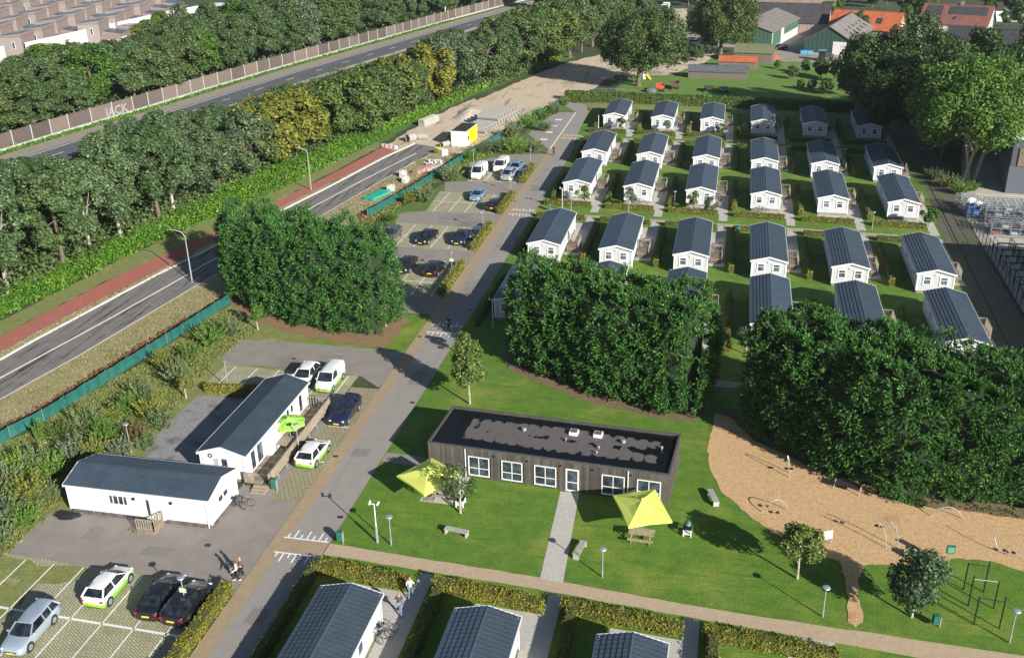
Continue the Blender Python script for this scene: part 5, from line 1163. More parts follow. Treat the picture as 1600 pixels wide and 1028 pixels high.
def make_car(kind, body_mat, name='car', roof_mat_=None, panel=False):
    s = SPEC[kind]; L, w = s['L'], s['w']; t = thing(name, 'x', 'van' if 'van' in kind else 'car')
    # local frame: front at -y... the car lies along y with its nose at y=-L/2
    st = []   # station: y, half width bottom, half width belt, z bottom, z deck edge, z deck middle
    def S_(y, wb, wt, zb, ze, zm): st.append((y-L/2, wb, wt, zb, ze, zm))
    hd, bl, tl = s['hood'], s['belt'], s['tail']
    S_(0.00, w*0.72, w*0.66, 0.34, 0.56, 0.58); S_(0.07, w*0.84, w*0.80, 0.24, 0.66, 0.69); S_(0.28, w*0.95, w*0.90, 0.20, hd-0.12, hd-0.06)
    S_(0.65, w*0.99, w*0.94, 0.19, hd-0.05, hd); S_(s['xw0'], w, w*0.95, 0.19, bl-0.03, bl)
    S_(s['xw1']+0.3, w*1.0, w*0.955, 0.19, bl, bl+0.02); S_(L*0.62, w*1.0, w*0.955, 0.19, bl+0.01, bl+0.03); S_(s['xr1'], w*0.985, w*0.94, 0.19, bl+0.02, bl+0.04)
    S_(min(s['xr0'], L-0.2), w*0.96, w*0.90, 0.20, tl-0.02, tl+0.01); S_(L-0.07, w*0.90, w*0.85, 0.26, tl-0.12, tl-0.08); S_(L, w*0.80, w*0.76, 0.36, tl-0.30, tl-0.26)
    m = MB(); prof = []
    for y, wb, wt, zb, ze, zm in st:
        zmid = zb+(ze-zb)*0.55
        half = [(0, zb), (wb*0.9, zb), (wb, zb+0.10), (wb*1.0, zmid), (wt, ze-0.03), (wt*0.93, ze), (wt*0.45, zm), (0, zm)]
        ring = [(x, y, z) for x, z in half]+[(-x, y, z) for x, z in half[-2:0:-1]]
        prof.append(ring)
    k = len(prof[0]); vs = [p for r_ in prof for p in r_]; fs = []
    for i in range(len(prof)-1):
        for j in range(k): fs.append((i*k+j, i*k+(j+1) % k, (i+1)*k+(j+1) % k, (i+1)*k+j))
    fs.append(tuple(range(k-1, -1, -1))); fs.append(tuple((len(prof)-1)*k+j for j in range(k)))
    m._add(vs, fs)
    # pillars
    wr = w*0.70 if 'van' not in kind else w*0.84; yb0, yb1, yt0, yt1 = s['xw0']-L/2, s['xr0']-L/2, s['xw1']-L/2, s['xr1']-L/2; zr = s['roof']; zb_ = bl-0.02
    wbl = w*0.93
    for sx in (-1, 1):
        m.beam((sx*wbl, yb0, zb_), (sx*wr, yt0, zr-0.03), 0.07, 0.06); m.beam((sx*wbl, yb1, zb_), (sx*wr, yt1, zr-0.03), 0.10, 0.12 if kind != 'sedan' else 0.08)
        for f in ((0.36,) if L < 4.5 else (0.34, 0.68)):
            yy = yt0+(yt1-yt0)*f+0.15; m.beam((sx*(wbl+0.005), yy, zb_), (sx*(wr+0.012), yy, zr-0.04), 0.07, 0.05)
    m.build('body', body_mat, t, 55)
    def Q(name_, pts, mat=M_CGLASS): MBq = MB(); MBq._add(pts, [tuple(range(len(pts)))]); return MBq.build(name_, mat, t)
    o = 0.0; zt = zr-0.05
    nf = 4
    m = MB(); pts = []
    for i in range(nf+1):   # windscreen with a slight bow
        u = -1+2*i/nf; b = 0.10*(1-u*u); pts += [(u*wbl*0.97, yb0-b*1.3, zb_), (u*wr*0.97, yt0-b*0.6, zt)]
    m._add(pts, [(2*i, 2*i+2, 2*i+3, 2*i+1) for i in range(nf)]); m.build('windscreen', M_CGLASS, t, True)
    m = MB(); pts = []
    for i in range(nf+1):
        u = -1+2*i/nf; b = 0.05*(1-u*u); pts += [(u*wbl*0.95, yb1+b, zb_+(0.05 if 'van' in kind else 0)), (u*wr*0.95, yt1+b, zt)]
    m._add(pts, [(2*i+1, 2*i+3, 2*i+2, 2*i) for i in range(nf)]); m.build('rear_window', M_CGLASS if not panel else body_mat, t, True)
    for sx in (-1, 1):
        cut = yt0+0.95 if panel else None
        a = [(sx*wbl, yb0+0.10, zb_), (sx*wbl, (cut if cut else yb1-0.06), zb_), (sx*wr, (cut if cut else yt1-0.04), zt), (sx*wr, yt0+0.05, zt)]
        Q('side_window', a if sx > 0 else a[::-1])
        if panel:
            a = [(sx*wbl, cut, zb_), (sx*wbl, yb1, zb_), (sx*wr, yt1, zt), (sx*wr, cut, zt)]; Q('side_panel', a if sx > 0 else a[::-1], body_mat)
    m = MB(); ys = np.linspace(yt0-0.06, yt1+0.06, 6); ring = []
    for i, y in enumerate(ys):
        e = 0.045*math.sin(PI*i/5); wv = wr*(0.97+0.03*math.sin(PI*i/5))
        ring.append([(-wv, y, zr-0.05), (-wv*0.92, y, zr+e-0.01), (-wv*0.45, y, zr+e+0.02), (0, y, zr+e+0.028), (wv*0.45, y, zr+e+0.02), (wv*0.92, y, zr+e-0.01), (wv, y, zr-0.05), (0, y, zr-0.07)])
    vs = [p for r_ in ring for p in r_]; fs = []
    for i in range(5):
        for j in range(8): fs.append((i*8+j, (i+1)*8+j, (i+1)*8+(j+1) % 8, i*8+(j+1) % 8))
    fs += [tuple(range(8)), tuple(range(47, 39, -1))]
    m._add(vs, fs); m.build('roof', roof_mat_ or body_mat, t, 50)
    for y in s['wb']:
        for sx in (-1, 1):
            q = thing if False else None
            m = MB(); c = sx*(w-0.10); yy = y-L/2; r_ = s['r']
            m.tube((c-sx*0.10, yy, r_), (c+sx*0.115, yy, r_), r_+0.055, r_+0.055, 20); wa = m.build('wheel_arch', M_TRIM, t)
            wh = MB().tube((c-sx*0.10, yy, r_), (c+sx*0.125, yy, r_), r_, r_, 20).build('wheel', M_TYRE, t)
            m = MB(); m.tube((c+sx*0.126, yy, r_), (c+sx*0.137, yy, r_), r_*0.66, r_*0.60, 16); m.build('rim', M_RIM, wh)
    for sx in (-1, 1):
        MB().ball((sx*w*0.70, -L/2+0.16, 0.66), 0.15, 0.13, 0.07).build('headlight', M_LAMP, t, True)
        MB().cbox((sx*w*0.78, L/2-0.07, tl-0.24), 0.22, 0.13, 0.16).build('tail_light', M_TAIL, t)
        MB().cbox((sx*(w+0.08), yb0+0.25, bl+0.05), 0.18, 0.09, 0.13).build('mirror', body_mat, t)
    MB().cbox((0, -L/2-0.012, 0.44), 0.52, 0.03, 0.12).build('number_plate', M_PLATE, t); MB().cbox((0, L/2+0.012, 0.62), 0.52, 0.03, 0.12).build('number_plate', M_PLATE, t)
    MB().cbox((0, -L/2+0.0, 0.52), 0.9, 0.05, 0.10).build('grille', M_TRIM, t)
    MB().box(-w*0.7, w*0.7, -L/2+0.1, L/2-0.1, 0.17, 0.25).build('underbody', M_TRIM, t)
    return t
CARS = {}
def car(kind, mat, x, y, nose, label, roofm=None, panel=False, scale=1.0, name=None, group=None):
    """nose: heading of the nose, degrees from +x"""
    key = (kind, mat.name, panel, roofm.name if roofm else ''); rz = R(nose+90)
    if key not in CARS:
        t = make_car(kind, mat, name or ('van' if 'van' in kind else 'car'), roofm, panel); t.location = (x, y, 0.03); t.rotation_euler = (0, 0, rz); t['label'] = label; CARS[key] = t
        if group: t['group'] = group
        if scale != 1: t.scale = (scale,)*3
        return t
    return copy_thing(CARS[key], (x, y, 0.03), rz, label, group or '', scale)
# nose up the lane (+y) = 90, towards the camera = 270
car('hatch', P_LIV, -40.75, 49.9, 90, 'white hatchback with green flanks parked alone in the front car park')
car('wagon', P_SILVER, -43.4, 44.9, 272, 'silver blue estate car at the bottom left corner of the picture', scale=0.98)
car('sedan', P_BLACK, -36.45, 49.6, 92, 'black saloon in the front car park, left of the other black car')
car('hatch', P_BLACK, -34.35, 49.3, 88, 'black hatchback beside the golden hedge in the front car park', scale=1.04)
car('hatch', P_LIV, -33.35, 69.4, 88, 'white hatchback with green flanks parked along the lane by the veranda')
car('wagon', P_NAVY, -33.25, 76.9, 269, 'dark navy estate car parked along the lane behind the green and white hatchback', scale=0.98)
car('van', P_LIV, -37.05, 82.7, 270, 'white and green panel van parked at the far end of the reception office', panel=True, scale=0.92)
car('hatch', P_LIV, -39.75, 83.1, 271, 'white and green hatchback half hidden behind the roof of the reception office')
car('hatch', P_GREY, -44.9, 125.6, 268, 'dark car at the left end of the second bays, touching the tall conifers', scale=1.05)
car('sedan', P_BLACK, -39.7, 125.3, 262, 'black saloon in the second bays, left of the one with the bright windscreen')
car('sedan', P_NAVY, -35.0, 125.9, 268, 'navy saloon with a bright sun shade behind its windscreen, second bays')
car('hatch', P_GREY, -33.4, 127.9, 271, 'small grey car tucked against the golden hedge of the second bays', scale=0.82)
car('sedan', P_BLACK, -39.2, 114.6, 268, 'black saloon half hidden by the tall conifers, first bays')
car('hatch', P_BLACK, -35.3, 113.9, 88, 'black hatchback alone in the middle of the first bays', scale=1.05)
car('sedan', P_BLUE, -37.5, 145.5, 268, 'light blue saloon alone in the third bays', scale=0.95)
car('hatch', P_BLACK, -33.8, 141.0, 90, 'black hatchback against the golden hedge in the third bays')
car('bigvan', P_WHITE, -40.2, 157.4, 268, 'tall white van at the left end of the farthest bays', panel=True, scale=0.93)
car('van', P_WHITE, -37.5, 161.9, 268, 'white van with a rounded roof in the back half of the farthest bays', panel=True)
car('hatch', P_SILVER, -35.2, 157.1, 268, 'silver blue hatchback in the front half of the farthest bays', scale=1.05)
car('hatch', P_BLUE, -34.9, 161.8, 268, 'light blue hatchback behind the silver blue one in the farthest bays')
car('hatch', P_GREY, -32.9, 158.0, 271, 'small dark grey car by the golden hedge of the farthest bays', scale=0.8)
car('hatch', P_SILVER, -77.8, 379.0, 60, 'silver car driving on the motorway at the top of the picture')
car('hatch', P_BLUE, -12.8, 297.0, 200, 'light blue car parked between the two big oaks', scale=1.1)
car('sedan', P_NAVY, -13.0, 301.5, 200, 'dark blue car parked just behind the light blue one between the oaks')
p = at(1212, 79); car('hatch', P_BLACK, p.x+1.0, p.y+1, 200, 'dark car in the shade between the two green barns')
p = at(1040, 22)
tk = thing('lorry', 'white lorry cab standing on the sandy site at the very top of the picture', 'lorry', (p.x, p.y, 0), R(-10))
MB().box(-1.2, 1.2, -1.1, 1.1, 0.8, 3.3).extr([(-1.1, 3.3), (0.4, 3.3), (1.0, 3.7), (1.0, 3.3)], -1.1, 1.1, 'x').build('cab', P_WHITE, tk); MB().box(-1.0, 1.0, -1.14, -1.09, 2.0, 2.95).build('windscreen', M_CGLASS, tk); MB().box(-1.1, 1.1, 1.1, 5.5, 0.75, 1.05).build('chassis', M_TRIM, tk)
MB().box(-1.15, 1.15, -1.16, -1.1, 0.6, 1.1).build('bumper', P_WHITE, tk)
for y in (-0.3, 3.6, 4.7):
    for sx in (-1, 1): MB().tube((sx*0.85, y, 0.5), (sx*1.2, y, 0.5), 0.5, 0.5, 14).build('wheel', M_TYRE, tk)
# number plates of the near cars carry no readable characters in the picture
# ------------------------------------------------------------------ people
M_SKIN = pm('skin', (0.48, 0.28, 0.20), 0.6, var=0.08, scale=6)
def cloth(name, c): return pm(name, c, 0.85, var=0.12, scale=6)
def skinned(name, verts, edges, radii, mat, parent, root=0, sub=1):
    me = bpy.data.meshes.new(name); me.from_pydata(verts, edges, []); me.materials.append(mat)
    o = bpy.data.objects.new(name, me); COL.objects.link(o)
    md = o.modifiers.new('skin', 'SKIN'); md.use_smooth_shade = True
    if not me.skin_vertices: 
        bm = bmesh.new(); bm.from_mesh(me); bm.verts.layers.skin.verify(); bm.to_mesh(me); bm.free()
    for i, r_ in enumerate(radii):
        sv = me.skin_vertices[0].data[i]; sv.radius = (r_, r_) if not isinstance(r_, tuple) else r_; sv.use_root = (i == root)
    s = o.modifiers.new('sub', 'SUBSURF'); s.levels = sub; s.render_levels = sub
    dg = bpy.context.evaluated_depsgraph_get(); m2 = bpy.data.meshes.new_from_object(o.evaluated_get(dg)); m2.name = name
    bpy.data.objects.remove(o); 
    if not m2.materials: m2.materials.append(mat)
    return link(name, m2, parent)
def person(x, y, rz, label, top, legs, hair, H=1.75, stride=0.28, phase=1, arms=(0.25, -0.2), sleeves=False, seat=False, hair_long=False, shoe=None, bend=(0.15, 0.15)):
    """walks towards local -y"""
    t = thing('person', label, 'person', (x, y, 0.04), rz); k = H/1.75
    def V_(*p): return (p[0]*k, p[1]*k, p[2]*k)
    hip = 0.92; f = stride*phase
    LF = (-0.09, -f, 0.07); RF = (0.09, f, 0.09)
    lk = (-0.095, -f*0.5-0.06, 0.50); rk = (0.095, f*0.35-0.10, 0.50)
    if seat: hip = 0.95; LF = (-0.12, -0.10, 0.28); RF = (0.12, 0.08, 0.42); lk = (-0.12, -0.38, 0.62); rk = (0.12, -0.36, 0.78)
    sh = 1.44 if not seat else 1.42; lean = 0.0 if not seat else -0.16
    vs = [V_(0, 0, hip), V_(0, lean*0.4, 1.12), V_(0, lean*0.8, 1.32), V_(0, lean, sh), V_(0, lean-0.01, 1.52), V_(0, lean-0.03, 1.60), V_(0, lean-0.03, 1.68)]
    ed = [(0, 1), (1, 2), (2, 3), (3, 4), (4, 5), (5, 6)]; rd = [(0.15, 0.11), (0.125, 0.095), (0.155, 0.105), (0.12, 0.08), 0.052, (0.078, 0.092), (0.070, 0.085)]
    rd = [tuple(q*k for q in r_) if isinstance(r_, tuple) else r_*k for r_ in rd]
    def add(a, p, r_): vs.append(V_(*p)); ed.append((a, len(vs)-1)); rd.append(r_*k); return len(vs)-1
    legi = []
    for sx, kn, ft in ((-1, lk, LF), (1, rk, RF)):
        a = add(0, (sx*0.10, 0, hip-0.06), 0.088); b = add(a, kn, 0.058); c = add(b, (ft[0], ft[1]+0.03, ft[2]+0.04), 0.042); d = add(c, (ft[0], ft[1]-0.13, ft[2]-0.03), 0.036); legi.append((a, b, c, d))
    armi = []
    for sx, sw in ((-1, arms[0]), (1, arms[1])):
        a = add(3, (sx*0.19, lean, sh-0.03), 0.052)
        if seat: b = add(a, (sx*0.25, lean-0.14, 1.20), 0.042); c = add(b, (sx*0.24, lean-0.38, 1.12), 0.028)
        else: b = add(a, (sx*0.235, lean-sw*0.4+0.03, 1.17), 0.040); c = add(b, (sx*0.245, lean-sw-bend[0 if sx < 0 else 1], 0.96), 0.026)
        p = Vector(vs[c])/k; dirn = (p-Vector(vs[b])/k).normalized()
        d = add(c, tuple(p+dirn*0.08), 0.030)
        q = p+dirn*0.09; sd = Vector((0, 1, 0)) if abs(dirn.y) < 0.8 else Vector((0, 0, 1))
        for j, (oy, L_) in enumerate(((-0.028, 0.070), (-0.009, 0.080), (0.010, 0.074), (0.028, 0.058))):
            e = add(d, tuple(q+sd*oy+dirn*L_*0.5), 0.009); add(e, tuple(q+sd*oy*1.1+dirn*L_+Vector((-sx*0.012, 0, 0))), 0.007)
        e = add(c, tuple(p+dirn*0.045+sd*-0.035), 0.011); add(e, tuple(p+dirn*0.085+sd*-0.05), 0.008)
        armi.append((a, b, c))
    skinned('body', vs, ed, rd, M_SKIN, t)
    # clothes grown over the same joints
    g = 0.014*k
    def sub(ix, edges, rr, name, mat):
        mp = {v: i for i, v in enumerate(ix)}; skinned(name, [vs[i] for i in ix], [(mp[a], mp[b]) for a, b in edges], rr, mat, t)
    la, ra = legi; A, B = armi
    ix = [0, 1, 2, 3, A[0], A[1], B[0], B[1]]; E_ = [(0, 1), (1, 2), (2, 3), (3, A[0]), (A[0], A[1]), (3, B[0]), (B[0], B[1])]
    rr = [(0.165*k, 0.125*k), (0.145*k, 0.112*k), (0.175*k, 0.122*k), (0.13*k, 0.09*k), 0.068*k, 0.056*k, 0.068*k, 0.056*k]
    if sleeves: ix += [A[2], B[2]]; E_ += [(A[1], A[2]), (B[1], B[2])]; rr += [0.038*k, 0.038*k]
    sub(ix, E_, rr, 'shirt', top)
    ix = [0, la[0], la[1], la[2], ra[0], ra[1], ra[2]]; E_ = [(0, la[0]), (la[0], la[1]), (la[1], la[2]), (0, ra[0]), (ra[0], ra[1]), (ra[1], ra[2])]
    sub(ix, E_, [(0.160*k, 0.12*k), 0.104*k, 0.074*k, 0.056*k, 0.104*k, 0.074*k, 0.056*k], 'trousers', legs)
    for l in (la, ra):
        c = Vector(vs[l[2]]); d = Vector(vs[l[3]]); mid = (c+d)/2; MB().ball((mid.x, mid.y, mid.z-0.025), 0.05*k, 0.135*k, 0.045*k).build('shoe', shoe or M_TYRE, t, True)
    hc = V_(0, lean-0.03, 1.65)
    MB().ball((hc[0], hc[1]+0.018*k, hc[2]+0.028*k), 0.086*k, 0.100*k, 0.098*k, 12, 8).build('hair', hair, t, True)
    if hair_long: MB().ball((hc[0], hc[1]+0.075*k, hc[2]-0.09*k), 0.075*k, 0.045*k, 0.15*k, 10, 8).build('long_hair', hair, t, True)
    fy = hc[1]-0.088*k
    MB().cbox((0, fy-0.006*k, hc[2]-0.02*k), 0.020*k, 0.022*k, 0.035*k).build('nose', M_SKIN, t); MB().cbox((0, fy+0.004*k, hc[2]-0.058*k), 0.045*k, 0.006*k, 0.010*k).build('mouth', pm('lips', (0.30, 0.10, 0.09)) if 'lips' not in MATS else MATS['lips'], t)
    for sx in (-1, 1): MB().ball((sx*0.030*k, fy+0.006*k, hc[2]+0.002*k), 0.010*k, 0.006*k, 0.007*k, 6, 4).build('eye', M_BLACK, t); MB().ball((sx*0.080*k, hc[1]+0.005*k, hc[2]-0.012*k), 0.010*k, 0.018*k, 0.028*k, 6, 4).build('ear', M_SKIN, t)
    return t
C_WHITE = cloth('white_cloth', (0.72, 0.70, 0.66)); C_DARKG = cloth('dark_green_cloth', (0.06, 0.085, 0.085)); C_JEANS = cloth('denim', (0.14, 0.21, 0.34)); C_BLK = cloth('black_cloth', (0.018, 0.018, 0.022)); C_BRN = cloth('brown_cloth', (0.13, 0.075, 0.06))
H_BLON = cloth('blond_hair', (0.42, 0.29, 0.16)); H_BRN = cloth('brown_hair', (0.10, 0.055, 0.03)); H_GREY = cloth('short_fair_hair', (0.34, 0.24, 0.18)); M_WSHOE = cloth('white_shoe', (0.75, 0.75, 0.74))
person(-32.35, 52.75, R(-60), 'person in a white top and dark trousers at the front car park corner', C_WHITE, C_BLK, H_BRN, 1.72, 0.2, 1, (0.1, 0.15), True, shoe=M_WSHOE, hair_long=True, bend=(0.2, 0.2))
person(-32.22, 53.2, R(-65), 'person in a brown top half hidden behind the one in white by the golden hedge', C_BRN, C_BLK, H_BLON, 1.70, 0.16, -1, (0.1, 0.1), hair_long=True)
person(-19.55, 53.3, R(188), 'person in a cream sweater and jeans walking up the paved path between the bottom homes', C_WHITE, C_JEANS, H_BLON, 1.72, 0.26, 1, (0.25, -0.1), True, shoe=M_WSHOE)
person(-19.75, 51.5, R(196), 'person in a dark green t-shirt and jeans following behind on the paved path', C_DARKG, C_JEANS, H_GREY, 1.80, 0.30, -1, (-0.1, 0.28))
person(-30.3, 172.2, R(185), 'person in dark clothes walking on the lane beside the second row of homes', C_BLK, C_BLK, H_BRN, 1.75, 0.2, 1)

# ------------------------------------------------------------------ bicycles
M_BIKE = pm('bicycle_black', (0.03, 0.03, 0.035), 0.4, 0.3, var=0.1); M_CHROME = pm('chrome', (0.55, 0.57, 0.6), 0.3, 0.7, var=0.1)
def make_bike():
    t = thing('bicycle', 'x', 'bicycle')
    for y in (-0.54, 0.54):
        wh = MB().ring((0, y, 0.35), (1, 0, 0), 0.33, 0.022, 24, 6).build('wheel', M_TYRE, t)
        m = MB(); [m.tube((0, y, 0.35), (0, y+0.32*math.cos(a), 0.35+0.32*math.sin(a)), 0.005, n=3) for a in np.linspace(0, 2*PI, 13)[:-1]]; m.build('spokes', M_CHROME, wh)
    m = MB(); bb = (0, 0.08, 0.30); stt = (0, 0.20, 0.80); hd = (0, -0.38, 0.82); hl = (0, -0.42, 0.68)
    for a, b in ((bb, stt), (bb, hl), (stt, hd), (bb, (0, 0.54, 0.35)), (stt, (0, 0.54, 0.35)), (hd, (0, -0.54, 0.35))): m.tube(a, b, 0.020, n=6)
    m.build('frame', M_BIKE, t)
    MB().path([(-0.28, -0.22, 1.02), (-0.2, -0.36, 1.05), (0, -0.36, 1.03), (0.2, -0.36, 1.05), (0.28, -0.22, 1.02)], 0.016).tube((0, -0.38, 0.8), (0, -0.36, 1.04), 0.016).build('handlebar', M_CHROME, t)
    MB().cbox((0, 0.22, 0.93), 0.16, 0.26, 0.07).tube((0, 0.2, 0.8), (0, 0.21, 0.92), 0.015).build('saddle', M_TYRE, t)
    MB().cbox((0, 0.52, 0.76), 0.14, 0.38, 0.025).build('carrier', M_BIKE, t)
    MB().path([(0, -0.84, 0.45), (0, -0.72, 0.66), (0, -0.52, 0.73)], 0.02).path([(0, 0.86, 0.45), (0, 0.74, 0.66), (0, 0.54, 0.73)], 0.02).build('mudguard', M_BIKE, t)
    MB().tube((0.0, 0.05, 0.32), (0.16, 0.08, 0.02), 0.012).build('kickstand', M_CHROME, t)
    return t
bk = make_bike(); nb = 0
def bike(x, y, rz, label, group=None):
    global nb
    if nb == 0: bk.location = (x, y, 0.04); bk.rotation_euler = (0, 0, rz); bk['label'] = label; 
    else: copy_thing(bk, (x, y, 0.04), rz, label, group or '')
    if nb == 0 and group: bk['group'] = group
    nb += 1
bike(-36.45, 61.2, R(75), 'black bicycle standing against the gable of the front office', None)
bike(-36.0, 61.5, R(100), 'second black bicycle crossed in front of the first at the office gable')
GBK = 'bicycles parked at the homes'
for i, (dx, dy, rz) in enumerate(((2.6, 3.6, 80), (3.0, 3.8, 95), (3.4, 3.5, 70), (2.5, 4.4, 88))):
    q_ = at(583+7*i, 1002-4*i); bike(q_.x, q_.y, R(rz-10+14*i), ['bicycle nearest the wall of the bottom home beside the walkers', 'second bicycle in the bunch beside the bottom left home', 'outermost bicycle in the bunch beside the bottom left home', 'bicycle farthest back in the bunch beside the bottom left home'][i], GBK)
def home_xy(r_, c): return XC[c]+ROWT[r_], YF[r_]+SH*(XC[c]+ROWT[r_])
for (r_, c, dx, dy, rz, lab) in ((2, 3, -0.7, -0.9, 85, 'bicycle leaning before the front wall of the fourth home, third row'), (2, 3, -0.2, -1.1, 95, 'second bicycle before the front wall of the fourth home, third row'), (2, 2, 2.7, 1.8, 20, 'bicycle at the right wall of the third home, third row'), (2, 2, 3.3, 1.4, 10, 'bicycle beside the paving edge of the third home, third row'),
        (2, 1, 0.6, -0.9, 80, 'bicycle before the front wall of the second home, third row'), (2, 1, -0.4, -1.0, 75, 'bicycle at the left of the front wall of the second home, third row'), (2, 0, 3.0, 2.6, 15, 'bicycle beside the deck of the first home, third row'), (3, 2, 3.5, 9.8, 170, 'bicycle standing out on the paving beside the third home, fourth row'), (3, 2, 3.5, 10.7, 165, 'second bicycle on the paving beside the third home, fourth row'),
        (1, 1, 3.2, 7.2, 10, 'bicycle by the deck of the second home, second row'), (0, 0, 2.9, 2.4, 20, 'bicycle by the front corner of the first home, back row'), (0, 2, 2.7, 2.9, 15, 'bicycle by the right wall of the third home, back row'), (0, 3, 2.7, 2.2, 12, 'bicycle by the right wall of the fourth home, back row'), (2, 4, 3.0, 3.0, 10, 'bicycle by the right wall of the fifth home, third row'), (2, 3, 2.8, 2.4, 15, 'bicycle by the right wall of the fourth home, third row')):
    x, y = home_xy(r_, c); bike(x+dx, y+dy, R(rz), lab, GBK)
# rider on the shaded crossing
bike(-28.9, 97.3, R(20), 'bicycle ridden over the shaded crossing behind the pavilion tree')
person(-28.88, 97.32, R(20), 'person in black riding a bicycle over the shaded crossing', C_BLK, C_BLK, H_BRN, 1.75, seat=True)

# ------------------------------------------------------------------ lamps, masts, bins
M_POLE = pm('grey_pole', (0.40, 0.43, 0.44), 0.5, 0.3, var=0.12, scale=3)
def lamp_post(x, y, h, label, group='short garden lamps', sign=False):
    t = thing('garden_lamp', label, 'lamp post', (x, y, 0), 0, group)
    MB().tube((0, 0, 0), (0, 0, h-0.12), 0.045, 0.035, 8).tube((0, 0, 0), (0, 0, 0.6), 0.06, 0.06, 8).build('pole', M_POLE, t)
    MB().lathe([(0.03, 0), (0.05, 0.06), (0.22, 0.10), (0.27, 0.16), (0.24, 0.20), (0.001, 0.24)], 16, (0, 0, h-0.15)).build('lamp_head', M_GALV, t, True)
    if sign: MB().box(-0.22, 0.28, -0.09, -0.06, h*0.62, h*0.62+0.36).build('sign_plate', pm('green_white_plate', (0.55, 0.75, 0.45), 0.5) if 'green_white_plate' not in MATS else MATS['green_white_plate'], t)
    return t
for x, y, h, lab, sg in ((-22.8, 58.8, 2.55, 'garden lamp on the lawn just right of the camera mast', 0), (-6.75, 58.0, 2.45, 'garden lamp on the lawn right of the tiled door path', 0), (8.3, 56.6, 2.45, 'garden lamp on the lawn between the two playground trees', 0), (19.9, 56.3, 2.6, 'garden lamp at the bottom right beyond the climbing frame', 0),
        (-34.2, 48.85, 3.0, 'lamp post with a small green sign in front of the black estate car', 1), (-32.9, 113.4, 3.0, 'lamp post with a small sign at the hedge of the first bays', 1), (-33.0, 130.4, 3.0, 'lamp post at the hedge of the second bays', 0), (-33.2, 149.7, 3.0, 'lamp post with a small sign at the hedge of the third bays', 1),
        (-32.9, 164.2, 3.0, 'lamp post at the hedge of the farthest bays', 0), (-42.5, 162.8, 3.0, 'lamp post among the shrubs left of the tall white van', 0), (-49.6, 67.3, 2.9, 'lamp post behind the left end of the front office roof', 0), (-22.3, 141.5, 2.6, 'garden lamp in front of the first home, third row', 0),
        (-7.4, 144.9, 2.6, 'garden lamp in front of the third home, third row', 0), (-13.9, 142.3, 2.5, 'garden lamp in front of the second home, third row', 0), (-7.4, 191.0, 2.4, 'garden lamp beside the third home of the back row', 0), (20.0, 139.8, 2.4, 'garden lamp in front of the last home, third row', 0), (-34.75, 69.6, 3.1, 'lamp post standing at the veranda rail above the green and white hatchback', 0)):
    lamp_post(x, y, h, lab, sign=bool(sg))
def camera_mast(x, y, h, label):
    t = thing('camera_mast', label, 'camera mast', (x, y, 0))
    MB().tube((0, 0, 0), (0, 0, 1.5), 0.10, 0.10, 8).build('base_tube', M_GALV, t); MB().tube((0, 0, 1.5), (0, 0, h), 0.045, 0.045, 8).build('pole', M_WHITE, t)
    MB().beam((-0.35, 0, h), (0.35, 0, h), 0.06, 0.05).build('crossbar', M_WHITE, t)
    for sx in (-1, 1): MB().beam((sx*0.30, -0.2, h+0.06), (sx*0.34, 0.16, h+0.14), 0.11, 0.11).build('camera', M_WHITE, t)
camera_mast(-23.95, 58.95, 3.45, 'white camera mast with two cameras on the lawn corner by the crossing'); camera_mast(-23.6, 141.3, 3.4, 'white camera mast in front of the first home, third row'); camera_mast(-24.2, 98.6, 3.4, 'camera mast in the shade behind the pavilion tree')
t = thing('yard_mast', 'plain white pole beside the small paved parking above the gravel yard', 'pole', (-46.8, 80.2, 0)); MB().tube((0, 0, 0), (0, 0, 2.9), 0.05, 0.04).build('pole', M_POLE, t); MB().beam((-0.15, 0, 2.9), (0.2, 0, 2.92), 0.1, 0.06).build('lamp_head', M_POLE, t)
t = thing('white_pole', 'white pole at the left front corner of the first home, back row', 'pole', (-24.9, 191.0, 0)); MB().tube((0, 0, 0), (0, 0, 3.2), 0.06, 0.05).build('pole', M_WHITE, t)
for (x, y, lab) in ((-64.45, 105.8, 'tall road lamp with a bent arm, left of the tall conifer hedge'), (-65.15, 145.9, 'tall road lamp with a bent arm, by the cycle path beyond the conifers')):
    t = thing('road_lamp', lab, 'street lamp', (x, y, 0), 0, 'tall lamps along the unfinished road')
    MB().path([(0, 0, 0), (0, 0, 3), (0, 0, 6.0), (-0.35, -0.1, 6.6), (-1.1, -0.4, 6.95)], [0.10, 0.085, 0.065, 0.05, 0.045], 8).build('pole', M_POLE, t)
    MB().ball((-1.45, -0.52, 6.98), 0.34, 0.14, 0.07).build('lamp_head', M_GALV, t, True)
M_BING = pm('bin_green', (0.02, 0.14, 0.09), 0.5, var=0.15)
def bin_(x, y, lab, h=0.95, rz=0.2):
    t = thing('litter_bin', lab, 'litter bin', (x, y, 0), rz); MB().box(-0.22, 0.22, -0.17, 0.17, 0.25, h).build('bin_body', M_BING, t); MB().extr([(-0.24, h), (0.24, h), (0.18, h+0.10), (-0.18, h+0.10)], -0.19, 0.19).build('lid', M_BING, t); MB().box(0.20, 0.26, -0.2, -0.1, 0, h).box(0.20, 0.26, 0.1, 0.2, 0, h).build('post', M_GALV, t)
bin_(-26.7, 58.4, 'green litter bin at the lane corner beside the footpath'); bin_(-34.6, 64.1, 'green wheeled bin at the front end of the veranda railing', 1.05); bin_(1.9, 135.1, 'green bin on the lawn between third and fourth home, fourth row'); bin_(-25.6, 141.2, 'green bin at the lane end of the path before the third row'); bin_(15.5, 57.2-0.1, 'small dark green bin right of the right playground tree', 0.8)
M_CONCB = pm('bench_concrete', (0.42, 0.40, 0.36), 0.85, var=0.2, scale=3)
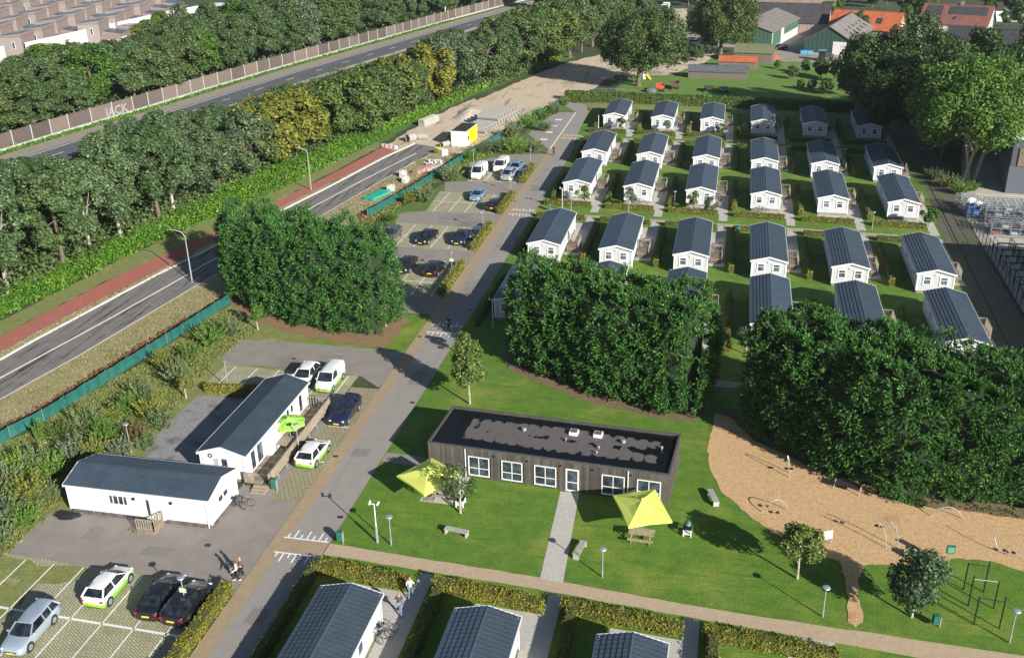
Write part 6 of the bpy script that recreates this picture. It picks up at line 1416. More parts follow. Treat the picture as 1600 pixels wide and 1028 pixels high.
def bench(x, y, rz, lab, L=1.9, dark=False):
    t = thing('bench', lab, 'bench', (x, y, 0), rz, 'backless concrete benches on the lawns')
    for k in range(3): MB().box(-L/2, L/2, -0.24+0.165*k, -0.24+0.165*k+0.15, 0.40, 0.47).build('seat_slat', M_CONCB, t)
    for sx in (-1, 1): MB().extr([(-0.25, 0), (0.25, 0), (0.22, 0.40), (-0.22, 0.40)], sx*(L/2-0.17), sx*(L/2-0.05), 'x').build('leg', M_CONCB, t)
bench(-18.3, 61.0, R(-8), 'low concrete bench standing alone on the lawn below the left parasol'); bench(-8.75, 60.5, R(80), 'low concrete bench beside the tiled door path'); bench(0.65, 69.2, R(108), 'low concrete bench between the lawn and the wood chips'); bench(15.3, 64.4, R(-8), 'low concrete bench half hidden behind the right playground tree', 1.7)
def picnic(x, y, rz, lab):
    t = thing('picnic_table', lab, 'picnic table', (x, y, 0), rz); L = 1.9
    for k in range(5): MB().box(-L/2, L/2, -0.38+0.155*k, -0.38+0.155*k+0.14, 0.72, 0.76).build('table_plank', M_WOOD2, t)
    for sy in (-1, 1):
        for k in range(2): MB().box(-L/2, L/2, sy*0.72-0.14+0.145*k, sy*0.72-0.14+0.145*k+0.13, 0.44, 0.48).build('seat_plank', M_WOOD2, t)
    for sx in (-1, 1):
        m = MB(); m.beam((sx*0.7, -0.75, 0.40), (sx*0.7, 0.75, 0.40), 0.05, 0.10)
        m.beam((sx*0.7, -0.62, 0), (sx*0.7, -0.28, 0.72), 0.05, 0.10); m.beam((sx*0.7, 0.62, 0), (sx*0.7, 0.28, 0.72), 0.05, 0.10); m.build('leg_frame', M_WOOD2, t)
picnic(-4.45, 62.9, R(-3), 'pale wooden picnic table under the front edge of the right parasol')
sheet('parasol_paving', px((655, 783), (715, 790), (735, 745), (690, 738)), 0.034, G_TILE)
picnic(-20.6, 65.9, R(8), 'wooden picnic table on paving under the left parasol')
# ------------------------------------------------------------------ parasols
M_LIME = None
def lime():
    m, ns, ls = new_mat('lime_canvas'); co = coords(ns, ls, 'object'); n1 = noise(ns, ls, co, 1.2, 4, 0.6)
    col = mixc(ns, ls, ramp(ns, ls, n1, 0.3, 0.7), (0.80, 0.88, 0.16), (0.86, 0.92, 0.22))
    b = ns.new('ShaderNodeBsdfPrincipled'); b.inputs['Roughness'].default_value = 0.75; ls.new(col, b.inputs['Base Color'])
    t = ns.new('ShaderNodeBsdfTranslucent'); ls.new(col, t.inputs['Color']); mx = ns.new('ShaderNodeMixShader'); mx.inputs[0].default_value = 0.25
    o = ns.new('ShaderNodeOutputMaterial'); ls.new(b.outputs[0], mx.inputs[1]); ls.new(t.outputs[0], mx.inputs[2]); ls.new(mx.outputs[0], o.inputs[0]); return m
M_LIME = lime()
M_GRN = pm('leaf_green_canvas', (0.36, 0.68, 0.10), 0.7, var=0.06)
def parasol(corners, top, zc, lab, mat, sag=0.10):
    cx_ = sum(p[0] for p in corners)/len(corners); cy2 = sum(p[1] for p in corners)/len(corners)
    t = thing('parasol', lab, 'parasol', (cx_, cy2, 0)); C_ = [Vector((p[0]-cx_, p[1]-cy2, zc)) for p in corners]; T = Vector((0, 0, top)); n = len(C_)
    for i in range(n):
        a, b = C_[i], C_[(i+1) % n]; m = MB(); mid = (a+b)/2; mid = mid*0.97+Vector((0, 0, zc+0.05-mid.z*0.97))
        rows = []
        for f in (0, 0.33, 0.66, 1.0):
            A = T.lerp(a, f); B_ = T.lerp(b, f); M_ = T.lerp(mid, f); s = sag*math.sin(PI*f); A.z -= s*0.3; B_.z -= s*0.3; M_.z -= s; rows.append((A, M_, B_))
        vs = [v for r_ in rows for v in r_]; fs = []
        for k in range(3):
            for j in range(2): fs.append((3*k+j, 3*k+3+j, 3*k+4+j, 3*k+1+j))
        m._add(vs, fs); m._add([a, mid, b, b-Vector((0, 0, .16)), mid-Vector((0, 0, .16)), a-Vector((0, 0, .16))], [(0, 5, 4, 1), (1, 4, 3, 2)]); m.build('canopy_panel', mat, t)
        MB().beam(T-Vector((0, 0, .12)), a-Vector((0, 0, .06)), 0.03, 0.03).build('rib', M_GALV, t)
    MB().tube((0, 0, 0), (0, 0, top-0.05), 0.035).build('pole', M_GALV, t); MB().lathe([(0.12, -0.02), (0.10, 0.06), (0.001, 0.10)], 10, (0, 0, top)).build('finial', mat, t); MB().box(-0.45, 0.45, -0.45, 0.45, 0, 0.08).build('base_plate', M_SKIRT, t)
    return t
parasol([(-24.2, 64.8), (-22.2, 67.9), (-19.1, 66.0), (-21.2, 62.5)], 3.0, 2.20, 'square lime yellow parasol left of the pavilion windows, over the paved corner', M_LIME)
parasol([(-6.9, 65.2), (-3.8, 66.6), (-2.2, 62.6), (-5.3, 61.3)], 3.0, 2.20, 'square lime yellow parasol in front of the right end of the pavilion', M_LIME)
parasol([(-36.2+1.5*math.cos(a), 71.2+1.5*math.sin(a)) for a in np.linspace(0, 2*PI, 9)[:-1]], 2.75, 2.25, 'round leaf green parasol on the veranda', M_GRN)
t = thing('veranda_table', 'wooden table on the veranda beside the green parasol', 'table', (-36.2, 70.0, 0.40)); MB().box(-0.5, 0.5, -0.8, 0.8, 0.70, 0.75).build('table_top', M_WOOD2, t)
for sx in (-1, 1):
    for sy in (-1, 1): MB().box(sx*0.42-.03, sx*0.42+.03, sy*0.7-.03, sy*0.7+.03, 0, 0.7).build('leg', M_WOOD2, t)
# barbecues on stands
for x, y, lab in ((-1.1, 64.3, 'round green barbecue on a black and white stand, right of the right parasol'), (-19.0, 64.9, 'barbecue on a white stand behind the thin young tree')):
    t = thing('barbecue', lab, 'barbecue', (x, y, 0)); MB().box(-0.32, 0.32, -0.42, 0.42, 0.62, 0.70).build('shelf', M_BLACK, t); MB().box(-0.30, 0.30, -0.40, 0.40, 0.2, 0.25).build('lower_shelf', M_WHITE, t)
    for sx in (-1, 1):
        for sy in (-1, 1): MB().box(sx*0.28-.04, sx*0.28+.04, sy*0.38-.04, sy*0.38+.04, 0, 0.62).build('leg', M_WHITE, t)
    MB().ball((0, 0.05, 0.92), 0.26, 0.26, 0.30, 14, 10).build('cooker', M_BING, t, True); MB().ring((0, 0.05, 0.93), (0, 0, 1), 0.262, 0.018, 18, 6).build('band', M_GALV, t)
# ------------------------------------------------------------------ playground and climbing frame
M_TUBE = pm('white_tube', (0.46, 0.46, 0.45), 0.35, 0.3, var=0.1)
def arc(a, b, h, n=9, lean=(0, 0)):
    a = Vector(a); b = Vector(b); return [a.lerp(b, i/n)+Vector((lean[0]*math.sin(PI*i/n), lean[1]*math.sin(PI*i/n), h*math.sin(PI*i/n)**0.7)) for i in range(n+1)]
def play(name, lab, base, paths, pads=()):
    t = thing(name, lab, 'play equipment', base, 0)
    for p in paths: MB().path(p, 0.036, 8).build('tube', M_TUBE, t)
    for q in pads: MB().lathe([(0.001, 0.05), (0.15, 0.04), (0.17, 0.0), (0.001, -0.02)], 12, q).build('foot_pad', M_TYRE, t)
play('play_arch', 'white bent tube with black pads in the left of the wood chips', (4.9, 68.2, 0), [arc((-0.5, 0.0, 0), (1.5, 0.6, 0.2), 1.0)], [(-0.1, 0.5, 0.3), (0.7, -0.25, 0.3)])
play('play_arch', 'tall narrow white hoop with black pads, farthest left near the conifers', (6.7, 73.6, 0), [arc((0.0, 0.0, 0), (0.15, 0.7, 0.0), 1.9, lean=(-0.35, 0))], [(-0.3, 0.2, 0.75), (0.1, 0.0, 0.9)])
t = thing('balance_board', 'black board between two white hoops beside the conifer shade', 'play equipment', (11.2, 72.5, 0), R(-22))
MB().box(-1.0, 1.0, -0.36, 0.36, 0.55, 0.62).build('board', M_TYRE, t)
for sx in (-1, 1): MB().path(arc((sx*1.02, -0.32, 0), (sx*1.02, 0.32, 0), 0.75, 6), 0.035).build('hoop', M_TUBE, t)
play('play_gate', 'pair of tall bent white tubes with black pads in the middle of the chips', (13.85, 65.2, 0), [[(-0.5, 0, 0), (-0.62, .1, 0.9), (-0.85, .2, 1.6), (-1.2, .3, 2.0), (-1.5, .5, 2.0)], [(0.35, 0.1, 0), (0.22, .2, 0.9), (-0.0, .3, 1.7), (-0.4, .4, 2.1), (-0.8, .6, 2.1)]], [(-1.3, 0.6, 1.5), (-0.9, 0.6, 1.45)])
play('play_arch', 'long low white arch at the back edge of the wood chips on the right', (18.2, 70.2, 0), [arc((-1.1, -0.2, 0), (1.35, -0.1, 0), 1.0)], [])
play('play_ramp', 'curved white tube with black pads cut by the right edge of the picture', (21.3, 66.2, 0), [[(-0.3, 0.3, 1.7), (-0.45, 0.2, 1.1), (-0.2, 0, 0.45), (0.5, -.3, 0.18), (1.6, -.5, 0.15)]], [(0.3, -0.1, 0.3), (0.9, -0.2, 0.25)])
t = thing('climbing_frame', 'black pull-up frame of several posts and bars at the bottom right on the lawn', 'play equipment', (18.7, 59.3, 0))
PP = [(-0.7, 2.0, 2.3), (-0.7, 0.3, 2.5), (0.9, 0.3, 2.3), (-0.7, -1.6, 2.3), (0.85, -1.7, 2.6), (0.6, 2.0, 2.6)]
for x, y, h in PP: MB().tube((x, y, 0), (x, y, h), 0.05, 0.05, 8).build('post', M_BLACK, t)
for a, b, z in ((1, 2, 2.25), (3, 4, 2.2), (0, 5, 2.2)): MB().tube((PP[a][0], PP[a][1], z), (PP[b][0], PP[b][1], z), 0.03, 0.03, 8).build('bar', M_GALV if a == 1 else M_BLACK, t)
t = thing('playground_sign', 'green board on a post at the wood chip edge, right of the tree', 'sign', (17.4, 63.9, 0), R(5)); MB().tube((0, 0, 0), (0, 0, 1.3), 0.04).build('post', M_GALV, t); MB().extr([(-0.28, 1.1), (0.28, 1.1), (0.28, 1.75), (-0.28, 1.75)], -0.08, 0.08).build('board', M_BING, t); MB().box(-0.22, 0.22, -0.10, -0.08, 1.2, 1.65).build('panel', pm('green_panel', (0.10, 0.35, 0.22), 0.4), t)
t = thing('playground_sign', 'white and green information board behind the left playground tree', 'sign', (9.0, 64.8, 0), R(25))
for sx in (-1, 1): MB().tube((sx*0.4, 0, 0), (sx*0.4, 0, 1.2), 0.03).build('post', M_GALV, t)
bd = MB().box(-0.48, 0.48, -0.03, 0.03, 0.55, 1.25).build('board', M_WHITE, t); MB().box(-0.40, 0.10, -0.036, -0.031, 0.62, 1.18).build('print', pm('green_print', (0.20, 0.50, 0.22), 0.5, c2=(0.7, 0.75, 0.7), scale=6), bd)

# ------------------------------------------------------------------ near trees
def small_tree(x, y, h, rx, z0, mat, lab, n=2600, size=0.16, nl=22, lobe=0.34, cone=0.0, r0=0.09, bark=M_BARKP, seed=1, name='young_tree', hollow=0.3, aspect=1.5):
    cm, C = crown_mesh('crown', mat, rx, (h-z0)/2, z0, nl=nl, n=n, size=size, lobe=lobe, seed=seed, cone=cone, hollow=hollow)
    t = thing(name, lab, 'tree', (x, y, 0), seed*1.3); link('crown', cm, t); link('trunk', trunk_mesh('trunk', bark, h*0.9, r0, C, 0.1, 12, seed), t); return t
L_ASHY = leaf_mat('leaf_pavilion_tree', (0.055, 0.115, 0.022), (0.115, 0.160, 0.034), (0.22, 0.20, 0.07), spread=0.6, nscale=0.9)
L_PLAY = leaf_mat('leaf_play_tree', (0.060, 0.120, 0.020), (0.13, 0.165, 0.030), (0.22, 0.17, 0.05), spread=0.6, nscale=1.2)
L_PLAY2 = leaf_mat('leaf_play_tree_grey', (0.042, 0.085, 0.032), (0.085, 0.135, 0.060), (0.16, 0.20, 0.11), spread=0.7, nscale=1.2)
small_tree(-22.4, 81.2, 7.6, 2.15, 1.5, L_ASHY, 'tall oval tree on the lawn behind the left end of the pavilion', n=8500, size=0.17, nl=46, lobe=0.30, cone=0.6, seed=2)
small_tree(6.8, 60.4, 4.75, 1.6, 1.35, L_PLAY, 'round young tree at the left of the wood chip gap', n=4200, size=0.15, seed=3)
small_tree(14.1, 57.7, 5.1, 2.15, 0.95, L_PLAY2, 'round grey green young tree at the right of the wood chip gap', n=7000, size=0.155, seed=4, nl=30)
small_tree(-18.75, 63.8, 4.8, 1.45, 1.5, L_MID, 'thin young tree with a sparse crown beside the left parasol', n=1150, size=0.15, seed=5, nl=14, lobe=0.42)
small_tree(-25.5, 49.0+42, 3.0, 0.8, 1.0, L_PLAY, 'small young tree on the dark lawn beside the lane behind the pavilion tree', n=700, size=0.15, seed=6)
for i, (r_, c, dx, dy, h, rx, m_, w_) in enumerate(((2, 0, 1.7, -3.4, 3.2, 1.3, L_PLAY, 'young tree before the first home, third row'), (2, 1, -0.9, -2.5, 3.3, 1.2, L_PLAY2, 'young tree before the second home, third row'), (2, 2, -0.8, -2.4, 3.1, 1.0, L_MID, 'slim young tree before the third home, third row'), (2, 2, 1.6, -3.0, 2.6, 1.2, L_DARK, 'dark bushy young tree right of the slim one, third home, third row'),
        (0, 0, 1.6, -2.2, 2.7, 1.2, L_PLAY2, 'young tree before the first home, back row'), (0, 1, 1.0, -2.4, 2.6, 1.0, L_SILV, 'grey young tree before the second home, back row'), (0, 2, 1.6, -1.6, 2.4, 1.1, L_DARK, 'dark young tree before the third home, back row'), (0, 3, -3.3, -2.2, 2.6, 1.0, L_PLAY, 'young tree left of the fourth home, back row'), (2, 5, 3.0, -3.4, 3.3, 1.3, L_BRIGHT, 'dense young evergreen at the corner of the last home, third row'), (4, 3, -2.5, -2.2, 2.6, 1.4, L_PLAY2, 'small tree at the gap between the two big conifer hedges'))):
    x, y = home_xy(r_, c); small_tree(x+dx, y+dy, h, rx, 0.5 if m_ in (L_DARK, L_BRIGHT) else 0.9, m_, w_, n=900 if m_ is not L_BRIGHT else 2600, size=0.16, seed=30+i, nl=12)
for i, (u, v, h, rx, m_, w_) in enumerate(((8+0, 530+0, 0, 0, None, ''),)): pass
small_tree(*at(403, 515)[:2], 3.4, 0.9, 0.8, L_BRIGHT, 'thin sapling on the grass in front of the tall conifers by the access road', n=700, size=0.15, seed=51)
small_tree(*at(291, 622)[:2], 2.6, 0.7, 0.9, L_YELL, 'thin yellow sapling at the edge of the gravel yard', n=500, size=0.14, seed=52)
# ------------------------------------------------------------------ shrubs along the mesh fence
SHR = {}
L_SHW = leaf_mat('leaf_shrub_willow', (0.105, 0.160, 0.065), (0.170, 0.220, 0.085), (0.25, 0.26, 0.12), spread=0.5)
L_SHG = leaf_mat('leaf_shrub_green', (0.085, 0.185, 0.026), (0.145, 0.240, 0.040), (0.20, 0.24, 0.06), spread=0.5)
L_SHY = leaf_mat('leaf_shrub_yellow', (0.13, 0.185, 0.028), (0.235, 0.235, 0.040), (0.34, 0.28, 0.05), spread=0.5)
def shrub(u, v, h, rx, kind, lab):
    p = at(u, v); key = kind
    if key not in SHR:
        mat = {'w': L_SHW, 'g': L_SHG, 'y': L_SHY, 'o': L_OLIVE, 's': L_SILV, 'r': L_BRONZE}[kind]
        L_ = []
        for k in range(3):
            r = np.random.default_rng(70+ord(kind)+k); n = 85; a_ = r.uniform(0, 2*PI, n); sp = r.uniform(0.05, 1.0, n)**0.7
            base = np.column_stack([np.cos(a_)*sp*0.45, np.sin(a_)*sp*0.45, r.uniform(0.0, 0.5, n)]); d = np.column_stack([np.cos(a_)*sp*0.75, np.sin(a_)*sp*0.75, np.full(n, 1.0)])+r.normal(0, 0.18, (n, 3)); d /= np.linalg.norm(d, axis=1)[:, None]
            ln = r.uniform(0.7, 1.55, n); V = sprays(base, d, ln, 34, 0.062, 2.4, 0.20, r); V[:, :, 2] = np.maximum(V[:, :, 2], 0.01); L_.append(quads_mesh('foliage', V, mat))
        SHR[key] = L_
    me = rng.choice(SHR[key]); t = thing('shrub', lab, 'shrub', (p.x, p.y, 0), rng.uniform(0, 6.28), 'self sown shrubs along the green mesh fence')
    t.scale = (rx*0.8, rx*0.8, h/2.0); link('foliage', me, t)
    m = SHR.setdefault('stem', (lambda q: ([q.tube((0, 0, 0), (0.5*math.cos(a), 0.5*math.sin(a), 1.2), 0.035, 0.012, 5) for a in range(6)], q.mesh('stems', M_BARK))[1])(MB())); link('stem', m, t)
SW = {'w': 'grey green willow shrub', 'g': 'bright green leafy shrub', 'y': 'yellow green shrub', 'o': 'olive shrub turning yellow', 's': 'silvery shrub', 'r': 'reddish brown shrub'}
sh_list = [(330, 540, 3.0, 2.0, 'g', 'beside the blunt end of the mesh fence by the conifers'), (360, 525, 2.6, 1.7, 'w', 'nearest the conifer hedge below the fence'), (300, 560, 2.0, 1.5, 'g', 'left of the access road corner'), (278, 600, 3.2, 1.7, 'w', 'above the corner of the gravel yard'), (255, 575, 2.4, 1.4, 'y', 'against the fence above the gravel yard'), (293, 575, 2.2, 1.4, 'o', 'at the left end of the access road'),
    (222, 625, 2.6, 1.6, 'w', 'standing against the fence, middle of the strip'), (238, 655, 2.8, 1.8, 'y', 'left of the gravel yard with yellow spots'), (205, 650, 2.6, 1.5, 'g', 'behind the yellow spotted one'), (252, 670, 2.4, 1.6, 'w', 'at the gravel yard edge, lower one'), (212, 690, 2.2, 1.5, 'r', 'with reddish leaves behind the office roof'), (190, 715, 2.2, 1.6, 's', 'directly behind the office ridge'),
    (165, 690, 2.8, 1.7, 'g', 'tall one behind the office roof'), (135, 670, 2.6, 1.8, 'w', 'near the fence behind the office'), (150, 715, 2.5, 1.6, 'y', 'near the left end of the office roof'), (120, 720, 2.6, 1.8, 's', 'touching the left gable of the office'), (100, 690, 2.3, 1.5, 'o', 'between the fence and the office gable'), (65, 690, 2.6, 0.8, 'g', 'narrow upright one right at the mesh fence'),
    (85, 745, 2.6, 1.7, 'g', 'in the group left of the office gable, upper'), (60, 735, 2.6, 1.8, 'w', 'in the group left of the office gable, leftward'), (30, 745, 2.8, 1.9, 'g', 'at the left picture edge, upper'), (8, 770, 2.8, 1.9, 'w', 'at the left picture edge, middle'), (45, 785, 2.7, 1.9, 'y', 'left of the asphalt corner, upper'), (78, 780, 2.2, 1.4, 'w', 'next to the shaded office gable'),
    (15, 815, 2.6, 1.8, 's', 'at the left picture edge, lower'), (40, 820, 2.3, 1.5, 'g', 'left of the asphalt corner, lower'), (5, 850, 2.0, 1.6, 'w', 'lowest at the left picture edge'), (-25, 800, 3, 2, 'g', 'just outside the left picture edge'), (180, 655, 2.0, 1.2, 'y', 'small one on the pale grass by the fence'), (230, 700, 1.8, 1.2, 'w', 'small one at the back of the gravel yard'),
    # along the far part of the fence
    (664, 315, 2.9, 2.2, 'w', 'left of the third bays, big one'), (640, 318, 2.2, 1.6, 'y', 'small one left of the third bays'), (705, 283, 3.3, 2.4, 'w', 'left of the tall white van, big one'), (612, 345, 1.6, 1.6, 'g', 'low one at the fence past the conifers'), (735, 250, 2.2, 1.8, 'g', 'behind the white vans by the fence'), (757, 240, 2.8, 1.8, 'w', 'second behind the white vans'),
    (780, 238, 3.2, 2.4, 'w', 'in the thicket behind the far bays, left'), (805, 240, 3.6, 2.6, 'g', 'in the thicket behind the far bays, middle'), (835, 238, 2.6, 2.0, 'w', 'in the thicket behind the far bays, right'), (800, 215, 3.2, 2.4, 'w', 'in the upper thicket along the fence, left'), (822, 200, 3.2, 2.3, 'g', 'in the upper thicket along the fence, middle'), (845, 188, 3.0, 2.2, 'g', 'bright one in the upper thicket'), (865, 178, 2.8, 2.2, 'w', 'at the top end of the fence'), (850, 205, 2.4, 2.0, 'w', 'at the left side of the top lot'), (712, 222, 2.2, 2.2, 'y', 'yellow green one in front of the container'), (880, 165, 2.2, 1.8, 'g', 'beside the laurel hedge end')]
for u, v, h, rx, k, w_ in sh_list: shrub(u, v, h, rx, k, SW[k]+' '+w_)
# undergrowth at the foot of the ash tree
for i, (x, y, h, rx, k, w_) in enumerate(((34.6, 158.5, 2.2, 1.8, 'g', 'bright shrub at the foot of the forked tree, front'), (33.6, 162.0, 2.4, 2.0, 'w', 'grey green shrub at the foot of the forked tree, left'), (32.2, 166, 2.2, 1.8, 'w', 'grey green shrub farther up beside the service track'), (36.6, 160.5, 1.8, 1.6, 'g', 'bright shrub at the foot of the forked tree, right'))):
    q = proj((x, y, 0)); shrub(q[0], q[1], h, rx, k, w_)
# ------------------------------------------------------------------ green mesh fence
def net_mat():
    m, ns, ls = new_mat('green_net'); co = coords(ns, ls, 'world'); n1 = noise(ns, ls, co, 1.2, 4, 0.6); n2 = noise(ns, ls, co, 25, 2, 0.6)
    col = mixc(ns, ls, ramp(ns, ls, n1, 0.3, 0.7), (0.008, 0.098, 0.080), (0.016, 0.130, 0.106)); return finish(m, ns, ls, col, 0.75, 0, n2, 0.5, 0.02)
M_NET = net_mat()
def net_fence(P, h, lab, step=2.5):
    pts = polyline_pts(P, step); t = thing('mesh_fence', lab, 'fence', pts[0]); o = pts[0]
    for i in range(len(pts)-1):
        a, b = pts[i]-o, pts[i+1]-o; d = (b-a).normalized(); nn = Vector((-d.y, d.x, 0)); m = MB(); k = 6; vs = []
        for j in range(k+1):
            q = a.lerp(b, j/k)+nn*(0.05*math.sin(j*1.9+i)); s = -0.05*math.sin(PI*j/k)
            vs += [(q.x, q.y, 0.04), (q.x+nn.x*0.03, q.y+nn.y*0.03, h*0.5), (q.x, q.y, h+s)]
        m._add(vs, [(3*j+r_, 3*j+3+r_, 3*j+4+r_, 3*j+1+r_) for j in range(k) for r_ in range(2)]); m.build('net_panel', M_NET, t)
        MB().tube((a.x+nn.x*.06, a.y+nn.y*.06, 0), (a.x+nn.x*.06, a.y+nn.y*.06, h+0.04), 0.025).build('post', M_GALV, t)
net_fence(px((-120, 770), (17.5, 684), (70, 657.5), (168, 596), (263, 536.7), (361, 473.6)), 1.25, 'green shade net fence running along the unfinished road, lower left stretch')
net_fence(px((575, 340), (636, 306), (688, 274.5), (717.5, 254.6), (780, 218), (830, 190), (884, 160)), 1.25, 'green shade net fence between the unfinished road and the upper car park bays', 3.0)
# ------------------------------------------------------------------ noise screen along the motorway
M_SCR = board_mat('screen_boards', (0.120, 0.092, 0.076), (0.175, 0.140, 0.118)); M_SCRP = pm('screen_post', (0.42, 0.41, 0.40), 0.7, var=0.1)
NSC = thing('noise_screen', 'long brown timber noise screen with pale posts standing along the motorway', 'noise barrier', (-130, 180, 0)); o = Vector((-130, 180, 0))
sp_ = [p for p in polyline_pts(SCR[1:13], 4.7)]
for i in range(len(sp_)-1):
    a, b = sp_[i]-o, sp_[i+1]-o
    if proj(sp_[i])[0] < -160: continue
    d = (b-a).normalized(); L = (b-a).length; Mx = Matrix.Translation(a) @ Matrix.Rotation(math.atan2(d.y, d.x), 4, 'Z')
    m = MB(); m.M = Mx; n = 22
    for k in range(n): m.box(k*L/n+0.01, (k+1)*L/n-0.01, -0.05-0.02*(k % 2), 0.05, 0.42, 3.15+0.03*((k*7+i) % 3 == 0))
    m.build('panel', M_SCR, NSC)
    m = MB(); m.M = Mx; m.box(-0.11, 0.11, -0.13, 0.10, 0, 3.3); m.build('post', M_SCRP, NSC)
    m = MB(); m.M = Mx; m.box(0.11, L-0.11, -0.22, 0.12, 0.0, 0.42); m.build('concrete_base', pm('pale_concrete', (0.44, 0.45, 0.42), 0.85, var=0.15) if 'pale_concrete' not in MATS else MATS['pale_concrete'], NSC)
# sprayed letters on the screen
pA = at(152, 187); pB = at(197, 176)
def nearest_on(P, q):
    best = None
    for i in range(len(P)-1):
        a, b = P[i], P[i+1]; t_ = max(0, min(1, (q-a).dot(b-a)/(b-a).length_squared)); r_ = a.lerp(b, t_)
        if best is None or (r_-q).length < (best-q).length: best = r_
    return best
qa, qb = nearest_on(sp_, pA), nearest_on(sp_, pB); dg_ = (qb-qa); ang = math.atan2(dg_.y, dg_.x)
def letters(txt, size, mat, parent, loc, rot, ext=0.006, off=0.0, name='lettering', sx=1.0):
    cu = bpy.data.curves.new(name, 'FONT'); cu.body = txt; cu.size = size; cu.extrude = ext; cu.offset = off; cu.align_x = 'CENTER'; cu.resolution_u = 3
    ob = bpy.data.objects.new(name, cu); COL.objects.link(ob); dgp = bpy.context.evaluated_depsgraph_get(); me = bpy.data.meshes.new_from_object(ob.evaluated_get(dgp)); bpy.data.objects.remove(ob)
    me.materials.clear(); me.materials.append(mat); r_ = link(name, me, parent, loc); r_.rotation_euler = rot; r_.scale = (sx, 1, 1); return r_
M_SPR = pm('sprayed_white', (0.36, 0.34, 0.34), 0.8, var=0.4, scale=2); M_SPR2 = pm('sprayed_grey', (0.23, 0.20, 0.19), 0.85, var=0.3, scale=2)
nrm = Vector((math.sin(ang), -math.cos(ang), 0)); mid = (qa+qb)/2-o+nrm*0.095
letters('JACK', 2.5, M_SPR2, NSC, mid+Vector((0, 0, 0.55)), (PI/2, 0, ang), 0.004, 0.10, 'sprayed_outline', 1.12)
letters('JACK', 2.5, M_SPR, NSC, mid+nrm*0.012+Vector((0, 0, 0.55)), (PI/2, 0, ang), 0.004, 0.035, 'sprayed_letters', 1.12)
t = thing('sign_mast', 'tall grey sign board on a pole rising behind the noise screen', 'road sign', at(520, 78)+Vector((-1.5, 1.5, 0)), R(70))
MB().tube((0, 0, 0), (0, 0, 7), 0.18, 0.14).tube((0.9, 0, 0), (0.9, 0, 8.5), 0.18, 0.14).build('pole', M_SCRP, t); MB().box(0.5, 4.2, -0.12, 0.12, 3.6, 9.0).build('board', pm('sign_grey', (0.34, 0.40, 0.46), 0.4), t)
p = at(700, 33); t = thing('marker_post', 'short white post on top of the noise screen in the distance', 'post', (p.x-0.8, p.y, 0)); MB().tube((0, 0, 0), (0, 0, 5.0), 0.14).build('pole', M_WHITE, t)
# ------------------------------------------------------------------ building site
def cont(name, p, rz, L, W_, H_, lab):
    t = thing(name, lab, 'site container', p, rz)
    return t
M_YEL = pm('yellow_panel', (0.80, 0.66, 0.02), 0.5, var=0.04)
ca, cb, cc_ = at(722, 232), at(745, 212), at(708, 222)
hd_ = math.atan2(cb.y-ca.y, cb.x-ca.x)
t = thing('site_container', 'white and yellow site cabin with dark roof beside the green net fence', 'site cabin', (-47.1, 176.0, 0), R(87))
LX = 6.6; WX = 3.0
m = MB(); m.box(0, LX, 0, WX, 0.05, 2.85); m.build('cabin_wall', P_WHITE, t)
MB().extr([(LX*0.30, 0.1), (LX, 0.1), (LX, 2.8), (LX*0.12, 2.8)], -0.02, 0.0).build('yellow_side', M_YEL, t)
for k in range(3): MB().box(0.1+k*LX/3, (k+1)*LX/3-0.1, 0.12, WX-0.12, 2.85, 2.93+0.02*(k % 2)).build('roof_panel', M_TRIM, t)
MB().box(LX*0.12, LX*0.2, -0.035, -0.0, 1.1, 1.8).build('window', M_GLASS, t)
pp = at(697, 243); t = thing('site_board', 'low white and yellow container in the dry grass before the site cabin', 'site container', pp+Vector((-2.3, 0.6, 0)), R(-38)); MB().box(0, 2.3, 0, 1.3, 0.0, 1.1).build('box', P_WHITE, t); MB().box(-0.02, 1.3, -0.02, 0.0, 0.45, 1.12).box(0, 1.2, 0.05, 1.2, 1.1, 1.13).build('yellow_side', M_YEL, t)
M_PIPE = pm('concrete_pipe', (0.36, 0.345, 0.31), 0.85, var=0.12, scale=2)
def pipe(p, rz, L, r0, lab, group, z=0.0):
    t = thing('concrete_pipe', lab, 'concrete pipe', (p[0], p[1], z), rz, group)
    n = 20; m = MB(); vs = []; fs = []
    for y in (0, L):
        for r_ in (r0, r0*0.76):
            for i in range(n): a = 2*PI*i/n; vs.append((r_*math.cos(a), y, r0+r_*math.sin(a)))
    for i in range(n):
        j = (i+1) % n; fs += [(i, j, n+j, n+i), (2*n+i, 3*n+i, 3*n+j, 2*n+j), (i, 2*n+i, 2*n+j, j), (n+i, n+j, 3*n+j, 3*n+i)]
    m._add(vs, fs); m.build('pipe_wall', M_PIPE, t, 40); return t
s0 = at(760, 209); s1 = at(812, 181); dv = (s1-s0).normalized(); ax = math.atan2(dv.y, dv.x)
for k in range(13): q = s0+dv*(1.36*k); pipe((q.x, q.y), ax-0.05, 4.6, 0.62, 'grey concrete pipe, %s from the near end, bottom row of the stack' % ORDN[k], 'stacked concrete pipes')
for k in range(7): q = s0+dv*(1.36*(k+4)+0.68); pipe((q.x, q.y), ax-0.05, 4.6, 0.62, 'grey concrete pipe, %s from the near end, top row of the stack' % ORDN[k], 'stacked concrete pipes', 1.06)
p = at(637, 223); pipe((p.x, p.y), R(-35), 1.6, 0.78, 'white concrete ring lying open towards the camera at the end of the kerb', 'loose concrete rings'); p = at(652, 219); pipe((p.x, p.y+.3), R(-80), 1.9, 0.62, 'white concrete ring lying across the sand right of the open one', 'loose concrete rings')
p = at(690, 231); pipe((p.x, p.y), R(-30), 1.9, 0.5, 'small white concrete ring left of the site cabin', 'loose concrete rings')
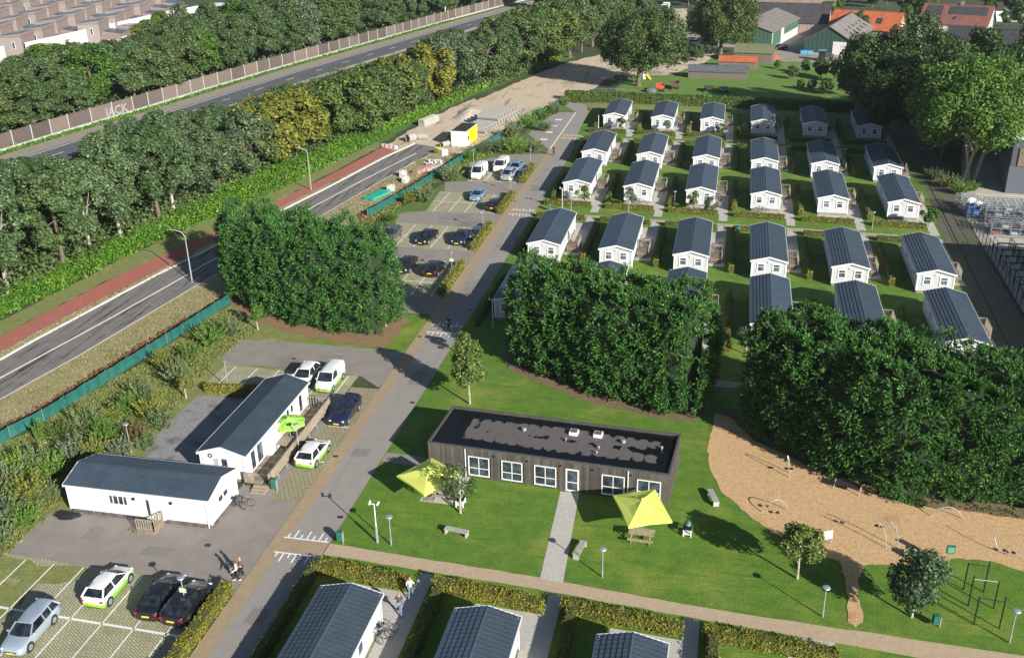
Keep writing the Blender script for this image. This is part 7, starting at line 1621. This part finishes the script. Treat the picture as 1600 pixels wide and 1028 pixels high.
t = thing('barrier_stack', 'pale concrete barriers stacked at the far edge of the sandy road', 'barrier stack', at(661, 198), math.atan2(5, 1.4))
for k in range(3): MB().extr([(-0.35-0.1+0.5*k, 0.0), (0.1+0.5*k, 0.0), (0.0+0.5*k, 1.3), (-0.2+0.5*k, 1.3)], 0, 5.6, 'x').build('barrier', M_PIPE, t)
t = thing('sand_heap', 'low heap of pale sand beside the barriers on the site road', 'sand heap', at(735, 178))
m = MB(); nr, na = 6, 22; vs = [(0, 0, 1.1)]; fs = []
for i in range(1, nr+1):
    for j in range(na): a = 2*PI*j/na; rr = 4.2*i/nr*(1+0.18*math.sin(3*a+1)+0.08*math.sin(7*a)); vs.append((rr*math.cos(a)*0.8, rr*math.sin(a)*1.5, 1.1*(1-i/nr)**0.9*(1+0.15*math.sin(5*a+i))+0.0))
for j in range(na): fs.append((0, 1+j, 1+(j+1) % na))
for i in range(nr-1):
    for j in range(na): a = 1+i*na; fs.append((a+j, a+na+j, a+na+(j+1) % na, a+(j+1) % na))
m._add(vs, fs); m.build('heap', pm('pale_sand', (0.50, 0.43, 0.34), 0.95, var=0.1, bump=0.4), t, True)
M_BAG = pm('big_bag', (0.52, 0.51, 0.47), 0.9, var=0.2, scale=2, bump=0.4)
for (u, v, w_) in ((611, 299, 'nearest the turquoise sheets'), (634, 285, 'front one of the close pair'), (630, 276, 'back one of the close pair')):
    t = thing('big_bag', 'white bulk bag on the verge by the net fence, '+w_, 'bulk bag', at(u, v), R(10), 'white bulk bags on the verge'); MB().ball((0, 0, 0.55), 0.72, 0.72, 0.62, 10, 8).box(-0.55, 0.55, -0.55, 0.55, 0.0, 0.95).build('sack', M_BAG, t)
    for sx in (-1, 1): MB().path([(sx*0.5, -0.4, 0.95), (sx*0.45, -0.1, 1.25), (sx*0.5, 0.3, 0.95)], 0.03, 5).build('strap', M_BAG, t)
t = thing('sheet_stack', 'turquoise green sheets lying on the verge beside the net fence', 'sheet stack', at(577, 313), math.atan2(5, 1.5))
for k in range(3): MB().box(-0.2, 4.6, -0.9+0.62*k, -0.9+0.62*k+0.56, 0.1, 0.45).build('sheet_bundle', pm('turquoise', (0.02, 0.42, 0.30), 0.5) if 'turquoise' not in MATS else MATS['turquoise'], t)
t = thing('brick_pile', 'pink paving bricks in a low pallet stack beside the net fence', 'brick stack', at(648, 272), math.atan2(5, 1.8))
for k in range(4): MB().box(1.2*k, 1.2*k+1.12, -0.7, 0.5, 0.0, 0.6).build('brick_block', pm('pink_brick', (0.46, 0.27, 0.22), 0.9, var=0.25, scale=3) if 'pink_brick' not in MATS else MATS['pink_brick'], t)
t = thing('slab_stack', 'grey slabs stacked right beside the pink bricks', 'slab stack', at(664, 268), math.atan2(5, 1.8))
for k in range(4): MB().box(1.1*k, 1.1*k+1.0, -0.5, 0.4, 0.0, 0.45).build('slab', M_PIPE, t)
t = thing('rubble_heap', 'pale heap of broken concrete on the verge near the low container', 'rubble heap', at(676, 257))
for k in range(34): a = rng.uniform(0, 6.28); r_ = rng.uniform(0, 1.6); m = MB(); m.M = Matrix.Translation((r_*math.cos(a), 1.7*r_*math.sin(a), rng.uniform(0.05, 0.5)*(1.7-r_))) @ Matrix.Rotation(rng.uniform(0, 3), 4, Vector((rng.random(), rng.random(), rng.random()))); m.box(-0.3, 0.3, -0.2, 0.2, -0.12, 0.12); m.build('chunk', M_BAG, t)
p = at(598, 229); t = thing('site_barrier', 'red and white barrier plank lying at the end of the red cycle path', 'barrier', p, math.atan2(0.7, 1.0)-1.0); MB().box(-0.1, 3.4, -0.2, 0.2, 0.0, 0.5).build('board', M_WHITE, t)
for k in range(3): MB().box(0.6+1.0*k, 0.9+1.0*k, -0.215, -0.2, 0.02, 0.49).build('red_stripe', P_RED, t)
# ------------------------------------------------------------------ farm
M_GBARN = board_mat('green_barn_sheets', (0.050, 0.125, 0.080), (0.070, 0.155, 0.100)); M_GBARN2 = board_mat('dark_green_sheets', (0.032, 0.088, 0.078), (0.045, 0.110, 0.096))
M_FIBRE = pm('fibre_cement_roof', (0.20, 0.18, 0.165), 0.9, var=0.12, scale=0.4); M_DROOF = pm('dark_tiles', (0.055, 0.055, 0.06), 0.8, var=0.2, scale=0.5); M_ORTILE = pm('orange_tiles', (0.46, 0.125, 0.050), 0.8, var=0.15, scale=0.6); M_RDTILE = pm('brown_red_tiles', (0.23, 0.095, 0.075), 0.8, var=0.15, scale=0.6)
M_PKTILE = pm('pinkish_tiles', (0.26, 0.18, 0.155), 0.85, var=0.15, scale=0.5); M_PLANK = board_mat('grey_planks', (0.13, 0.105, 0.085), (0.20, 0.165, 0.14)); M_WIN = M_WHITE
def barn(name, label, org, head, W_, L, ze, zr, wall, roof, over=0.3, doors=(), wins=(), base=None, sheets=None, ridge_off=0.0, cat='building', chim=None, plinth_h=0.8, flip=False):
    """org: near right ground corner; local +y runs along the ridge (heading), local x from -W to 0"""
    if flip:   # the eave side that faces the lane becomes local +x
        c_, s_ = math.cos(head-PI/2), math.sin(head-PI/2); org = (org[0]+c_*(-W_)-s_*L, org[1]+s_*(-W_)+c_*L, 0); head = head-PI
    t = thing(name, label, cat, org, head-PI/2); hx = W_/2
    m = MB(); m.extr([(-W_, 0), (0, 0), (0, ze), (-hx+ridge_off, zr), (-W_, ze)], 0, L); 
    # corrugated sheeting: battens proud of the wall
    n = max(4, int(W_/1.1))
    for k in range(1, n): 
        x = -W_+W_*k/n; zt = ze+(zr-ze)*(1-abs(x+hx)/hx); m.box(x-0.04, x+0.04, -0.05, 0.0, 0.05, zt-0.25)
    for k in range(1, int(L/1.1)): y = L*k/int(L/1.1); m.box(0.0, 0.05, y-0.04, y+0.04, 0.05, ze-0.1)
    m.build('wall', wall, t)
    if base: MB().box(-W_-0.06, 0.07, -0.07, L+0.06, 0.0, plinth_h).build('plinth', base, t)
    for sx in (-1, 1):
        n = sheets or max(3, int(L/2.4))
        xe = (over if sx > 0 else -W_-over); s = (zr-ze)/(hx-sx*ridge_off); zee = ze-over*s
        for k in range(n):
            y0 = -over+(L+2*over)*k/n; y1 = -over+(L+2*over)*(k+1)/n-0.03; dz = 0.02*(k % 2)
            pr = [(xe, zee), (-hx+ridge_off, zr), (-hx+ridge_off, zr+0.12+dz), (xe, zee+0.12+dz)]; m = MB(); m.extr(pr, y0, y1); m.build('roof_sheet', roof, t)
    m = MB(); m.box(-hx+ridge_off-0.15, -hx+ridge_off+0.15, -over, L+over, zr+0.10, zr+0.19); m.build('ridge_cap', roof, t)
    for side, u0, u1, z0, z1, mt, nm in doors+tuple(wins):
        m = MB()
        if side == 'f': m.box(u0, u1, -0.10, -0.01, z0, z1)
        elif side == 'b': m.box(u0, u1, L+0.01, L+0.10, z0, z1)
        elif side == 'r': m.box(0.01, 0.11, u0, u1, z0, z1)
        elif side == 'R':   # on the right roof slope
            s = (zr-ze)/(hx-ridge_off); m.extr([(u0, ze+(-u0)*s+0.13), (u1, ze+(-u1)*s+0.13), (u1, ze+(-u1)*s+0.26), (u0, ze+(-u0)*s+0.26)], z0, z1)
        o_ = m.build(nm, mt, t)
    if chim: MB().box(chim[0]-0.4, chim[0]+0.4, chim[1]-0.4, chim[1]+0.4, ze, zr+1.0).build('chimney', M_BRICK, t)
    return t
hB = math.atan2(322.8-291.2, 18.2-9.2)
barn('green_barn', 'large green sheeted barn with white doors and grey roof, left of the farmyard', (9.2, 291.2, 0), hB, 15.0, 32.5, 4.6, 6.9, M_GBARN, M_FIBRE, 0.3, doors=(('r', 9.5, 12.5, 0.2, 4.3, P_WHITE, 'door'), ('r', 12.6, 29.0, 0.2, 2.3, P_WHITE, 'sliding_door'), ('r', 0.05, 0.3, 0, 4.6, M_WHITE, 'corner_trim'), ('r', 32.0, 32.4, 0, 4.6, M_GALV, 'corner_trim')), base=M_BRICK)
hB2 = math.atan2(299.9-269.0, 30.9-22.1)
barn('green_barn', 'dark green gabled barn with a white roller door, right of the farmyard', (29.4, 281.4, 0), hB2, 12.4, 33, 3.7, 7.3, M_GBARN2, M_FIBRE, 0.35, doors=(('f', -5.0, -1.6, 0.3, 3.6, P_WHITE, 'roller_door'),), wins=tuple(('R', -2.2-0.75*(k % 2)*0, -1.2, 6+4.6*k, 6.9+4.6*k, M_TRIM, 'roof_light') for k in range(6))+tuple(('R', -3.6, -2.9, 6.2+4.6*k, 6.8+4.6*k, M_TRIM, 'roof_light') for k in range(5)), base=M_BRICK, plinth_h=0.6)
t = thing('yard_wall', 'short brick outbuilding of the farm between the two green barns', 'building', (17.5, 322, 0), R(-8)); MB().box(0, 8.0, 0, 5, 0, 2.9).build('wall', M_BRICK, t)
for k in range(4): MB().extr([(-0.3, 2.75), (5.4, 4.9), (5.4, 5.05), (-0.3, 2.9)], -0.2+2.1*k, -0.2+2.1*k+2.05, 'x').build('roof_sheet', M_DROOF, t)
for x in (1.0, 5.2): MB().box(x, x+1.5, -0.08, 0, 0.9, 1.9).build('window', M_WHITE, t)
MB().box(3.1, 4.2, -0.06, 0, 0.1, 2.2).build('door', M_TRIM, t)
barn('farmhouse', 'long brick farmhouse with grey tiled roof behind the farmyard', (27.2, 328, 0), R(170), 10, 27, 3.5, 8.2, M_BRICK, M_DROOF, 0.3, doors=(), flip=True, chim=None)
barn('farmhouse', 'farmhouse with pinkish tiled roof at the top of the farm', (30, 352, 0), R(173), 9, 24, 3.5, 7.8, M_BRICK, M_PKTILE, 0.3, flip=True, wins=(('r', 6, 8, 1, 2.2, M_WHITE, 'window'),), chim=(-4.5, 8))
barn('farmhouse', 'brick farmhouse with bright orange tiled roof right of the farmyard', (47.0, 316, 0), R(159), 10.5, 19, 3.2, 7.4, M_BRICK, M_ORTILE, 0.35, flip=True, wins=(('b', -6.5, -5.2, 3.3, 4.8, M_WHITE, 'window'), ('R', -3.2, -1.6, 9, 10.6, M_GLASS, 'roof_window'), ('R', -3.2, -1.6, 12.6, 14.2, M_GLASS, 'roof_window')))
barn('farmhouse', 'white gabled house with brown red roof and dark solar panels', (72.0, 322, 0), R(158), 11, 18.5, 4.0, 8.6, P_WHITE, M_RDTILE, 0.3, flip=True, wins=(('R', -4.9, -2.6, 7.2, 17.4, M_DROOF, 'solar_panel'), ('R', -4.9, -0.6, 1.0, 5.4, M_DROOF, 'solar_panel'), ('R', -1.9, -1.1, 4.5, 5.4, M_GLASS, 'roof_window'), ('R', -1.9, -1.1, 8.8, 9.7, M_GLASS, 'roof_window'), ('b', -6.5, -5.3, 1.0, 2.4, M_GLASS, 'window'), ('b', -3.5, -2.3, 1.0, 2.4, M_GLASS, 'window')), chim=(-5.5, 10))
barn('black_barn', 'low barn with wide black ribbed roof in front of the red roofed house', (74.0, 299, 0), R(160), 14, 17, 3.0, 5.6, M_TRIM, M_DROOF, 0.3, flip=True, wins=(('R', -2.2, -1.2, 2, 4, M_GLASS, 'roof_window'),), sheets=14)
t = thing('white_terrace', 'white garden walls and steps right of the red roofed house', 'garden wall', at(1560, 32))
for k, (x, y, a, b, h) in enumerate(((-7, 4, 9, 0.5, 2.2), (-2, -3, 8, 0.5, 1.6), (3, 2, 0.5, 8, 2.6), (7, 6, 9, 0.5, 1.2), (-6, -5, 0.5, 6, 2.4))): MB().box(x, x+a, y, y+b, 0, h).build('wall', P_WHITE, t)
t = thing('greenhouse', 'long low glass greenhouse behind the orange roof', 'greenhouse', (34.5, 341, 0), R(-8)); MB().extr([(0, 0), (3.5, 0), (3.5, 2.0), (1.75, 3.0), (0, 2.0)], 0, 12, 'x').build('glass', pm('pale_glass', (0.35, 0.45, 0.42), 0.2, spec=0.8), t)
for k in range(13): MB().extr([(-0.03, 0), (3.53, 0), (3.53, 2.03), (1.75, 3.04), (-0.03, 2.03)], k*1.0-0.03, k*1.0+0.03, 'x').build('glazing_bar', M_WHITE, t)
barn('field_shed', 'long dark plank shed with grey sheet roof on the pasture', (2.9, 251.0, 0), R(176.5), 4.2, 13.6, 1.7, 2.7, M_PLANK, pm('old_grey_sheets', (0.105, 0.12, 0.125), 0.85, var=0.2), 0.25)
barn('field_shed', 'narrow shed with orange red tiled roof behind the dark plank shed', (5.4, 264.4, 0), R(174), 4.0, 9.2, 1.8, 2.7, M_PLANK, M_ORTILE, 0.25)
barn('plank_barn', 'old plank barn with mossy grey roof below the green barn', (9.8, 275.5, 0), R(172), 6.5, 9.5, 2.6, 4.2, M_PLANK, pm('mossy_sheets', (0.15, 0.15, 0.10), 0.9, var=0.35, c2=(0.10, 0.13, 0.03)), 0.3)
# implements on the pasture
def trailer(u, v, rz, lab, bed, name='farm_trailer', L=2.6, H_=0.9, cat='trailer', sides=True):
    t = thing(name, lab, cat, at(u, v)+Vector((0, 3.0 if u > 1100 else 0, 0)), rz); MB().box(-0.95, 0.95, -L/2, L/2, H_, H_+0.10).build('bed', bed, t)
    if sides:
        for a in ((-0.95, -0.9, -L/2, L/2), (0.9, 0.95, -L/2, L/2), (-0.9, 0.9, L/2-0.05, L/2), (-0.9, 0.9, -L/2, -L/2+0.05)): MB().box(*a, H_+0.1, H_+0.7).build('side_board', bed, t)
    for sx in (-1, 1):
        for y in (-0.6, 0.6): MB().tube((sx*0.7, y, 0.42), (sx*0.92, y, 0.42), 0.42, 0.42, 12).build('wheel', M_TYRE, t)
    MB().beam((0, -L/2, H_-0.1), (0, -L/2-1.3, 0.4), 0.1, 0.1).build('drawbar', M_TRIM, t); return t
trailer(1031, 143, R(5), 'bright red farm trailer standing right of the big oak trunk', pm('red_box', (0.55, 0.07, 0.04), 0.6))
trailer(1054, 139, R(4), 'narrow dark brown farm implement right of the red trailer', pm('rust_brown', (0.12, 0.06, 0.045), 0.8), L=3.4)
trailer(1106, 147, R(-6), 'flat dark brown trailer on the pasture, left one of a pair', pm('dark_bed', (0.07, 0.055, 0.05), 0.8), L=3.0, sides=False)
trailer(1130, 149, R(3), 'flat grey trailer on the pasture, right one of a pair', pm('grey_bed', (0.13, 0.12, 0.12), 0.8), L=3.6, sides=False)
t = thing('tarpaulin_heap', 'grey covered heap between the oak trunk and the red trailer', 'covered heap', at(1017, 144)); MB().ball((0, 0, 0.2), 1.5, 1.1, 0.9, 12, 8).build('cover', pm('grey_tarp', (0.12, 0.13, 0.13), 0.7, bump=0.4), t, True)
t = thing('yellow_toy', 'small yellow and white plastic slide under the oak on the pasture', 'garden slide', at(1009, 124)); MB().beam((0, 0, 1.3), (1.2, -0.8, 0.1), 0.6, 0.12).build('slide', P_YEL, t); MB().box(-0.7, 0.0, -0.3, 0.3, 0, 1.3).build('ladder', P_WHITE, t)
for (u, v, c, lab) in ((1111, 117, 'a', 'orange brown farm implement before the left half of the plank shed'), (1145, 121, 'a', 'orange brown farm implement before the right half of the plank shed'), (1160, 122, 'a', 'rusty implement at the right end of the plank shed'), (1138, 116, 'b', 'grey green farm tools heaped before the plank shed')):
    t = thing('farm_implement', lab, 'farm implement', at(u, v)); mt = pm('rust_orange', (0.42, 0.15, 0.09), 0.8, var=0.3) if 'rust_orange' not in MATS and c == 'a' else (MATS['rust_orange'] if c == 'a' else M_GALV)
    MB().beam((-1.4, 0, 0.6), (1.4, 0.1, 0.6), 0.15, 0.2).beam((0, -0.8, 0.4), (0, 0.9, 0.8), 0.15, 0.15).build('frame', mt, t)
    for k in range(5): MB().ring((-1.2+0.6*k, 0, 0.38), (1, 0.2, 0), 0.34, 0.05, 12, 4).build('disc', mt, t)
t = thing('tipped_skip', 'bright orange red tarpaulin heap at the edge of the farmyard grass', 'tarpaulin heap', at(1209, 92)); MB().prism([(-1.3, -0.6), (1.4, -0.7), (1.2, 0.7), (-1.0, 0.6)], 0, 0.7).ball((0, 0, 0.6), 1.2, 0.6, 0.4, 10, 6).build('cover', pm('orange_tarp', (0.70, 0.13, 0.04), 0.6), t)
t = thing('yellow_barrow', 'yellow wheelbarrow beside the plank barn', 'wheelbarrow', at(1190, 97)); MB().box(-0.8, 0.6, -0.4, 0.4, 0.4, 0.7).build('tray', P_YEL, t); MB().tube((0.8, -0.08, 0.3), (0.8, 0.08, 0.3), 0.3).build('wheel', M_TYRE, t); MB().beam((-0.6, 0.3, 0.45), (-1.5, 0.3, 0.6), 0.05, 0.05).beam((-0.6, -0.3, 0.45), (-1.5, -0.3, 0.6), 0.05, 0.05).build('handle', M_WOOD, t)
t = thing('blue_crates', 'light blue crates against the dark green barn', 'crate stack', at(1262, 85))
for k in range(2): MB().box(-1.9+1.9*k, -0.1+1.9*k, -0.6, 0.6, 0.1, 1.0).build('crate', pm('crate_blue', (0.08, 0.35, 0.55), 0.5) if 'crate_blue' not in MATS else MATS['crate_blue'], t)
t = thing('tractor', 'grey blue tractor with a white post before the roller door of the dark green barn', 'tractor', at(1290, 95), R(80)); MB().box(-0.8, 0.8, -1.9, 0.2, 0.8, 1.7).build('bonnet', P_GREY, t); MB().box(-0.85, 0.85, 0.2, 1.8, 0.8, 2.5).build('cab', M_CGLASS, t); MB().box(-0.95, 0.95, 0.1, 1.9, 2.5, 2.65).build('roof', P_SILVER, t)
for sx in (-1, 1): MB().tube((sx*0.75, 1.1, 0.8), (sx*1.2, 1.1, 0.8), 0.8, 0.8, 16).build('wheel', M_TYRE, t); MB().tube((sx*0.75, -1.3, 0.5), (sx*1.05, -1.3, 0.5), 0.5, 0.5, 14).build('wheel', M_TYRE, t)
t = thing('mesh_pen', 'low wire pen with dark netting on the shaded pasture below the barns', 'pen', at(1225, 112)); 
for k in range(9): MB().tube((1.4*k, 0.2*k, 0), (1.4*k, 0.2*k, 1.4), 0.05).build('post', M_WOOD, t)
for z in (0.4, 0.8, 1.2): MB().beam((0, 0, z), (11.2, 1.6, z), 0.03, 0.03).build('rail', M_GALV, t)
# site fence panels by the oak
t = thing('site_fence', 'grey wire site fence panels standing in the oak shade by the sandy road', 'site fence', at(888, 150), math.atan2(-1.0, 12))
for k in range(6):
    m = MB()
    for z in (0.15, 1.0, 1.9): m.beam((2.6*k, 0, z), (2.6*k+2.5, 0, z), 0.04, 0.04)
    for j in range(6): m.tube((2.6*k+0.5*j, 0, 0.1), (2.6*k+0.5*j, 0, 1.9), 0.025, n=4)
    m.build('fence_panel', M_GALV, t)
# ------------------------------------------------------------------ industrial yard on the right
M_IND = board_mat('dark_blue_sheets', (0.085, 0.10, 0.12), (0.105, 0.122, 0.145))
t = thing('warehouse', 'dark blue grey warehouse with white roof edge at the right edge, behind the forked tree', 'warehouse', (41.3, 160.0, 0), R(-6)); MB().box(0, 40, 0, 42, 0, 4.2).build('wall', M_IND, t); MB().box(0.06, 40, 0.06, 41.9, 4.2, 8.3).build('upper_wall', M_IND, t); MB().box(-0.15, 40.1, -0.15, 42.1, 8.3, 8.75).build('roof_edge', P_WHITE, t)
MB().box(1.0, 2.2, -0.1, 0.0, 4.3, 7.0).build('panel', pm('tan_panel', (0.20, 0.16, 0.11), 0.7), t)
t = thing('warehouse', 'large hall outside the right edge whose shadow falls on the service track', 'warehouse', (46.5, 62, 0)); MB().box(0, 34, 0, 57.5, 0, 10.2).build('wall', M_IND, t); MB().box(-0.1, 34.1, -0.1, 57.6, 10.2, 10.5).build('roof_edge', P_WHITE, t)
M_RACK = pm('rack_steel', (0.36, 0.42, 0.46), 0.4, 0.6, var=0.2)
def rack(x, y, nx, ny, nz, rz, lab, cell=(1.2, 1.0, 0.9)):
    t = thing('steel_rack', lab, 'steel rack', (x, y, 0), rz, 'galvanised racks stacked in the yard')
    for i in range(nx+1):
        m = MB()
        for j in range(ny+1): m.box(i*cell[0]-0.04, i*cell[0]+0.04, j*cell[1]-0.04, j*cell[1]+0.04, 0, nz*cell[2]+0.3*((i+j) % 2))
        m.build('upright', M_RACK, t)
    for k in range(nz+1):
        m = MB()
        for j in range(ny+1): m.beam((0, j*cell[1], 0.15+k*cell[2]), (nx*cell[0], j*cell[1], 0.15+k*cell[2]), 0.07, 0.09)
        for i in range(nx*2+1): m.beam((i*cell[0]/2, 0, 0.2+k*cell[2]), (i*cell[0]/2, ny*cell[1], 0.2+k*cell[2]), 0.05, 0.05)
        m.build('shelf_frame', M_RACK, t)
    for i in range(nx*ny):
        a, b = i % nx, i//nx; m = MB(); m.box(a*cell[0]+0.15, a*cell[0]+0.95, b*cell[1]+0.1, b*cell[1]+0.8, 0.25+cell[2]*(i % nz), 0.55+cell[2]*(i % nz)); m.build('cage', M_GALV if i % 3 else pm('rust_red_box', (0.25, 0.10, 0.08), 0.7) if 'rust_red_box' not in MATS else MATS['rust_red_box'], t)
rack(35.4, 144.5, 8, 3, 3, R(-2), 'tall galvanised rack bundle in the light yard, back row'); rack(35.2, 139.4, 8, 3, 2, R(-2), 'low galvanised rack bundle in the light yard, front row'); rack(33.5, 148.2, 2, 4, 2, R(12), 'narrow dark rack leaning at the yard corner beside the track')
t = thing('wrapped_goods', 'white and blue wrapped goods at the corner of the racks', 'wrapped goods', at(1513, 338)); MB().ball((0, 0, 2.3), 0.75, 0.6, 0.5, 10, 7).ball((0.9, -0.5, 2.1), 0.65, 0.5, 0.45, 10, 7).build('white_wrap', P_WHITE, t); MB().box(-0.4, 1.2, -0.9, 0.3, 0.2, 1.8).build('blue_wrap', pm('wrap_blue', (0.10, 0.22, 0.50), 0.5), t)
t = thing('yard_fence', 'tall dark wire fence between the service track and the concrete yard', 'fence', (33.1, 100, 0), math.atan2(46, 0.5))
for k in range(24):
    MB().tube((2.0*k, 0, 0), (2.0*k, 0, 2.1), 0.045, n=6).build('post', M_TRIM, t)
    m = MB()
    for z in (0.1, 1.0, 2.0): m.beam((2.0*k, 0, z), (2.0*k+2, 0, z), 0.03, 0.03)
    for j in range(1, 10): m.tube((2.0*k+0.2*j, 0, 0.1), (2.0*k+0.2*j, 0, 2.0), 0.008, n=3, cap=False)
    m.build('wire_panel', M_TRIM, t)
t = thing('black_cages', 'black steel cages standing in the shaded part of the concrete yard', 'steel cages', (34.2, 112, 0))
for i in range(3):
    for j in range(9):
        m = MB(); x, y = 2.1*i, 2.4*j
        for a, b in ((0, 0), (1.9, 0), (0, 2.2), (1.9, 2.2)): m.beam((x+a, y+b, 0), (x+a, y+b, 1.8), 0.07, 0.07)
        for z in (0.9, 1.8): m.beam((x, y, z), (x+1.9, y, z), 0.05, 0.05); m.beam((x, y+2.2, z), (x+1.9, y+2.2, z), 0.05, 0.05); m.beam((x, y, z), (x, y+2.2, z), 0.05, 0.05); m.beam((x+1.9, y, z), (x+1.9, y+2.2, z), 0.05, 0.05)
        m.build('cage', M_BLACK, t)
# cable ducts in the track
m = MB(); pts = [Vector((29.7, 100, .03)), Vector((30.3, 130, .03)), Vector((30.6, 145, .03)), Vector((30.9, 166, .03))]
for i in range(3): m.beam(pts[i], pts[i+1], 0.12, 0.03)
m.build('track_groove', M_TRIM)['kind'] = 'structure'
# ------------------------------------------------------------------ housing estate beyond the forest
M_EST = paver_mat('estate_brick', (0.23, 0.155, 0.135), (0.27, 0.185, 0.16), (0.28, 0.24, 0.22), 0.22, 0.07, 0.01, 0, 0, 'object'); M_ESTR = pm('estate_roof', (0.25, 0.205, 0.19), 0.85, var=0.1); M_SOLAR = pm('solar_panels', (0.03, 0.06, 0.13), 0.25, var=0.2, spec=0.8); M_CRWALL = pm('cream_wall', (0.78, 0.75, 0.68), 0.8, var=0.05)
def estate_house(style):
    t = thing('brick_house', 'x', 'house'); H_ = 7.6
    m = MB(); m.box(0, 6.2, 0, 8.5, 0, H_); m.box(6.2, 12.0, 1.0, 8.5, 0, 4.3); m.build('wall', M_EST, t)
    MB().extr([(-0.2, H_), (6.4, H_+0.02), (6.4, H_+0.9), (-0.2, H_+0.15)], -0.2, 8.7).build('roof', M_ESTR, t)
    MB().extr([(6.4, 4.3), (12.2, 4.3), (12.2, 4.5), (6.4, 5.3)], 0.9, 8.7).build('low_roof', M_ESTR, t)
    MB().extr([(6.9, 5.26), (11.8, 4.58), (11.8, 4.66), (6.9, 5.34)], 1.6, 8.0).build('solar_panel', M_SOLAR, t)
    MB().extr([(0.6, H_+0.30), (5.6, H_+0.88), (5.6, H_+0.95), (0.6, H_+0.37)], 1.0, 7.4).build('solar_panel', M_SOLAR, t)
    for (x, z, w_, h_) in ((1.6, 5.2, 1.2, 1.2), (8.6, 2.4, 2.4, 1.1)) if style else ((3.9, 5.4, 0.6, 1.7), (7.6, 2.2, 1.4, 1.2), (10.2, 2.2, 1.0, 1.2)):
        f = MB().box(x-w_/2-0.1, x+w_/2+0.1, (-0.08 if x < 6 else 0.92), (-0.0 if x < 6 else 1.0), z-h_/2-0.1, z+h_/2+0.1).build('window', M_WHITE, t); yy = -0.1 if x < 6 else 0.90
        MB().box(x-w_/2, x+w_/2, yy, yy+0.02, z-h_/2, z+h_/2).build('pane', M_GLASS, f)
    MB().box(12.0, 12.5, 1.0, 4.0, 0, 3.6).build('white_end', M_WHITE, t)
    return t
E0, E1 = estate_house(0), estate_house(1); k = 0
for j in range(11):
    for i in range(8):
        x = -205-16.0*i+3.5*j+(6 if j % 2 else 0); y = 232+12.8*j+3.2*i
        u, v = proj((x+6, y+4, 6))
        if not (-40 < u < 262 and -25 < v < 66): continue
        lab = 'x, %s row, %s place' % (['front', 'second', 'third', 'fourth', 'fifth', 'sixth', 'seventh', 'eighth'][i], ['first', 'second', 'third', 'fourth', 'fifth', 'sixth', 'seventh', 'eighth', 'ninth', 'tenth', 'eleventh'][j])
        lab = 'pinkish brick house in the estate, %s row from the cream wall, %s place along' % (lab.split(', ')[1].split(' ')[0], lab.split(', ')[2].split(' ')[0])
        src = (E0, E1)[k % 2]
        if k < 2: src.location = (x, y, 0); src.rotation_euler = (0, 0, R(13)); src['label'] = lab; src['group'] = 'brick houses of the estate'
        else: copy_thing(src, (x, y, 0), R(13), lab, 'brick houses of the estate')
        k += 1
print('estate', k)
for (pa, pb, lab) in (((-195, 205), (-190.5, 240), 'cream wall in front of the brick estate, piece at the left picture edge'), ((-188.3, 246), (-184.2, 303), 'long cream white wall in front of the brick estate above the forest'), ((-183.5, 311), (-178.5, 335), 'second cream white wall right of the bushes of the estate')):
    a, b = Vector((*pa, 0)), Vector((*pb, 0)); t = thing('garden_wall', lab, 'wall', a, math.atan2(b.y-a.y, b.x-a.x)); L = (b-a).length
    MB().box(0, L, -0.15, 0.15, 0, 6.0).build('wall', M_CRWALL, t); MB().box(0, L, -0.25, 0.25, 6.0, 6.15).build('coping', M_WHITE, t)
    for q in range(1, int(L/5)): MB().box(q*5-0.2, q*5+0.2, -0.26, -0.16, 0.0, 5.9).build('buttress', M_CRWALL, t)
for (u, v, h, k_) in ((232, 42, 7, 'bright'), (218, 48, 6, 'yellow'), (248, 30, 8, 'bright'), (212, 30, 5, 'bronze'), (97, 48, 5, 'bright'), (116, 56, 3.5, 'bright')):
    p = at(u, v, h*0.6); tree(k_, p.x, p.y, h, 1.5, FOREST_WORDS[k_]+{232: ' in the gap between the two cream walls', 218: ' left of the gap between cream walls', 248: ' nearest the right cream wall', 212: ' behind the long cream wall', 97: ' in an estate garden, farther left', 116: ' in an estate garden, close behind the cream wall'}[u], 'trees in the estate gardens')
for (u, lab) in ((352, 'left white flat roofed building beyond the forest at the top edge'), (376, 'right white flat roofed building beyond the forest at the top edge')):
    p = at(u, 12, 9); t = thing('white_building', lab, 'building', (p.x, p.y, 0), R(12)); MB().box(-6, 6, 0, 10, 0, 9).build('wall', P_WHITE, t); MB().box(-6.2, 6.2, -0.2, 10.2, 9.0, 9.3).build('roof_edge', M_WHITE, t)
    for x in (-4, 0.5, 4.2): MB().box(x, x+1.2, -0.08, 0, 6.0, 7.6).build('window', M_GLASS, t)
# ------------------------------------------------------------------ thin summer air
def haze(density):
    hz = MB().box(-900, 700, -500, 1500, -1.0, 47.5).build('haze', []); hz['kind'] = 'stuff'
    m, ns, ls = new_mat('haze_air'); v = ns.new('ShaderNodeVolumePrincipled'); v.inputs['Density'].default_value = density; v.inputs['Color'].default_value = (0.82, 0.90, 1.0, 1); v.inputs['Anisotropy'].default_value = 0.2
    o = ns.new('ShaderNodeOutputMaterial'); ls.new(v.outputs[0], o.inputs['Volume']); hz.data.materials.append(m)
    S.cycles.volume_bounces = 0
haze(0.00010)
